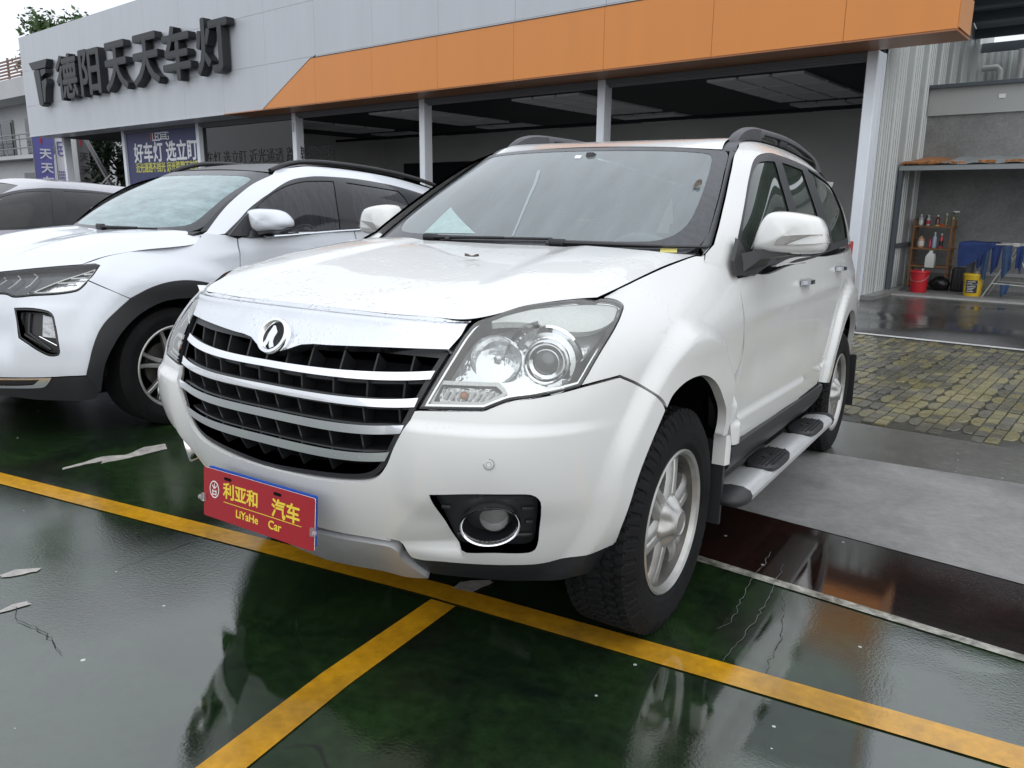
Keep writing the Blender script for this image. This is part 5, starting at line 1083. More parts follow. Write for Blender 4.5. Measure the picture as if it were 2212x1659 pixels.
    bp=N('ShaderNodeBump'); bp.inputs['Strength'].default_value=bump; bp.inputs['Distance'].default_value=.02; Lk(ra.outputs[0],bp.inputs['Height']); Lk(bp.outputs[0],b.inputs['Normal'])
    MATS[name]=m; return m
GREEN=wet('wet_green_floor_paint',(.006,.011,.007),(.017,.038,.012),c3=(.016,.015,.011),cscale=1.9,ior=2.0,glints=.75,lo=.36,hi=.56,pscale=.42,rough_w=.025,rough_d=.17,bump=.10,crack=.9,spec=.6)
MAROON=wet('wet_maroon_floor_paint',(.022,.008,.0065),(.011,.008,.0065),c3=(.009,.010,.008),ior=2.3,glints=.5,lo=.25,hi=.45,rough_w=.02,rough_d=.10,bump=.08)
CONC=wet('damp_concrete',(.185,.185,.178),(.25,.25,.243),c3=(.14,.14,.134),rough_w=.25,rough_d=.55,lo=.45,hi=.7,ior=1.5,bump=.25,bscale=160,fine=.16,cscale=2.2,ripple=0)
WETC=wet('flooded_concrete',(.085,.083,.075),(.12,.118,.105),rough_w=.03,rough_d=.30,lo=.30,hi=.52,ior=1.7,bump=.12,glints=.4,fine=.25,ripple=.03)
ASPH=wet('wet_asphalt',(.026,.026,.026),(.044,.042,.040),rough_w=.03,rough_d=.34,lo=.34,hi=.54,ior=1.6,bump=.30,bscale=220,fine=.5,ripple=.02)
YEL=wet('yellow_line_paint',(.56,.285,.012),(.48,.235,.012),c3=(.30,.16,.02),rough_w=.05,rough_d=.22,lo=.35,hi=.6,ior=1.6,glints=.25,bump=.08,fine=.22,cscale=3)
WHT=wet('worn_white_line_paint',(.42,.41,.36),(.09,.09,.07),rough_w=.06,rough_d=.3,lo=.4,hi=.6,ior=1.6,bump=.1,fine=.5,cscale=9)
WHT2=wet('white_line_paint',(.62,.62,.60),(.46,.46,.44),rough_w=.1,rough_d=.4,ior=1.5,bump=.1,fine=.2,cscale=5)
def sheet(name,poly,mat,dz,parent=None,step=.6,kind='structure',smooth=True):
    """polygon in plan laid on the ground"""
    P=np.array(poly,float); P=np.concatenate([np.linspace(a,b,max(2,int(np.linalg.norm(b-a)/step)+2))[:-1] for a,b in zip(P,np.roll(P,-1,0))])
    uv,T=tri_region([P],step)
    V=np.column_stack([uv,zg(uv[:,0],uv[:,1])+dz]); T=np.array(T); n=np.cross(V[T[:,1]]-V[T[:,0]],V[T[:,2]]-V[T[:,0]])[:,2]
    T=np.where((n<0)[:,None],T[:,::-1],T)
    o=mesh(name,V,T,mat,parent,True)
    if kind and parent is None: o['kind']=kind
    return o
# base sheet out to the horizon
ys=[-400,-120,-40,-12,-4,0]+list(np.linspace(.4,3.0,14))+[5,10,20,40,90,200,420]; xs=[-420,-150,-60,-25,-10,0,10,25,60,150,420]
V=[(x,y,float(zg(x,y))-.004) for y in ys for x in xs]; nx=len(xs)
mesh('ground',V,[(j*nx+i,j*nx+i+1,(j+1)*nx+i+1,(j+1)*nx+i) for j in range(len(ys)-1) for i in range(nx-1)],ASPH,None,True)['kind']='structure'
def bxy(*pts): return [b2w((x,y,0))[:2] for x,y in pts]
fl=sheet('green_floor',[(-30,-14),(14,-14),(14,-2.33),(1.87,-.86),(.77,-.735),(-.2,-.62),(-6,.05),(-30,3.0)],GREEN,0,step=1.2)
sheet('maroon_floor',[(-.2,-.615),(.77,-.73),(1.87,-.855),(14,-2.32),(14,-1.88),(1.87,-.215),(.76,-.065),(-.2,.065)],MAROON,0,step=.8)
sheet('concrete_slab',[(-2.4,.36),(-.2,.07),(.76,-.06),(1.87,-.21),(14,-1.85),(14,1.75),(1.88,1.29),(.76,1.25),(-2.4,1.25)],CONC,.002,step=.4)
sheet('gutter_floor',[(-2.4,1.255),(.76,1.255),(1.88,1.295),(14,1.755)]+bxy((13,1.05),(1.6,.86),(-1.0,.78))+[(-2.4,2.5)],WETC,0,step=.4)
yl=sheet('front_marking',[(-6.0,-2.29),(-2.47,-1.86),(-.87,-1.655),(.09,-1.535),(1.15,-1.452),(1.87,-1.40),(4.2,-1.23),(4.2,-1.345),(1.87,-1.515),(1.15,-1.565),(.09,-1.645),(-.87,-1.765),(-2.47,-1.965),(-6.0,-2.395)],YEL,.004,step=.3)
yl2=sheet('bay_marking',[(.125,-1.655),(.225,-1.648),(.262,-2.20),(.318,-2.66),(.42,-3.5),(.53,-4.6),(.43,-4.6),(.315,-3.5),(.213,-2.66),(.158,-2.20)],YEL,.004,step=.2)
sheet('white_marking',[(-.6,-.605),(.77,-.772),(1.87,-.892),(6,-1.38),(6,-1.32),(1.87,-.845),(.77,-.718),(-.6,-.555)],WHT,.004,step=.3)
# chips and scrapes in the floor paint
CHIP=wet('bare_screed',(.46,.44,.40),(.32,.30,.28),rough_w=.1,rough_d=.45,fine=.3,cscale=8)
rnd=random.Random(4)
def chip(pts,par,dz=.003,j=.006):
    P=[]
    for a,b in zip(pts,pts[1:]+pts[:1]):
        n=max(2,int(math.hypot(b[0]-a[0],b[1]-a[1])/.03))
        for k in range(n): P.append((a[0]+(b[0]-a[0])*k/n+rnd.uniform(-j,j),a[1]+(b[1]-a[1])*k/n+rnd.uniform(-j,j)))
    sheet('paint_chip',P,CHIP,dz,par,step=.1)
chip([(-1.217, -2.419), (-1.221, -2.363), (-1.17, -2.299), (-1.145, -2.323), (-1.167, -2.373), (-1.197, -2.428)],fl)
chip([(-0.951, -2.543), (-0.959, -2.5), (-0.949, -2.465), (-0.919, -2.464), (-0.92, -2.499), (-0.929, -2.554)],fl)
chip([(-2.277, -1.048), (-2.184, -1.1), (-2.179, -1.259), (-2.18, -1.368), (-2.199, -1.48), (-2.229, -1.445), (-2.244, -1.53), (-2.241, -1.651), (-2.271, -1.623), (-2.292, -1.478), (-2.31, -1.397), (-2.243, -1.311), (-2.306, -1.158)],fl,.003,.004)
chip([(0.139, -1.546), (0.132, -1.487), (0.152, -1.455), (0.209, -1.413), (0.23, -1.422), (0.218, -1.488), (0.209, -1.534)],fl,.006,.004)
CRK=M_("crack_dark",(.006,.006,.006),rough=.6); CRP=M_("crack_silt",(.10,.105,.10),rough=.5)
def crack(pts,w,mat,dz=.0045):
    r_=random.Random(len(pts)); P=[]
    for a,b in zip(pts,pts[1:]):
        n=max(2,int(math.hypot(b[0]-a[0],b[1]-a[1])/.025))
        for k in range(n): P.append((a[0]+(b[0]-a[0])*k/n+r_.uniform(-.006,.006),a[1]+(b[1]-a[1])*k/n+r_.uniform(-.006,.006)))
    P.append(pts[-1]); V=[];F=[]
    for i,p in enumerate(P):
        q=P[min(i+1,len(P)-1)]; o=P[max(i-1,0)]; d=(q[0]-o[0],q[1]-o[1]); l=math.hypot(*d)+1e-9; ww=w*(.4+.6*math.sin(math.pi*(i+.5)/len(P)))*r_.uniform(.5,1.2)
        V+=[(p[0]-d[1]/l*ww,p[1]+d[0]/l*ww,float(zg(*p))+dz),(p[0]+d[1]/l*ww,p[1]-d[0]/l*ww,float(zg(*p))+dz)]
    for i in range(len(P)-1): F.append((2*i,2*i+1,2*i+3,2*i+2))
    mesh("floor_crack",V,F,mat,fl)
crack([(-0.924, -2.509), (-0.842, -2.542), (-0.768, -2.54), (-0.693, -2.534), (-0.657, -2.544), (-0.622, -2.548), (-0.575, -2.565), (-0.529, -2.571)],.0016,CRK)
crack([(-0.9, -1.632), (-0.906, -1.692), (-0.933, -1.749), (-0.958, -1.858), (-0.955, -1.965), (-0.955, -2.058), (-0.939, -2.169)],.0016,CRK)
crack([(0.99, -0.497), (0.998, -0.648), (0.994, -0.725)],.0018,CRP)
crack([(0.995, -0.706), (1.001, -0.859), (1.018, -1.038), (1.03, -1.116), (1.033, -1.198), (1.012, -1.267)],.0018,CRP)
crack([(1.066, -0.597), (1.08, -0.8), (1.095, -0.904), (1.095, -1.04), (1.101, -1.093), (1.099, -1.255), (1.096, -1.367), (1.092, -1.45)],.0018,CRP)
crack([(1.121, -0.836), (1.151, -0.94), (1.166, -1.017), (1.18, -1.09), (1.203, -1.191), (1.205, -1.228), (1.208, -1.321), (1.206, -1.351), (1.217, -1.436)],.0018,CRP)
# ------------------------------------------------------------------ block paving
PAV_S=bpy.data.materials.new('block_paver'); PAV_I=bpy.data.materials.new('block_paver_far')
for m,isl in ((PAV_S,False),(PAV_I,True)):
    m.use_nodes=True; t=m.node_tree; b=t.nodes['Principled BSDF']; N=t.nodes.new; Lk=t.links.new
    rv=(N('ShaderNodeNewGeometry').outputs['Random Per Island'] if isl else N('ShaderNodeObjectInfo').outputs['Random'])
    g=N('ShaderNodeNewGeometry').outputs['Position']; n=N('ShaderNodeTexNoise'); n.inputs['Scale'].default_value=.9; n.inputs['Detail'].default_value=3; Lk(g,n.inputs['Vector'])
    a=N('ShaderNodeMath'); a.operation='MULTIPLY_ADD'; Lk(rv,a.inputs[0]); a.inputs[1].default_value=.55; Lk(n.outputs[0],a.inputs[2])
    r=N('ShaderNodeValToRGB'); Lk(a.outputs[0],r.inputs[0]); e=r.color_ramp.elements; e[0].position=.45; e[0].color=(.085,.083,.072,1); e[1].position=1.0; e[1].color=(.19,.170,.085,1)
    k=r.color_ramp.elements.new(.72); k.color=(.118,.112,.080,1)
    n2=N('ShaderNodeTexNoise'); n2.inputs['Scale'].default_value=40; n2.inputs['Detail'].default_value=5; Lk(g,n2.inputs['Vector'])
    q=N('ShaderNodeMapRange'); Lk(n2.outputs[0],q.inputs[0]); q.inputs[1].default_value=.3; q.inputs[2].default_value=.7; q.inputs[3].default_value=.65; q.inputs[4].default_value=1.3
    s=N('ShaderNodeVectorMath'); s.operation='SCALE'; Lk(r.outputs[0],s.inputs[0]); Lk(q.outputs[0],s.inputs['Scale']); Lk(s.outputs[0],b.inputs['Base Color'])
    n3=N('ShaderNodeTexNoise'); n3.inputs['Scale'].default_value=1.6; Lk(g,n3.inputs['Vector']); q=N('ShaderNodeMapRange'); Lk(n3.outputs[0],q.inputs[0]); q.inputs[1].default_value=.4; q.inputs[2].default_value=.6; q.inputs[3].default_value=.12; q.inputs[4].default_value=.5; Lk(q.outputs[0],b.inputs['Roughness'])
    b.inputs['IOR'].default_value=1.55
bed=sheet('block_paving',bxy((-3.2,.80),(1.6,.865),(13,1.055),(13,5.0),(-3.2,5.0)),wet('paving_joint',(.025,.026,.020),(.040,.040,.030),rough_w=.08,rough_d=.5,lo=.4,hi=.6),-.002,step=.8)
PH=.05
def block_mesh(poly):
    rs=[[(x,y,0) for x,y in poly],[(x,y,PH-.005) for x,y in poly],[(x*.93,y*.965,PH) for x,y in poly]]
    return MB().rings(rs,False,True)
dpoly=[(-.038,-.118),(.000,-.118)]+[(.0+.040*math.cos(a),.118*math.sin(a)) for a in np.linspace(-math.pi/2,math.pi/2,9)[1:-1]]+[(.0,.118),(-.038,.118)]
cpoly=[(-x,y) for x,y in dpoly][::-1]; rpoly=[(-.038,-.060),(.038,-.060),(.038,.060),(-.038,.060)]
KINDS=[]
for poly in (dpoly,cpoly,rpoly):
    mb_=block_mesh(poly); me_=bpy.data.meshes.new('paver'); me_.from_pydata(mb_.V,[],mb_.F); me_.materials.append(PAV_S); KINDS.append((mb_,me_))
spots=[]; PX,PY=.335,.28
for i in range(-14,26):
    for j in range(0,18):
        x0=1.308+i*PX; y0=1.44+ (j-2)*PY
        for kd,dx,dy in ((0,.041,0),(1,.125,0),(2,.209,.07),(2,.209,-.07),(2,.293,.07),(2,.293,-.07)):
            x,y=x0+dx,y0+dy
            if y<.93+.012*(x-1.6) or y>4.86: continue
            W_=Vector(b2w((x,y,0))); d=W_-Vector(CAM_LOC); z=d.dot(cf); px=512+CAM_F*1024/2212*d.dot(cr)/z; py=384-CAM_F*1024/2212*d.dot(cu)/z
            spots.append((not(845<px<1030 and 320<py<480),z,x,y,W_,kd))
spots.sort(key=lambda s:(s[0],s[1]))
rest=MB(); rnd=random.Random(2)
for k,(nv,z,x,y,W_,kd) in enumerate(spots):
    zz=float(zg(W_.x,W_.y)); Mp_=Matrix.Translation((W_.x,W_.y,zz-PH+.008+rnd.uniform(-.004,.004)))@Matrix.Rotation(_th+rnd.uniform(-.02,.02),4,'Z')@Matrix.Rotation(.0372+rnd.uniform(-.02,.02),4,'X')
    if k<300:
        o=link('paver',KINDS[kd][1],bed); o.matrix_world=Mp_
    else: rest.add([Mp_@Vector(v) for v in KINDS[kd][0].V],KINDS[kd][0].F)
ro_=rest.build('paver_field',PAV_I,bed); ro_['kind']='stuff'
sheet('edge_marking',bxy((-3.2,4.96),(3,5.02),(13,5.10),(13,5.22),(3,5.13),(-3.2,5.07)),WHT2,.006,step=.5)

# ================================================================== showroom building (local frame: x along the front, y inwards, z up)
GREYP=M_('grey_cladding_panel',(.50,.525,.56),rough=.38,var=.045,vscale=2.2,coat=.15,stretch=(1,1,.12))
ORANGE=M_('orange_cladding_panel',(.68,.245,.048),rough=.36,var=.035,vscale=2.2,coat=.15,stretch=(1,1,.12))
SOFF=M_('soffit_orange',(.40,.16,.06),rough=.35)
POSTW=M_('post_white',(.74,.78,.83),rough=.45,var=.05,vscale=2)
LETB=M_('sign_black',(.014,.016,.019),rough=.45)
JOINT=M_('joint_dark',(.20,.20,.21),rough=.8)
bld=empty('showroom_building',mat=BM,label='long grey and orange fronted showroom with big black sign letters',cat='building')
BX=lambda a,b,name,mat,par=bld:MB().box(a,b).build(name,mat,par)
FY=7.65
# fascia backing, then single panels with open joints
mb=MB(); mb.box((-31.75,FY+.03,3.84),(-.33,FY+.35,7.26)); mb.build('fascia_core',JOINT,bld)
xj=[-.31]+[-1.78-2.05*k for k in range(15)]; xj=[x for x in xj if x>-31.7]+[-31.78]
tipx0,tipx1,oz=-16.3,-14.22,4.82
rows=[(3.80,4.87),(4.87,6.10),(6.10,7.30)]
def clip_poly(poly,a,b,c):
    """keep a*x+b*z<=c"""
    out=[]
    for p,q in zip(poly,poly[1:]+poly[:1]):
        dp,dq=a*p[0]+b*p[1]-c,a*q[0]+b*q[1]-c
        if dp<=0: out.append(p)
        if (dp<0)!=(dq<0) and abs(dp-dq)>1e-9: t=dp/(dp-dq); out.append((p[0]+(q[0]-p[0])*t,p[1]+(q[1]-p[1])*t))
    return out
def fpanel(poly,mat,y,name='panel'):
    if len(poly)<3: return
    MB().rings([[(x,y+.025,z) for x,z in poly],[(x,y+.003,z) for x,z in poly],[(x+(sum(p[0] for p in poly)/len(poly)-x)*.002,y,z) for x,z in poly]],False,True).build(name,mat,bld)
sl=(oz-3.8)/(tipx1-tipx0)
g=.0028
for x1,x0 in zip(xj,xj[1:]):
    a,b=x0+g,x1-g
    # orange band (stands 40 mm proud), with its slanted left end
    P=[(a,3.80),(b,3.80),(b,oz),(a,oz)]; P=clip_poly(P,-1,1/sl,-tipx0+3.8/sl)   # z-3.8 <= sl*(x-tip)
    fpanel(P,ORANGE,FY-.04,'panel')
    for (z0,z1) in rows:
        z0_,z1_=z0+g,z1-g
        Q=[(a,z0_),(b,z0_),(b,z1_),(a,z1_)]
        if x0>=tipx1-.01: Q=clip_poly(Q,0,-1,-(oz+.02))
        elif x1>tipx0: Q=clip_poly(Q,1,-1/sl,tipx0-3.8/sl-.02)
        fpanel(Q,GREYP,FY)
MB().box((tipx1,FY-.045,oz),(-.31,FY+.02,oz+.018)).build('drip_edge',M_('edge_brown',(.06,.035,.02),rough=.5),bld)
MB().prism([(tipx0-.012,3.80),(tipx0+.012,3.80),(tipx1+.012,oz+.01),(tipx1-.012,oz+.01)],Matrix(((1,0,0,0),(0,0,1,FY-.045),(0,1,0,0),(0,0,0,1))),.06).build('drip_edge',MATS['edge_brown'],bld)
BX((-.345,FY-.035,3.80),(-.312,FY+.03,7.3),'end_trim',ORANGE)
BX((-.340,FY+.03,3.83),(-.31,8.45,4.28),'end_return',M_('return_orange',(.62,.30,.14),rough=.4))
BX((-.345,FY+.04,4.30),(-.312,8.45,7.3),'end_return',GREYP)
for x1,x0 in zip(xj,xj[1:]):
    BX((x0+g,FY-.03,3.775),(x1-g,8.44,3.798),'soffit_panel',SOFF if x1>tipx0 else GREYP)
# posts
for x in (-1.585,-6.455,-11.32,-16.19,-21.1,-25.98,-30.86):
    po_=MB().bev((x-.085,8.44,-.05),(x+.085,8.70,3.774),.012).build('post',POSTW,bld,True)
    if abs(x+16.19)<.1:
        MB().box((x-.03,8.425,3.30),(x+.03,8.44,3.52)).build('bell_box',M_('box_grey',(.4,.4,.4)),po_)
BX((-1.67,8.70,-.05),(-1.50,8.86,3.774),'corner_post',POSTW)
# shutter boxes and head rails in each bay
SH=M_('shutter_grey',(.13,.13,.14),rough=.5)
bays=[(-1.67,-6.37),(-6.54,-11.235),(-11.405,-16.105),(-16.275,-21.015),(-21.185,-25.895)]
for k,(a,b) in enumerate(bays):
    h=MB()
    for q in range(3): h.box((b,8.46+.05*q,3.70-.028*q),(a,8.52+.05*q,3.773))
    h.build('shutter_box',SH,bld)
    h=MB(); h.box((b,8.55,.0),(a,8.62,.08)); h.build('threshold',SH,bld)
SHOPG=M_glass('shop_glass',tint=(.92,.94,.95),trans=.95,fog=.02,veilcol=(.3,.3,.3),veilscale=1.5,ior=1.42)
DARKG=M_glass('dark_shop_glass',tint=(.35,.42,.45),trans=.5,fog=.05,veilcol=(.04,.06,.07),veilscale=1,ior=1.42)
for k,(a,b) in list(enumerate(bays))[3:4]:
    n=1
    for q in range(n):
        x0=b+(a-b)*q/n; x1=b+(a-b)*(q+1)/n
        BX((x0+.005,8.575,.082),(x1-.005,8.585,3.64),'glass_pane',DARKG if k==3 else SHOPG)
# faint dark lettering on the dark pane
gt=M_('dark_lettering',(.004,.004,.005),rough=.7)
Mt=lambda x,y,z,:Matrix(((1,0,0,x),(0,0,-1,y),(0,1,0,z),(0,0,0,1)))
text_mesh('window_lettering','车灯 选立盯 近光通透 路牌不刺眼',.42,.002,gt,Mt(-20.9,8.57,2.58),bld)
# banner
ban=empty('blue_banner',label='dark blue banner with white and yellow Chinese lettering between showroom posts',cat='banner',mat=BM)
BLU=M_('banner_blue',(.028,.034,.12),rough=.5,var=.15,vscale=1.2)
MB().bev((-25.86,8.50,.15),(-21.22,8.53,3.72),.01).build('banner_sheet',BLU,ban)
BW=M_('banner_white',(.75,.76,.80),rough=.5); BY=M_('banner_yellow',(.62,.60,.12),rough=.5); BR=M_('banner_red',(.5,.05,.06),rough=.5)
text_bold('banner_lettering','好车灯 选立盯',.66,.004,BW,Mt(-25.35,8.492,2.78),ban,.016)
text_bold('banner_lettering','近光通透不挡光 远光路牌不刺眼',.335,.004,BY,Mt(-25.3,8.492,2.42),ban,.006,sx=.86)
text_bold('banner_lettering','LED',.36,.004,BW,Mt(-24.02,8.492,3.38),ban,.008)
for k in range(4): MB().box((-23.45,8.488,3.40+.066*k),(-23.06,8.495,3.435+.066*k)).build('logo_stripe',BW,ban)
text_mesh('banner_lettering','G',.36,.004,BW,Mt(-23.16,8.492,3.38),ban)
MB().box((-24.12,8.488,3.38),(-24.05,8.495,3.64)).build('logo_stripe',BR,ban)
for i in range(26):
    for sgn in (0,1):
        for j in range(6):
            pass
# sign letters: each stands off the fascia on its own
def sign(txt,x0,x1,z0,z1,label):
    o=text_mesh('sign_letter',txt,1.0,.0,LETB,Matrix.Identity(4),None)
    me=o.data; n=len(me.vertices); co=np.empty(n*3); me.vertices.foreach_get('co',co); co=co.reshape(-1,3); lo,hi=co.min(0),co.max(0)
    bpy.data.objects.remove(o)
    b=.042
    w_,h_=(hi-lo)[:2]; sx=(x1-x0-2*b)/w_; sz=(z1-z0-2*b)/h_
    # thicken: sweep the glyph round a small square, extruded as a solid
    cu2=bpy.data.curves.new('sign_letter','FONT'); cu2.body=txt; cu2.size=1; cu2.extrude=.5; cu2.resolution_u=3
    tmp=bpy.data.objects.new('tmp_text',cu2); COL.objects.link(tmp); me=bpy.data.meshes.new_from_object(tmp.evaluated_get(bpy.context.evaluated_depsgraph_get())); bpy.data.objects.remove(tmp)
    n=len(me.vertices); co=np.empty(n*3); me.vertices.foreach_get('co',co); co=co.reshape(-1,3); fs=[tuple(p.vertices) for p in me.polygons]
    V=[];F=[]
    offs=[(math.cos(2*math.pi*k/8)*b,math.sin(2*math.pi*k/8)*b) for k in range(8)]
    for k,(ox,oz_) in enumerate(offs):
        x=x0+b+(co[:,0]-lo[0])*sx+ox; z=z0+b+(co[:,1]-lo[1])*sz+oz_; y=FY-.05-.115+.0012*k+(-co[:,2])*.23
        V.append(np.stack([x,y,z],1)); F+=[tuple(i+n*k for i in f) for f in fs]
    o=mesh('sign_letter',np.concatenate(V),F,LETB,None); o.matrix_world=BM
    return tag(o,label,'sign letter','black sign letters on the grey fascia')
sign('德',-28.15,-26.5,4.80,6.24,'black sign letter with many strokes, first after the logo mark')
sign('阳',-26.3,-24.8,4.80,6.24,'black sign letter with an ear-shaped left part, second after logo mark')
sign('天',-24.45,-22.95,4.80,6.24,'black two-bar sign letter left of its twin on the fascia')
sign('天',-22.6,-21.0,4.80,6.24,'black two-bar sign letter right of its twin on the fascia')
sign('车',-20.8,-19.25,4.78,6.24,'black cross-like sign letter, last but one on the fascia')
sign('灯',-18.95,-17.35,4.80,6.24,'black sign letter at the end nearest the orange band')
lg=MB()
Ml=Matrix(((1,0,0,0),(0,0,1,FY-.28),(0,1,0,0),(0,0,0,1)))
for poly in ([(-30.35,6.24),(-28.75,6.24),(-28.95,5.98),(-30.1,5.98)],[(-30.0,5.94),(-29.5,5.94),(-29.45,4.80),(-29.62,4.72),(-29.8,4.80)],[(-29.42,5.94),(-28.98,5.94),(-28.98,5.80),(-29.40,5.70)],[(-29.40,5.55),(-28.98,5.62),(-28.98,5.46),(-29.12,5.30),(-29.26,4.85),(-29.40,4.85)]): lg.prism(poly,Ml,.23)
o=lg.build('sign_logo',LETB,None); o.matrix_world=BM; tag(o,'black angular logo mark at the far left of the sign','sign logo')
# inside
CEIL=M_('ceiling_black',(.012,.014,.020),rough=.7); WALLI=M_('showroom_wall',(.74,.74,.71),rough=.8,var=.05,vscale=1); FLI=M_('showroom_floor',(.50,.50,.49),rough=.25)
BX((-31.6,8.72,-.06),(-1.50,16.3,-.005),'showroom_floor',FLI)
BX((-31.6,16.0,-.004),(-1.52,16.2,4.0),'back_wall',WALLI)
BX((-21.2,8.9,0),(-21.1,16,3.76),'partition',WALLI)
BX((-21.1,8.72,3.80),(-1.52,16.0,3.86),'ceiling',CEIL)
BX((-31.6,8.45,3.80),(-21.1,16.0,3.86),'ceiling',CEIL)
BX((-31.7,8.0,3.87),(-1.5,16.2,6.6),'roof_void',JOINT)
LP=M_('ceiling_tile_grey',(.86,.87,.89),rough=.55)
for bx in (-4.02,-8.82,-13.75,-18.6):
    for (y0,ny) in ((9.70,3),(13.95,2)):
        for i in range(3):
            for j in range(ny):
                dy=1.245 if ny==3 else .95
                x0=bx-.95+.635*i; yy=y0+dy*j
                BX((x0+.03,yy+.05,3.752),(x0+.605,yy+dy-.05,3.797),'ceiling_tile',LP)
BX((-21.0,13.62,3.55),(-1.6,13.70,3.63),'track_rail',CEIL)
BX((-20.0,15.92,.8),(-15.6,15.99,2.9),'dark_board',M_('board_dark',(.015,.02,.024),rough=.4))
dr=BX((-3.86,15.93,0),(-3.05,15.99,2.35),'inner_door',M_('door_dark',(.012,.014,.02),rough=.5))
BX((-7.2,15.90,2.02),(-6.2,15.99,2.14),'wall_bracket',CEIL)
# corrugated side wall
COR=M_('corrugated_steel',(.44,.465,.46),rough=.42,metal=.25,var=.10,vscale=1.5,stretch=(1,1,.25))
def ribbed(y0,y1,x,z0,z1,pitch=.15):
    prof=[]; y=y0; n=round((y1-y0)/pitch)
    for k in range(4):
        b0=y0+.05+.125*k
        if b0+.1<y1: prof+=[(b0,0),(b0+.018,.026),(b0+.062,.026),(b0+.08,0)]
    prof=[(y0,-.012),(y0+.008,0)]+prof
    prof.append((y1,0))
    V=[(x+d,yy,z) for z in (z0,z1) for yy,d in prof]; m=len(prof)
    return V,[(i,i+1,m+i+1,m+i) for i in range(m-1)]
for k in range(9):
    y0=8.62+.9*k-.03; y1=y0+.9
    V,F=ribbed(max(8.87,y0)+.003,y1-.003,-1.485,0.02,5.9)
    cs=mesh('cladding_sheet',V,F,COR,bld)
    bolts=MB()
    for zz in (.9,2.05,3.2,4.35):
        for q in range(0,6,2):
            yy=y0+.1+.15*q
            bolts.lathe([(.0,.012),(.012,.008),(.014,0)],frame((-1.464,yy,zz),(1,0,0)),6)
    bolts.build('bolt',JOINT,cs)
BX((-1.50,8.87,3.79),(-1.488,17,7.2),'upper_sheet',COR)
BX((-1.60,8.88,-.05),(-1.49,16.9,3.8),'wall_core',JOINT)
BX((-1.49,8.80,-.06),(-1.30,11.6,.07),'wall_plinth',CONC)
# ================================================================== wash bay beside it
bay=empty('wash_bay',mat=BM,label='open concrete wash bay with rusty sheet canopy beside the showroom',cat='bay')
RW=wet('rendered_wall',(.16,.165,.162),(.24,.24,.236),rough_w=.7,rough_d=.85,fine=.2,cscale=1.1,c3=(.11,.115,.115),bump=.1,ripple=0,glints=0)
BEAMG=M_('beam_paint',(.36,.37,.36),rough=.6,var=.06,vscale=2); STEEL=M_('dark_steel',(.07,.085,.10),rough=.5)
BB=lambda a,b,name,mat:MB().box(a,b).build(name,mat,bay)
BB((-1.46,11.62,-.05),(6.0,11.85,3.10),'back_wall',RW)
BB((-1.46,11.58,3.10),(6.0,11.86,3.56),'beam',BEAMG)
BB((-1.46,11.50,3.56),(6.0,11.95,3.62),'beam_cap',STEEL)
BB((-.36,11.570,3.33),(-.26,11.578,3.40),'wall_label',M_('label_white',(.7,.7,.7)))
BB((-1.46,11.60,.30),(6.0,11.64,.36),'wall_pipe',M_('pipe_grey',(.35,.36,.36),rough=.5))
BB((5.9,8.5,-.05),(6.1,11.62,3.5),'side_wall',RW)
# sheet canopy
RUST=M_('rusty_sheet',(.30,.13,.045),rough=.8,var=.5,vscale=14); TIN=M_('tin_sheet',(.34,.36,.37),rough=.45,metal=.5,var=.2,vscale=4)
cn=MB(); n=60; V=[];F=[]
for k in range(n+1):
    x=-1.46+7.4*k/n; d=.022 if k%4 in (1,2) else 0
    V+=[(x,10.12,2.175+d),(x,11.61,2.36+d)]
for k in range(n): F.append((2*k,2*k+1,2*k+3,2*k+2))
mesh('canopy_sheet',V,F,TIN,bay)
mesh('canopy_rust',[(x,y,z+.006) for x,y,z in V[:12]],[(2*k,2*k+1,2*k+3,2*k+2) for k in range(5)],RUST,bay)
rr_=random.Random(8); fm=MB()
for k in range(46):
    x=-1.44+rr_.random()**2.2*1.7; y=10.13+rr_.random()*.25; s=.03+.05*rr_.random(); fm.bev((x,y,2.19),(x+s*1.6,y+s,2.205+s*.5),.008)
fm.build('foam_crust',RUST,bay)
BB((-1.46,10.13,2.09),(6,10.20,2.165),'canopy_beam',M_('beam_grey',(.25,.27,.28),rough=.5))
BB((-1.46,10.14,0),(-1.40,10.22,2.09),'canopy_post',STEEL)
BB((-1.445,10.23,.78),(-1.40,11.60,.86),'wall_rail',STEEL)
# roof steel above
for k,(y,z) in enumerate(((11.9,5.52),(12.55,5.42),(13.24,5.29),(13.95,5.16),(14.82,5.0),(15.67,4.85))):
    BB((-1.47,y-.03,z-.09),(7,y+.07,z+.09),'purlin',STEEL)
mesh('roof_sheet',[(-1.47,11.3,5.74),(7,11.3,5.74),(7,15.3,5.05),(-1.47,15.3,5.05),(-1.47,11.3,5.76),(7,11.3,5.76),(7,15.3,5.07),(-1.47,15.3,5.07)],[(3,2,1,0),(4,5,6,7)],M_('roof_tin',(.50,.56,.60),rough=.5),bay)
V,F=ribbed(-1.46,6.0,0,0,4.9)
mesh('far_cladding',[(y,16.2-d,z) for d,y,z in V],F,COR,bay)
PIPE=M_('white_pipe',(.62,.63,.62),rough=.4)
MB().tube([(-1.40,15.6,4.42),(-1.12,15.6,4.42),(-1.06,15.6,4.36),(-1.06,15.6,.1)],.065,12).build('drain_pipe',PIPE,bay,True,50)
MB().tube([(-.70,15.6,4.75),(-.70,15.6,.1)],.065,12).build('drain_pipe',PIPE,bay,True,50)
sheet('wash_floor',bxy((-1.35,5.14),(13,5.24),(13,10.0),(-1.3,10.0)),ASPH,.002,step=1.0)
led=MB(); led.box((-1.30,9.96,-.05),(6,11.62,.035)); lo_=led.build('floor_ledge',CONC,bay)
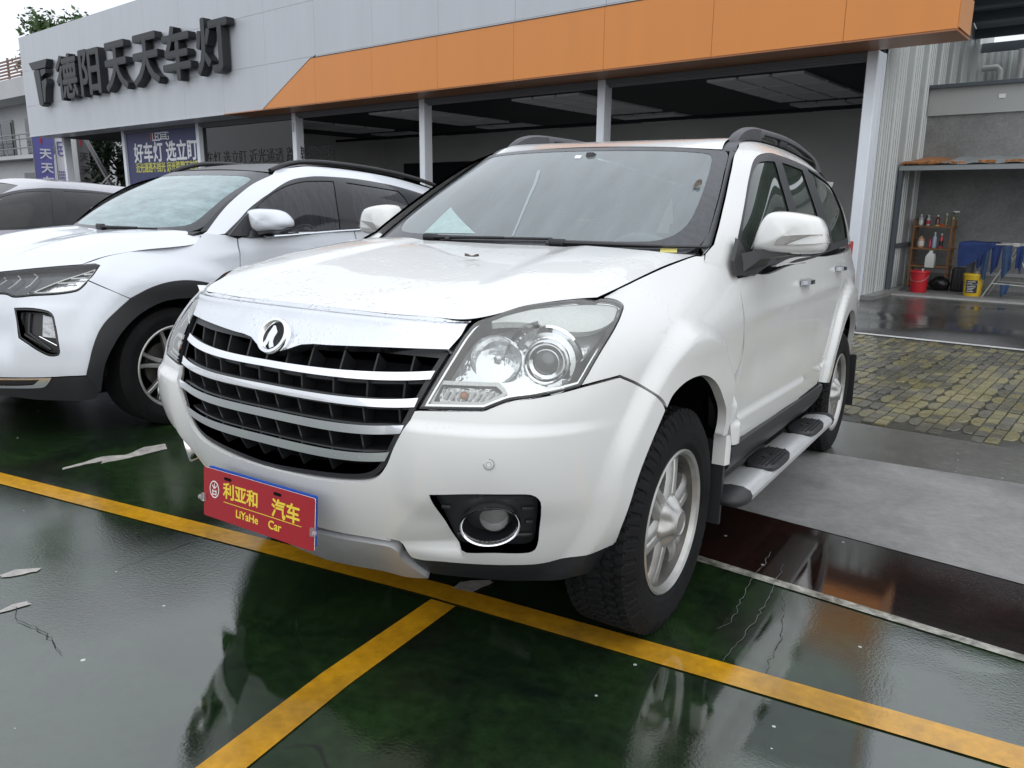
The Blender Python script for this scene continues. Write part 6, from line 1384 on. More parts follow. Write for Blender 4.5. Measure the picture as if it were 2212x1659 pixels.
MB().box((-1.30,9.90,-.05),(6,9.955,.022)).build('kerb_edge',M_('kerb_pale',(.36,.36,.34),rough=.6,var=.2,vscale=6),bay)
# ------------------------------------------------------------------ things in the bay
def inbay(name,label,cat,loc,group=None):
    return empty(name,label=label,cat=cat,group=group,mat=BM@Matrix.Translation(loc))
WOOD=M_('shelf_wood',(.20,.095,.035),rough=.6,var=.3,vscale=6,stretch=(1,1,8))
sf_=inbay('wooden_shelf','brown wooden shelf rack with bottles standing against the bay wall','shelf',(-1.02,11.15,.035))
for x in (-.32,.29):
    for y in (-.13,.16): MB().bev((x,y,0),(x+.035,y+.03,1.24),.005).build('upright',WOOD,sf_)
    for k in range(4): MB().box((x+.006,-.10,.14+.36*k),(x+.024,.16,.17+.36*k)).build('side_rung',WOOD,sf_)
for z in (.07,.40,.71,1.10): MB().bev((-.33,-.14,z),(.34,.19,z+.03),.004).build('shelf_board',WOOD,sf_)
BOTC={'clear':(.40,.42,.42),'brown':(.10,.03,.025),'olive':(.16,.15,.07),'white':(.62,.62,.60),'blue':(.30,.38,.48),'red':(.42,.03,.05),'black':(.02,.02,.02),'amber':(.45,.28,.18)}
def bottle(loc,h,r,c,cap,label,spray=False,lab=None):
    b_=inbay('bottle',label,'bottle',loc,'bottles on the wooden shelf')
    m=M_('bottle_'+c,BOTC[c],rough=.25,coat=.3)
    MB().lathe([(0,0),(r,.003),(r,h*.62),(r*.85,h*.70),(r*.38,h*.80),(r*.36,h*.88),(0,h*.88)],Matrix.Identity(4),12).build('body',m,b_,True,40)
    MB().lathe([(r*.42,h*.87),(r*.42,h),(0,h)],Matrix.Identity(4),10).build('cap',M_('cap_'+cap,BOTC[cap],rough=.4),b_,True,40)
    if lab: MB().lathe([(r*1.02,h*.15),(r*1.02,h*.5)],Matrix.Identity(4),12).build('label',M_('blabel_'+lab,BOTC[lab],rough=.5),b_,True)
    if spray: MB().bev((-.012,-.012,h*.98),(.09,.012,h*1.10),.006).build('trigger',M_('cap_white',BOTC['white']),b_)
TS3=1.10+.065; TS2=.71+.065
bottle((-1.24,11.12,TS3),.20,.038,'clear','white','clear bottle with pale label, end of top shelf by corrugated wall',lab='white')
bottle((-1.17,11.20,TS3),.18,.03,'black','black','black bottle tucked behind the two pale ones on the top shelf')
bottle((-1.12,11.12,TS3),.19,.034,'clear','white','clear bottle with white and red label on the top shelf',lab='red')
bottle((-.97,11.12,TS3),.19,.036,'brown','white','dark maroon bottle in the middle of the top shelf')
bottle((-.83,11.12,TS3),.22,.03,'olive','white','slim olive bottle with white cap on the top shelf')
bottle((-.73,11.15,TS3),.24,.04,'olive','black','brown spray gun bottle at the outer end of top shelf',spray=True)
bottle((-1.20,11.12,TS2),.24,.055,'amber','black','squat pale amber jug with black cap on the middle shelf',lab='white')
bottle((-1.05,11.14,TS2),.18,.03,'red','red','small dark red bottle on the middle shelf')
bottle((-.98,11.12,TS2),.28,.036,'blue','white','tall pale blue can with white cap on the middle shelf')
bottle((-.87,11.12,TS2),.26,.034,'red','white','red and black can with white cap on the middle shelf',lab='black')
bw=inbay('basket','small orange-red dish between bottles on the top shelf','dish',(-.885,11.09,TS3))
MB().lathe([(0,0),(.035,.0),(.045,.04),(.04,.04),(.032,.005),(0,.005)],Matrix.Identity(4),14).build('bowl',M_('dish_red',(.5,.08,.03)),bw,True,40)
tg=inbay('tub','flat yellow tin under the maroon bottle on the top shelf','tin',(-.955,11.05,TS3))
MB().lathe([(0,0),(.04,0),(.04,.02),(0,.02)],Matrix.Identity(4),14).build('body',M_('tin_yellow',(.5,.38,.12)),tg,True,40)
jg=inbay('jerrycan','white plastic jug standing on the lower shelf above red bucket','jug',(-.98,10.98,.435))
MB().rings([[(-.075*s,-.05*s2,z),(.075*s,-.05*s2,z),(.075*s,.05*s2,z),(-.075*s,.05*s2,z)] for z,s,s2 in ((0,.9,.9),(.02,1,1),(.19,1,1),(.25,.55,.7),(.27,.35,.5),(.30,.35,.5))],True,True).build('body',M_('jug_white',(.66,.67,.64),rough=.35),jg,True,50)
MB().tube([(.02,0,.22),(.06,0,.24),(.065,0,.18)],.012,8).build('handle',MATS['jug_white'],jg,True)
def bucket(loc,c,label,lb=False):
    b_=inbay('bucket',label,'bucket',loc,'buckets on the bay floor')
    m=M_('bucket_'+label.split()[0],c,rough=.35,coat=.2)
    MB().lathe([(0,0),(.128,0),(.132,.01),(.148,.345),(0,.345)],Matrix.Identity(4),36).build('body',m,b_,True,40)
    MB().lathe([(.148,.30),(.155,.305),(.155,.318),(.149,.322)],Matrix.Identity(4),36).build('collar',m,b_,True,40)
    MB().lathe([(.157,.335),(.160,.350),(.158,.368),(.150,.374),(.140,.366),(0,.366)],Matrix.Identity(4),36).build('lid',m,b_,True,40)
    MB().lathe([(.012,.366),(.012,.40),(.02,.402),(.02,.41),(0,.412)],Matrix.Translation((.045,-.03,0)),10).build('spout',M_('cap_white',BOTC['white']),b_,True,40)
    MB().tube([(.155*math.cos(a),-.155*abs(math.sin(a))*.98-.004,.31-.12*abs(math.sin(a))) for a in np.linspace(0,math.pi,16)],.004,6).build('handle',M_('wire_grey',(.3,.3,.3),metal=.6),b_,True)
    if lb:
        MB().lathe([(.1435,.06),(.1485,.27)],Matrix.Identity(4),16,R_(-125),R_(-55)).build('label',M_('label_black',(.015,.015,.018)),b_,True)
        for k in range(7):
            zz=.245-.027*k; r=.1450+ .0265*(zz-.06)/.21*.19
            a0=-118+rr_.random()*4; MB().lathe([(r+.0022,zz-.005),(r+.0024,zz+.006)],Matrix.Identity(4),10,R_(a0),R_(a0+28+rr_.random()*25)).build('label_text',M_('label_pale',(.5,.5,.5)),b_)
    return b_
bucket((-1.0,10.42,.036),(.46,.012,.022),'red lidded plastic bucket with pump in front of the shelf')
bucket((-.165,10.42,.036),(.60,.40,.02),'yellow lidded bucket with black printed label on the bay floor',True)
bg_=inbay('bin_bag','black plastic bag bulging under the shelf rack','bag',(-.78,11.0,.036))
def lump(rx,ry,rz,seed,nu=18,nv=10):
    r_=random.Random(seed); V=[];F=[]; ph=[r_.uniform(0,6.28) for _ in range(6)]
    for j in range(nv+1):
        t=math.pi*j/nv
        for i in range(nu):
            a=2*math.pi*i/nu; k=1+.10*math.sin(3*a+ph[0]+2*t)+.07*math.sin(5*a+ph[1]-3*t)+.05*math.sin(8*a+5*t+ph[2])
            V.append((rx*k*math.sin(t)*math.cos(a),ry*k*math.sin(t)*math.sin(a),max(0,rz*(1-math.cos(t))/2*(1+.08*math.sin(4*a+ph[3])))))
    for j in range(nv):
        for i in range(nu): F.append((j*nu+i,j*nu+(i+1)%nu,(j+1)*nu+(i+1)%nu,(j+1)*nu+i))
    return V,F
BAG=M_('bag_black',(.010,.010,.011),rough=.3)
V,F=lump(.17,.12,.24,3); mesh('bag_body',V,F,BAG,bg_,True)
dk=inbay('black_suitcase','black ribbed case standing between shelf and yellow bucket','case',(-.45,11.05,.036))
MB().bev((-.16,-.10,0),(.16,.12,.42),.04).build('body',M_('case_black',(.012,.012,.013),rough=.5),dk,True)
for k in range(5): MB().bev((-.13+.055*k,-.112,.04),(-.105+.055*k,-.10,.38),.004).build('rib',MATS['case_black'],dk)
# drying rack with blue cloths
rk=inbay('drying_rack','folding metal drying rack draped with blue cloths in the wash bay','rack',(0,0,0))
RKM=M_('rack_metal',(.42,.42,.40),rough=.4,metal=.5)
z0=.036
for y in (10.30,10.90):
    MB().tube([(-.35,y,.905),(1.05,y,.905)],.011,8).build('top_rail',RKM,rk,True)
for x in (-.33,.0,.36,.72,1.04): MB().tube([(x,10.30,.905),(x,10.90,.905)],.008,6).build('cross_bar',RKM,rk,True)
for y in (10.32,10.88):
    MB().tube([(.0,y,z0),(.42,y,.90)],.012,8).build('leg',RKM,rk,True); MB().tube([(.80,y,z0),(.36,y,.90)],.012,8).build('leg',RKM,rk,True)
    MB().tube([(.12,y,.27),(.70,y,.25)],.010,8).build('brace',RKM,rk,True); MB().tube([(.18,y,.90),(.29,y,.63)],.008,6).build('brace',RKM,rk,True)
MB().bev((.34,10.28,.87),(.44,10.31,.93),.01).build('joint',RKM,rk)
CL=M_('blue_cloth',(.012,.030,.115),rough=.9,var=.25,vscale=8); CL2=M_('faded_blue_cloth',(.03,.06,.13),rough=.9,var=.25,vscale=8); CLG=M_('grey_rag',(.14,.15,.17),rough=.9)
def hang(x0,x1,y,zt,zb,mat,label,seed,skew=0,over=.1):
    r_=random.Random(seed); ph=r_.uniform(0,6); n=12; m_=10; V=[];F=[]
    for j in range(m_+1):
        t=j/m_
        for i in range(n+1):
            s=i/n; x=x0+(x1-x0)*(.5+(s-.5)*(1-.35*t*(1 if seed%2 else .3)))+skew*t
            zz=zt-(zt-zb)*t*(.85+.15*math.sin(3*s+ph)); yy=y-.018*t+.022*math.sin(s*9+ph)*t**.6+.01*math.sin(17*s+2*ph)*t
            V.append((x,yy,zz))
    for j in range(m_):
        for i in range(n): a=j*(n+1)+i; F.append((a,a+1,a+n+2,a+n+1))
    k0=len(V); V+= [(x,yy+.006,z) for x,yy,z in V]; F+=[tuple(reversed([i+k0 for i in f])) for f in F]
    o=mesh('cloth',V,F,mat,None,True); o.matrix_world=BM; return tag(o,label,'cloth','blue cloths on the drying rack')
# big draped cloth over the rack end
V=[];F=[]; n,m_=16,14
for j in range(m_+1):
    t=j/m_
    for i in range(n+1):
        s=i/n; x=-.40+.50*s
        if t<.35: y=10.90-.62*(t/.35); z=.922+.02*math.sin(6*s)*math.sin(math.pi*t/.35)
        else:
            q=(t-.35)/.65; y=10.27-.02*math.sin(7*s)*q-.01*q; z=.915-q*(.40-.30*s+.05*math.sin(5*s))
        V.append((x-.03*math.sin(3*t)*(1-s),y,z))
for j in range(m_):
    for i in range(n): a=j*(n+1)+i; F.append((a,a+1,a+n+2,a+n+1))
k0=len(V); V+=[(x,y+.004,z+.005) for x,y,z in V]; F+=[tuple(reversed([i+k0 for i in f])) for f in F]
o=mesh('cloth',V,F,CL,None,True); o.matrix_world=BM; tag(o,'large dark blue cloth draped over the end of the drying rack','cloth','blue cloths on the drying rack')
hang(-.16,-.03,10.285,.85,.50,CL,'short blue cloth hanging next to the large draped one on rack',1)
hang(-.05,.04,10.286,.88,.32,CL2,'long pale-edged blue strip of cloth reaching low beside the short one',2,-.02)
hang(.05,.20,10.285,.89,.42,CL,'broad blue cloth hanging under the rack rail before the crossed legs',3)
hang(.20,.34,10.284,.89,.36,CL2,'narrow blue cloth hanging behind the rack leg joint',4,.03)
hang(.40,.52,10.284,.89,.40,CL,'blue cloth hanging just past the rack joint at picture edge',5)
hang(.24,.38,10.29,.265,.05,CL2,'small blue rag hanging over the low brace of the rack',7)
hang(-.34,-.20,10.60,.60,.33,CLG,'grey rag hanging below the large blue cloth',8)

# ================================================================== second white suv, next bay
PAINT2=M_('cool_white_paint',(.66,.69,.735),rough=.24,spec=.3,coat=.7,coat_r=.02)
WSG2=M_glass('teal_windscreen',tint=(.72,.92,.92),trans=.55,fog=.62,veilcol=(.44,.62,.64),veilscale=9,stretch=(.5,1.2,1.2),veilmin=.45,rough=.05,ior=1.62)  # teal light on the pane is put into the veil colour
TINT2=M_glass('tinted_glass',tint=(.28,.29,.32),trans=.12,fog=.55,veilcol=(.085,.088,.10),veilscale=16,stretch=(1,3,.25),veilmin=.4,rough=.04,ior=1.42)
ROOFB=M_('wet_black_roof',(.055,.056,.060),rough=.35,var=.5,vscale=40)
LENS2=M_glass('clear_lens',tint=(.97,.98,.98),trans=.97,fog=.04,veilcol=(.6,.6,.6),ior=1.45)
LAMPD=M_('dark_lamp_inner',(.10,.105,.115),rough=.25,metal=.3,bump=.2,bscale=30)
c2=empty('white_crossover',(XC2,0,0),'white crossover with black roof and dark wheel arch trim parked beside the SUV','car')
c2i=Matrix.Translation((-XC2,0,0))
_pre=set(bpy.data.objects)
K2=(XC2,.6,.6)
L2=lambda n,seg=.016:smooth_loop(T2[n],seg); Lo2=lambda n,seg=.016:smooth_loop(T2[n],seg,closed=False)
pn=lambda name,net,loop,mat,par=c2,**k:panel(name,net,loop,mat,par,**{**dict(center=K2),**k})
fog2=L2('fog')
bl=Lo2('bumper'); bh2=np.concatenate([[[0,.84],[.25,.825]],bl,[[0,.335]]])
def fac2(q):
    a=np.abs(q[:,0]); return -.03*np.exp(-((q[:,1]-.60)/.12)**2)*sstep(.25,.45,a)*(1-sstep(.60,.68,a))
pn('bumper',WRAP2,sym_loop(bh2),PAINT2,holes=[fog2,fog2*np.array([-1,1])],depth=.03,step=.03,fn=fac2)
hl2=L2('headlight'); 
for m in (False,True):
    sg=-1 if m else 1
    lamp=pn('headlight',WRAP2,hl2,LENS2,mirror=m,off=.002,gap=.006,depth=0)
    pn('gasket',WRAP2,hl2,BLKG,lamp,holes=[inset(hl2,.007)],mirror=m,gap=.0005,hgap=0,depth=.02,step=.06)
    pn('housing',WRAP2,hl2,LAMPD,lamp,mirror=m,off=-.045,gap=.003,depth=0)
    tri=L2('hlline'); 
    pn('lamp_unit',WRAP2,tri,LAMPW,lamp,holes=[inset(tri,.012)],mirror=m,off=-.006,gap=.006,hgap=0,depth=.03,step=.05)
    pn('reflector',WRAP2,tri,REFL,lamp,mirror=m,off=-.03,gap=.01,depth=0)
    def at2(u,v,o):
        q=np.array([[u,v]]); p=WRAP2(q)[0]; n=WRAP2.normal(q)[0]; n*=np.sign(n@(p-np.array(K2))); p=p+n*o
        if m: p[0]=2*XC2-p[0]
        return tuple(p)
    for k in range(3):
        t0=.42+.17*k; a_=tri[0]*(1-t0)+tri[np.argmax(tri[:,0])]*t0
        MB().tube([at2(a_[0]+.005,a_[1]-.012,-.012),at2(a_[0]+.10-.02*k,a_[1]-.006-.0*k,-.012)],.005,6).build('fin',LAMPW,lamp)
    for c in ('chev1','chev2','chev3'):
        MB().tube([at2(p[0],p[1],-.02) for p in T2[c]],.0035,6).build('light_guide',LAMPW,lamp,True)
    fs_=pn('fog_lamp_nest',WRAP2,fog2,BLK,mirror=m,off=-.05,gap=-.006,depth=0)
    pn('nest_wall',WRAP2,fog2,BLKG,fs_,holes=[inset(fog2,.010)],mirror=m,off=-.004,gap=.001,hgap=0,depth=.05,step=.05)
    lo_,hi_=fog2.min(0),fog2.max(0); cx,cy=(lo_+hi_)/2
    lf=smooth_loop([(lo_[0]+.62*(hi_[0]-lo_[0]),hi_[1]-.03,1),(hi_[0]-.035,hi_[1]-.05,1),(hi_[0]-.02,lo_[1]+.10,1),(lo_[0]+.66*(hi_[0]-lo_[0]),cy-.02,1)],.02)
    pn('fog_lamp',WRAP2,lf,M_('fog_reflector',(.35,.36,.38),rough=.15,metal=.7,bump=.8,bscale=30),fs_,mirror=m,off=-.035,gap=0,depth=.01,step=.03)
    MB().tube([at2(lo_[0]+.6*(hi_[0]-lo_[0]),cy-.02,-.03),at2(hi_[0]-.015,lo_[1]+.055,-.03)],.004,6).build('chrome_line',CHROME,fs_)
    for k in range(2): MB().tube([at2(lo_[0]+.03+.05*k,hi_[1]-.02,-.042),at2(lo_[0]+.04+.05*k,cy,-.042),at2(hi_[0]-.05+.0*k,lo_[1]+.03-.0*k,-.042)],.010,6).build('rib',BLK,fs_,True)
    pn('valance',WRAP2,L2('valance'),BLK,mirror=m,off=-.002,depth=.02)
    sp=L2('strip'); pn('bumper_strip',WRAP2,sp,SATIN,holes=[L2('slot')],mirror=m,off=.005,gap=0,hgap=0,depth=.02,step=.04)
    # wheel-arch trim
    ao=Lo2('arch_o'); ai=Lo2('arch_i'); uc=1.585
    rear_o=np.stack([2*uc-ao[:,0],ao[:,1]],1); rear_i=np.stack([2*uc-ai[:,0],ai[:,1]],1)
    ao_f=ao[ao[:,0]<=uc+.0]; ai_f=ai[ai[:,0]<=uc]
    loop=np.concatenate([ao_f[::-1],np.stack([2*uc-ao_f[:,0],ao_f[:,1]],1)[::1],np.stack([2*uc-ai_f[:,0],ai_f[:,1]],1)[::-1],ai_f][:0]) if False else np.concatenate([ao_f[::-1],np.stack([2*uc-ao_f[:,0],ao_f[:,1]],1),np.stack([2*uc-ai_f[:,0],ai_f[:,1]],1)[::-1],ai_f])
    pn('arch_trim',WRAP2,loop,BLK,mirror=m,off=.010,gap=0,depth=.03,step=.03)
    uc2=uc+2.75; loop2=loop+np.array([2.75,0]); loop2=np.clip(loop2,None,5.1)
    pn('arch_trim',WRAP2,loop2,BLK,mirror=m,off=.010,gap=0,depth=.03,step=.04)
    # wing
    fa=Lo2('fender'); fa=np.stack([fa[:,0],fa[:,1]+.004*sstep(1.15,1.4,fa[:,0])*(1-sstep(1.84,1.90,fa[:,0]))],1); fo=ao_f[ao_f[:,1]>.80]; fo=fo[np.argsort(fo[:,0])]
    fr_=np.stack([2*uc-fo[:,0],fo[:,1]],1)
    ff=Lo2('fend_f')
    wing=np.concatenate([fa,[[2.012,.80],[2.02,.60],[2.095,.445]],[[2.085,.40],[2.06,.55],[2.0,.68]],fr_[fr_[:,1]>.70],fo[::-1],ff])
    pn('fender',WRAP2,wing,PAINT2,mirror=m,depth=.02,step=.03,gap=.0012)
    fd2=smooth_loop([(2.030,1.055,1),(2.12,1.063,0),(2.6,1.065,0),(3.10,1.062,1),(3.14,1.0,0),(3.17,.85,0),(3.13,.6,0),(3.05,.45,1),(2.6,.445,0),(2.10,.445,1),(2.025,.6,0),(2.016,.8,0),(2.026,.955,0)],.03)
    rd2=smooth_loop([(3.106,1.062,1),(3.6,1.06,0),(4.1,1.06,1),(4.02,.93,0),(3.83,.80,0),(3.72,.6,0),(3.70,.45,1),(3.06,.45,1),(3.137,.6,0),(3.177,.85,0),(3.147,1.0,0)],.03)
    rq2=smooth_loop([(4.107,1.06,1),(4.6,1.06,0),(5.8,1.06,1),(5.8,.4,1),(4.95,.4,1),(4.85,.62,0),(4.6,.84,0),(4.3,.89,0),(4.05,.84,0),(3.90,.72,0),(3.84,.80,0),(4.03,.93,0)],.03)
    d1=pn('front_door',WRAP2,fd2,PAINT2,mirror=m,depth=.02,step=.05); d2=pn('rear_door',WRAP2,rd2,PAINT2,mirror=m,depth=.02,step=.05); pn('rear_quarter',WRAP2,rq2,PAINT2,mirror=m,depth=.02,step=.05)
    sl_=smooth_loop([(2.08,.44,1),(3.75,.44,1),(3.72,.26,1),(2.06,.26,1)],.05); pn('sill',WRAP2,sl_,BLK,mirror=m,off=.004,depth=.02,step=.05)
    for d,u in ((d1,2.85),(d2,3.72)):
        MB().tube([at2(u,.99,.02),at2(u+.10,.993,.03),at2(u+.2,.996,.02)],[.010,.014,.010],8,flat=1).build('door_handle',PAINT2,d,True)
    # glasshouse
    dl2=L2('dlo'); pl2=Lo2('pillar'); dp=T2['dlo']; ci=[i for i,p in enumerate(dp) if p[2]]
    dfr=smooth_loop(dp[:ci[2]+1],.02,False)
    topl=[np.array([u,.60]) for u in np.linspace(2.35,-.41,36)]
    pn('side_frame',GH2,np.concatenate([pl2[::-1],[[-.43,-.01],[-.40,-.015]],dfr,[[2.3,.02],[2.38,.1],[2.38,.6]],topl]),PAINT2,mirror=m,depth=.012,step=.03,gap=.001)
    g1,g2=L2('glass1'),L2('glass2')
    pn('window_surround',GH2,dl2,BLKG,holes=[g1,g2],mirror=m,depth=.012,step=.03,gap=.001,hgap=0)
    for g_ in (g1,g2): pn('side_window',GH2,g_,TINT2,mirror=m,off=-.006,gap=-.004,depth=0,step=.04)
    br=[]
    for u in np.linspace(-.03,1.95,24):
        q=np.array([[u,.0]]); p=GH2(q)[0]; x=p[0] if not m else 2*XC2-p[0]; br.append((x+sg*.006,p[1],p[2]-.002))
    MB().tube(br,.011,6,flat=.8).build('belt_strip',SATIN,c2,True)
    # roof rail
    rr2=[]
    for y in np.linspace(.34,2.5,24):
        q=np.array([[1.0,y]]); p=ROOF2(q)[0]; x=p[0]-.02; x=x if not m else 2*XC2-x; e=min(1,(y-.34)/.25,(2.5-y)/.2); rr2.append((x,y,p[2]-.005+.032*max(0,e)**.6))
    MB().tube(rr2,.018,8).build('roof_rail',BLK,c2,True)
ws2=sym_loop(np.array([(0,.895),(.35,.893),(.58,.888),(.690,.875),(.695,.6),(.695,.3),(.690,.08),(.62,.02),(.35,.01),(0,.01)]))
w2=pn('windscreen',WS2,smooth_loop([(p[0],p[1],0) for p in ws2],.04),WSG2,gap=0,depth=0,step=.05,center=(XC2,.3,.9))
in2=sym_loop(np.array([(0,.80),(.35,.80),(.55,.79),(.625,.75),(.635,.5),(.635,.25),(.61,.12),(.52,.085),(.3,.07),(0,.07)]))
pn('frit_band',WS2,smooth_loop([(p[0],p[1],0) for p in ws2],.04),FRIT,w2,holes=[smooth_loop([(p[0],p[1],0) for p in in2],.04)],off=.0012,gap=.001,hgap=0,depth=0,step=.05,center=(XC2,.3,.9))
for m in (False,True):
    pn('pillar_trim',WS2,smooth_loop([(.692,.88,1),(.735,.88,1),(.735,.03,1),(.70,.02,1)],.05),BLK,mirror=m,off=.004,gap=0,depth=.012,step=.05,center=(XC2,.3,.9))
hp=Lo2('hood'); hbk=Lo2('hoodb')
hh2=np.array([[0,hp[0][1]]]+[p for p in hp if p[0]>0]+[[.60,1.0],[.35,1.0],[0,1.0]])
def hf2(q):
    a=np.abs(q[:,0]); return .012*sstep(.28,.36,a)*(1-sstep(.60,.75,a))*sstep(.0,.3,q[:,1])
pn('bonnet',HOOD2,sym_loop(hh2),PAINT2,depth=.003,step=.04,gap=.0008,fn=hf2,center=(XC2,-1,0))
pn('roof',ROOF2,sym_loop(smooth_loop([(0,.275,1),(.5,.275,0),(.97,.27,1),(.97,1.2,0),(.97,2.5,1),(0,2.6,1)],.05,False)),ROOFB,depth=.02,step=.06,gap=0,center=(XC2,1,1))
pn('inner_shell',WRAP2,smooth_loop([(p[0],p[1],1) for p in sym_loop(np.array([(0,.9),(.7,.95),(1.2,1.04),(5.8,1.04),(5.8,.4),(4.9,.4),(4.75,.7),(4.3,.88),(3.9,.7),(3.75,.4),(2.08,.4),(2.0,.65),(1.75,.84),(1.5,.88),(1.25,.78),(1.06,.5),(1.0,.34),(0,.3)]))],.05),DARK,off=-.07,depth=0,step=.08)
# front grille out of frame: dark mesh panel with bars
gg=sym_loop(np.array([(0,.95),(.34,.93),(.36,.84),(0,.845)])); pn('grille',WRAP2,smooth_loop([(p[0],p[1],1) for p in gg],.04),BLKG,off=-.01,depth=.02,step=.05)
# mirrors
om=[(.80,1.309),(.815,1.330),(.93,1.337),(1.06,1.326),(1.135,1.280),(1.14,1.250),(1.08,1.226),(.99,1.216),(.85,1.188),(.81,1.225)]
om=[(a,1.265+(b-1.265)*1.18) for a,b in om]; oc=smooth_loop([(a,b,0) for a,b in om],.015); cen=oc.mean(0)
for sg in (1,-1):
    rs=[[(XC2+sg*(cen[0]+(a-cen[0])*s),y+.08*(a-.8),cen[1]+(b-cen[1])*s) for a,b in oc] for s,y in ((.92,.03),(1,.005),(1,-.03),(.95,-.06),(.80,-.09),(.5,-.108),(.08,-.113))]
    mh=MB().rings(rs,True,True).build('door_mirror',PAINT2,c2,True,60)
    MB().rings([[(XC2+sg*x,y,z) for x,y,z in r] for r in ([(.86,-.12,1.19),(.86,.04,1.20),(.87,.04,1.16),(.87,-.12,1.155)],[(1.02,-.02,1.222),(1.02,.05,1.222),(1.02,.05,1.205),(1.02,-.02,1.205)],[(1.12,.0,1.245),(1.12,.05,1.245),(1.12,.05,1.228),(1.12,.0,1.228)])],True,True).build('mirror_arm',BLK,mh,True,40)
    MB().rings([[(XC2+sg*x,y,z) for x,y,z in ((.905,-.30,1.17),(.86,-.13,1.30),(.845,.0,1.36),(.905,.03,1.185),(.912,-.1,1.165))],[(XC2+sg*(x+.012),y,z) for x,y,z in ((.905,-.30,1.17),(.86,-.13,1.30),(.845,.0,1.36),(.905,.03,1.185),(.912,-.1,1.165))]],True,True).build('mirror_sail',BLKG,c2)
# wiper and cowl
def w2p(u,v,o):
    q=np.array([[u,v]]); p=WS2(q)[0]; n=WS2.normal(q)[0]; n*=np.sign(n@(p-np.array((XC2,.3,.9)))); return p+n*o
MB().rings([[tuple(w2p(u,.03,.001)),tuple(w2p(u,.03,.001)+[0,-.06,-.02]),tuple(w2p(u,.03,.001)+[0,-.06,-.08]),tuple(w2p(u,.03,-.05))] for u in np.linspace(-.70,.70,15)],True,True).build('cowl',BLK,c2,True,30)
wp=MB(); a=w2p(-.05,.03,.012); wp.bev(tuple(a+[-.035,-.02,-.008]),tuple(a+[.035,.02,.03]),.01); wp.tube([tuple(w2p(-.05+.32*t,.03+.02*t,.028-.016*t)) for t in np.linspace(0,1,6)],.008,6); wp.tube([tuple(w2p(-.12+.55*t,.052,.008)) for t in np.linspace(0,1,6)],.006,6); wp.build('wiper',BLK,c2,True)
MB().rings([[(XC2+x,-.50,1.10),(XC2+x,-.25,1.14),(XC2+x,-.05,1.12),(XC2+x,0,.8),(XC2+x,-.5,.8)] for x in (-.8,0,.8)],True,True).build('dashboard',INT,c2)
MB().bev((XC2-.80,-.45,.28),(XC2+.80,2.6,.34),.02).build('floor_pan',DARK,c2)
for x in (-.38,.38):
    st=MB().bev((XC2+x-.25,.30,.65),(XC2+x+.25,.8,.82),.05).build('seat',SEATM,c2,True); MB().rings([[(XC2+x-.24,y,z),(XC2+x+.24,y,z),(XC2+x+.24,y+.13,z),(XC2+x-.24,y+.13,z)] for y,z in ((.70,.8),(.78,1.10),(.88,1.40))],True,True).build('backrest',SEATM,st,True,50)
MB().bev((XC2-.6,-1.35,.20),(XC2+.6,-.9,.30),.04).build('engine_guard',DARK,c2)
for sg in (1,-1):
    for yc in (-.71,2.04):
        MB().lathe([(.47,.10),(.47,.93)],frame((XC2,yc,.37),(sg,0,0),(0,1,0)),24,R_(0),R_(180) if sg>0 else R_(-180)).build('arch_liner',DARK,c2,True)
for x,y in ((.79,-.71),(-.79,-.71),(.79,2.04),(-.79,2.04)):
    make_wheel('wheel',c2,(XC2+x,y,.365),x<0,rad=.365,width=.235,rr=.258,nsp=5,style=1,tread=False)
# meshes above were laid out in world space: keep them there under the offset root
for o in bpy.data.objects:
    if o.parent==c2 and o not in _pre: o.matrix_parent_inverse=c2i
# ================================================================== grey saloon beyond
SIL=M_('wet_grey_paint',(.30,.30,.33),rough=.25,metal=.4,coat=1,var=.12,vscale=30)
TINT3=M_glass('saloon_glass',tint=(.3,.3,.32),trans=.15,fog=.5,veilcol=(.07,.069,.07),veilscale=5,rough=.05,ior=1.42)
c3=empty('grey_saloon',(XC3,0,0),'dark grey saloon with tinted windows, mostly hidden behind the white crossover','car')
_pre=set(bpy.data.objects); K3=(XC3,.3,.6)
body=[]
for y,hw,zt,zb in ((-2.15,.55,.62,.35),(-2.1,.72,.72,.25),(-1.8,.84,.82,.20),(-1.0,.89,.98,.18),(0,.91,1.04,.18),(1.0,.91,1.10,.18),(1.8,.88,1.14,.20),(2.35,.80,1.12,.25),(2.5,.65,1.0,.35)):
    body.append([(XC3-hw,y,zb),(XC3-hw,y,zb+.3),(XC3-hw*.985,y,zt-.14),(XC3-hw*.88,y,zt),(XC3+hw*.88,y,zt),(XC3+hw*.985,y,zt-.14),(XC3+hw,y,zb+.3),(XC3+hw,y,zb)])
MB().rings(body,True,True).build('body',SIL,c3,True,50)
sd=smooth_loop(T2['s_dlo'],.03)
for m in (False,True):
    top=[np.array([u,.57]) for u in np.linspace(2.0,-.98,24)]
    pn('side_frame',GH3,np.concatenate([[[-.98,.02]],[[u,.01] for u in np.linspace(-.7,2.0,20)],top]),SIL,c3,mirror=m,depth=.01,step=.06,gap=0,center=K3)
    pn('window_surround',GH3,sd,BLK,c3,holes=[smooth_loop(T2['s_glass1'],.03),smooth_loop(T2['s_glass2'],.03)],off=.004,mirror=m,depth=.005,step=.05,hgap=0,center=K3)
    for g_ in ('s_glass1','s_glass2'): pn('side_window',GH3,smooth_loop(T2[g_],.03),TINT3,c3,off=.002,mirror=m,depth=0,gap=-.003,step=.06,center=K3)
rs=[]
for u in np.linspace(-.98,2.0,26):
    e=GH3(np.array([[u,.565]]))[0]; w_=e[0]-XC3; rs.append([(XC3+w_*t,e[1]-.05*(1-t*t),e[2]+.028*(1-t*t)) for t in np.linspace(-1,1,13)])
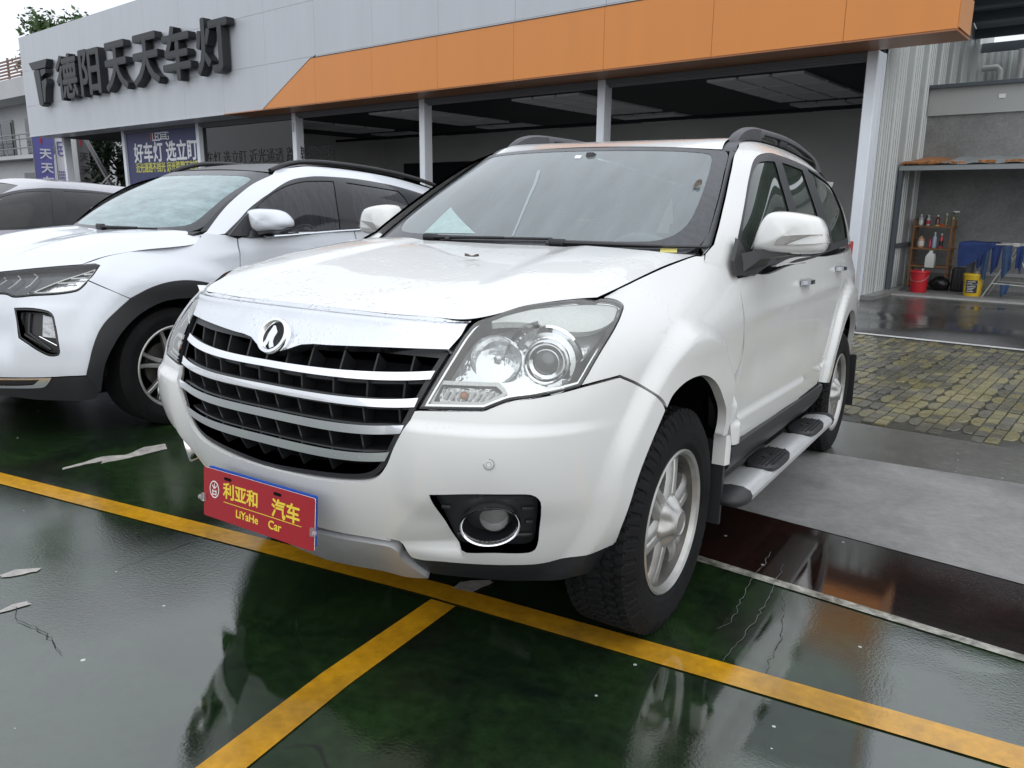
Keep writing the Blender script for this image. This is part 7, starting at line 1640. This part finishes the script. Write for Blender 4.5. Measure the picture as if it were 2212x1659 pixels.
MB().rings(rs,False,False,False).build('roof',SIL,c3,True,60)
f0=GH3(np.array([[-.98,.02]]))[0]; f1=GH3(np.array([[-.98,.565]]))[0]
MB().rings([[(XC3+(f0[0]-XC3)*t,f0[1]-.12*(1-t*t),f0[2]) for t in np.linspace(-1,1,9)],[(XC3+(f1[0]-XC3)*t,f1[1]-.06*(1-t*t),f1[2]+.02*(1-t*t)) for t in np.linspace(-1,1,9)]],False,False,False).build('windscreen',TINT3,c3,True)
f0=GH3(np.array([[2.0,.02]]))[0]; f1=GH3(np.array([[2.0,.565]]))[0]
MB().rings([[(XC3+(f0[0]-XC3)*t,f0[1]+.12*(1-t*t),f0[2]) for t in np.linspace(-1,1,9)],[(XC3+(f1[0]-XC3)*t,f1[1]+.06*(1-t*t),f1[2]+.02*(1-t*t)) for t in np.linspace(-1,1,9)]],False,False,False).build('rear_window',TINT3,c3,True)
for x,y in ((.78,-1.25),(-.78,-1.25),(.78,1.45),(-.78,1.45)): make_wheel('wheel',c3,(XC3+x,y,.33),x<0,rad=.33,width=.21,rr=.225,nsp=5,style=1,tread=False)
for o in bpy.data.objects:
    if o.parent==c3 and o not in _pre: o.matrix_parent_inverse=Matrix.Translation((-XC3,0,0))

# ================================================================== beyond the showroom's far end
CREAM=M_('house_render',(.50,.51,.52),rough=.8,var=.06,vscale=.8); HDARK=M_('house_glass',(.015,.018,.02),rough=.15); RAILM=M_('house_rail',(.22,.23,.23),rough=.4,metal=.5); SLAT=M_('roof_slat',(.22,.13,.10),rough=.7)
hs_=empty('terrace_house',mat=BM,label='cream two-storey house with balcony and rooftop slat rail behind the showroom',cat='house')
HB=lambda a,b,n,m:MB().box(a,b).build(n,m,hs_)
HB((-62,13.3,-.1),(-42.6,22,7.45),'wall',CREAM)
HB((-62,11.9,6.62),(-42.7,13.28,7.52),'parapet',CREAM)
HB((-62,11.9,3.55),(-42.7,13.28,3.74),'balcony_floor',CREAM)
HB((-62,12.6,-.1),(-42.7,13.28,3.54),'porch_wall',CREAM)
for x0,x1 in ((-47.4,-44.75),(-44.0,-42.9),(-52.5,-49.5)):
    fr=HB((x0-.12,13.20,3.76),(x1+.12,13.28,5.85),'door_frame',RAILM); HB((x0,13.15,3.78),((x0+x1)/2-.04,13.19,5.73),'door_pane',HDARK); HB(((x0+x1)/2+.04,13.15,3.78),(x1,13.19,5.73),'door_pane',HDARK)
HB((-46.6,12.54,2.15),(-43.0,12.58,2.88),'window',HDARK)
for z in (4.10,4.55,4.78): MB().tube([(-62,11.97,z),(-42.8,11.97,z)],.035,8).build('balcony_rail',RAILM,hs_,True)
for k in range(10): MB().tube([(-43.2-1.9*k,11.97,3.74),(-43.2-1.9*k,11.97,4.8)],.03,8).build('baluster',RAILM,hs_,True)
for k in range(6): HB((-62,12.0,7.60+.16*k),(-43.2,12.05,7.68+.16*k),'roof_slat',SLAT)
for k in range(8): HB((-43.4-2.4*k,12.06,7.50),(-43.3-2.4*k,12.14,8.62),'slat_post',SLAT)
an=empty('white_outbuilding',mat=BM,label='plain pale outbuilding wall seen under the showroom fascia end',cat='building')
MB().box((-42.4,14.2,-.1),(-33.0,20,4.9)).build('wall',CREAM,an); MB().box((-42.5,14.1,4.9),(-32.9,20.1,5.1)).build('roof_slab',CREAM,an)
MB().box((-40.0,14.14,.0),(-38.9,14.19,2.2)).build('door',M_('annex_door',(.2,.21,.22)),an)
# strut propping the far corner
o=MB().tube([(-32.75,10.0,4.1),(-29.3,10.0,.75)],.09,8).build('strut',M_('strut_grey',(.16,.16,.165),rough=.5,metal=.4),None,True); o.matrix_world=BM; tag(o,'dark slanted steel strut under the showroom fascia end','strut')
o=MB().tube([(-30.7,9.6,2.05),(-29.7,9.6,2.45)],.025,6).build('white_rod',M_('rod_white',(.7,.7,.68)),None,True); o.matrix_world=BM; tag(o,'short thin pale rod sticking out beside the slanted strut','rod')
# feather flags, facing the lot
PUR=M_('flag_purple',(.12,.12,.36),rough=.7); FWH=M_('flag_white',(.66,.66,.72),rough=.7); FGR=M_('flag_grey',(.13,.13,.135),rough=.7); FRD=M_('flag_red',(.45,.03,.05),rough=.7); FDK=M_('flag_dark',(.05,.05,.055),rough=.7)
import mathutils
def flag(name,label,x,y,w0,w1,z0,z1,mat,face=-35):
    Mx=BM@Matrix.Translation((x,y,0))@Matrix.Rotation(R_(face),4,'Z'); e=empty(name,label=label,cat='flag',mat=Mx)
    n=14; rs=[]
    for i in range(n+1):
        z=z0+(z1-z0)*i/n; w_=w0+(w1-w0)*i/n; row=[]
        for j in range(9): t=j/8; row.append((w_*t-.0,.05*math.sin(3*t+2*i/n)*t,z))
        rs.append(row)
    V=[p for r in rs for p in r]; F=[(i*9+j,i*9+j+1,(i+1)*9+j+1,(i+1)*9+j) for i in range(n) for j in range(8)]
    k0=len(V); V+=[(x,y+.012,z) for x,y,z in V]; F+=[tuple(reversed([q+k0 for q in f])) for f in F]
    mesh('flag_cloth',V,F,mat,e,True)
    MB().tube([(0,.006,0),(0,.006,z1+.1)],.02,8).build('pole',RAILM,e,True)
    return e
Tf=lambda x,y,z:Matrix(((1,0,0,x),(0,0,-1,y),(0,1,0,z),(0,0,0,1)))
fg=flag('feather_flag','purple feather flag with white characters at the showroom far end',-35.27,8.97,.60,.82,.6,4.6,PUR,70)
for ch,z in (('天',3.20),('天',2.62),('车',2.05),('灯',1.48)): text_bold('flag_lettering',ch,.46,.004,FWH,Tf(.22,-.03,z),fg,.012)
MB().box((.30,-.035,3.78),(.36,-.03,4.2)).build('flag_mark',FRD,fg)
fg=flag('feather_flag','white feather flag with purple lettering beside the purple one',-34.97,9.74,.34,.34,.6,4.6,FWH,70)
text_bold('flag_lettering','LED',.36,.004,PUR,Tf(.08,-.03,3.9)@Matrix.Rotation(R_(-90),4,'Z'),fg,.008)
for k in range(8):
    for j in range(4): MB().box((.04+.07*j,-.034,2.6-.12*k),(.04+.07*j+.045,-.029,2.67-.12*k)).build('flag_mark',PUR,fg)
fg=flag('feather_flag','grey feather flag with red tip and dark characters near the strut',-34.67,10.51,.40,.46,.6,4.8,FGR,70)
MB().box((.10,-.035,3.75),(.17,-.03,4.5)).build('flag_mark',FRD,fg)
for ch,z in (('天',3.15),('天',2.6),('车',2.05)): text_bold('flag_lettering',ch,.40,.004,FDK,Tf(.04,-.03,z),fg,.010)
# trees
BARK=M_('bark',(.06,.045,.035),rough=.9,bump=.5,bscale=20)
def leafmat(n,c): return M_(n,c,rough=.55,var=.55,vscale=1.2)
def tree(name,label,base,h,crown,n,ls,mat,seed,group=None):
    r_=random.Random(seed); e=empty(name,label=label,cat='tree',group=group,mat=BM@Matrix.Translation(base))
    t=MB(); t.tube([(0,0,0),(.05*h*.3,0,h*.3),(0,.03*h,h*.62)],[.035*h,.026*h,.014*h],8); lb=[]
    (cx,cy,cz),(rx,ry,rz)=crown
    cl=[]
    for k in range(26):
        while True:
            u=[r_.uniform(-1,1) for _ in range(3)]
            if sum(a*a for a in u)<1: break
        cl.append((cx+u[0]*rx,cy+u[1]*ry,cz+u[2]*rz,r_.uniform(.22,.42)))
    for (x,y,z,s) in cl[:12]: t.tube([(0,.02*h,h*.5),(x*.5,y*.5,(z+h*.5)/2+.2),(x,y,z)],[.012*h,.007*h,.003*h],6)
    t.build('trunk',BARK,e,True,60)
    V=[];F=[]
    for k in range(n):
        x,y,z,s=cl[r_.randrange(len(cl))]
        while True:
            u=[r_.uniform(-1,1) for _ in range(3)]
            d=sum(a*a for a in u)
            if d<1: break
        q=s*(.5+.5*r_.random())*1.25
        c=Vector((x+u[0]*rx*q,y+u[1]*ry*q,z+u[2]*rz*q)); a=Vector((r_.gauss(0,1),r_.gauss(0,1),r_.gauss(0,.6))).normalized(); b=a.orthogonal().normalized(); b=(b+a.cross(b)*r_.uniform(-1,1)).normalized()
        l=ls*r_.uniform(.6,1.3); i=len(V); V+=[c-a*l,c+b*l*.45,c+a*l,c-b*l*.45]; F.append((i,i+1,i+2,i+3))
    mesh('crown',V,F,mat,e)
    return e
tree('broadleaf_tree','green broadleaf tree rising behind the far end of the grey fascia',(-49.5,17,0),11.5,((0,0,9.6),(3.6,2.6,2.3)),9000,.17,leafmat('leaf_fresh',(.055,.105,.030)),5)
tree('dark_tree','dark evergreen tree between the blue banner and the outbuilding',(-35.0,12.4,0),5.2,((.2,0,3.3),(1.9,1.3,2.4)),7000,.12,leafmat('leaf_dark',(.016,.034,.014)),9)
tree('small_tree','small tree top beside the rooftop rail of the house',(-50.5,20,0),9.6,((0,0,8.4),(1.2,1.2,1.6)),2500,.15,leafmat('leaf_mid',(.035,.06,.025)),11)
up_=empty('utility_mast',mat=BM@Matrix.Translation((-58,26,0)),label='thin pale mast with wires above the house roof',cat='mast')
MB().tube([(0,0,0),(0,0,14.2)],.11,8).build('pole',M_('mast_pale',(.5,.5,.5)),up_,True)
for z,s in ((13.9,.5),(13.3,.9),(12.9,.2)): MB().tube([(-40,6,z+s),(-20,3,z-.3),(0,0,z),(9,-.6,z-.1)],.03,5).build('wire',M_('wire_dark',(.12,.12,.13)),up_)
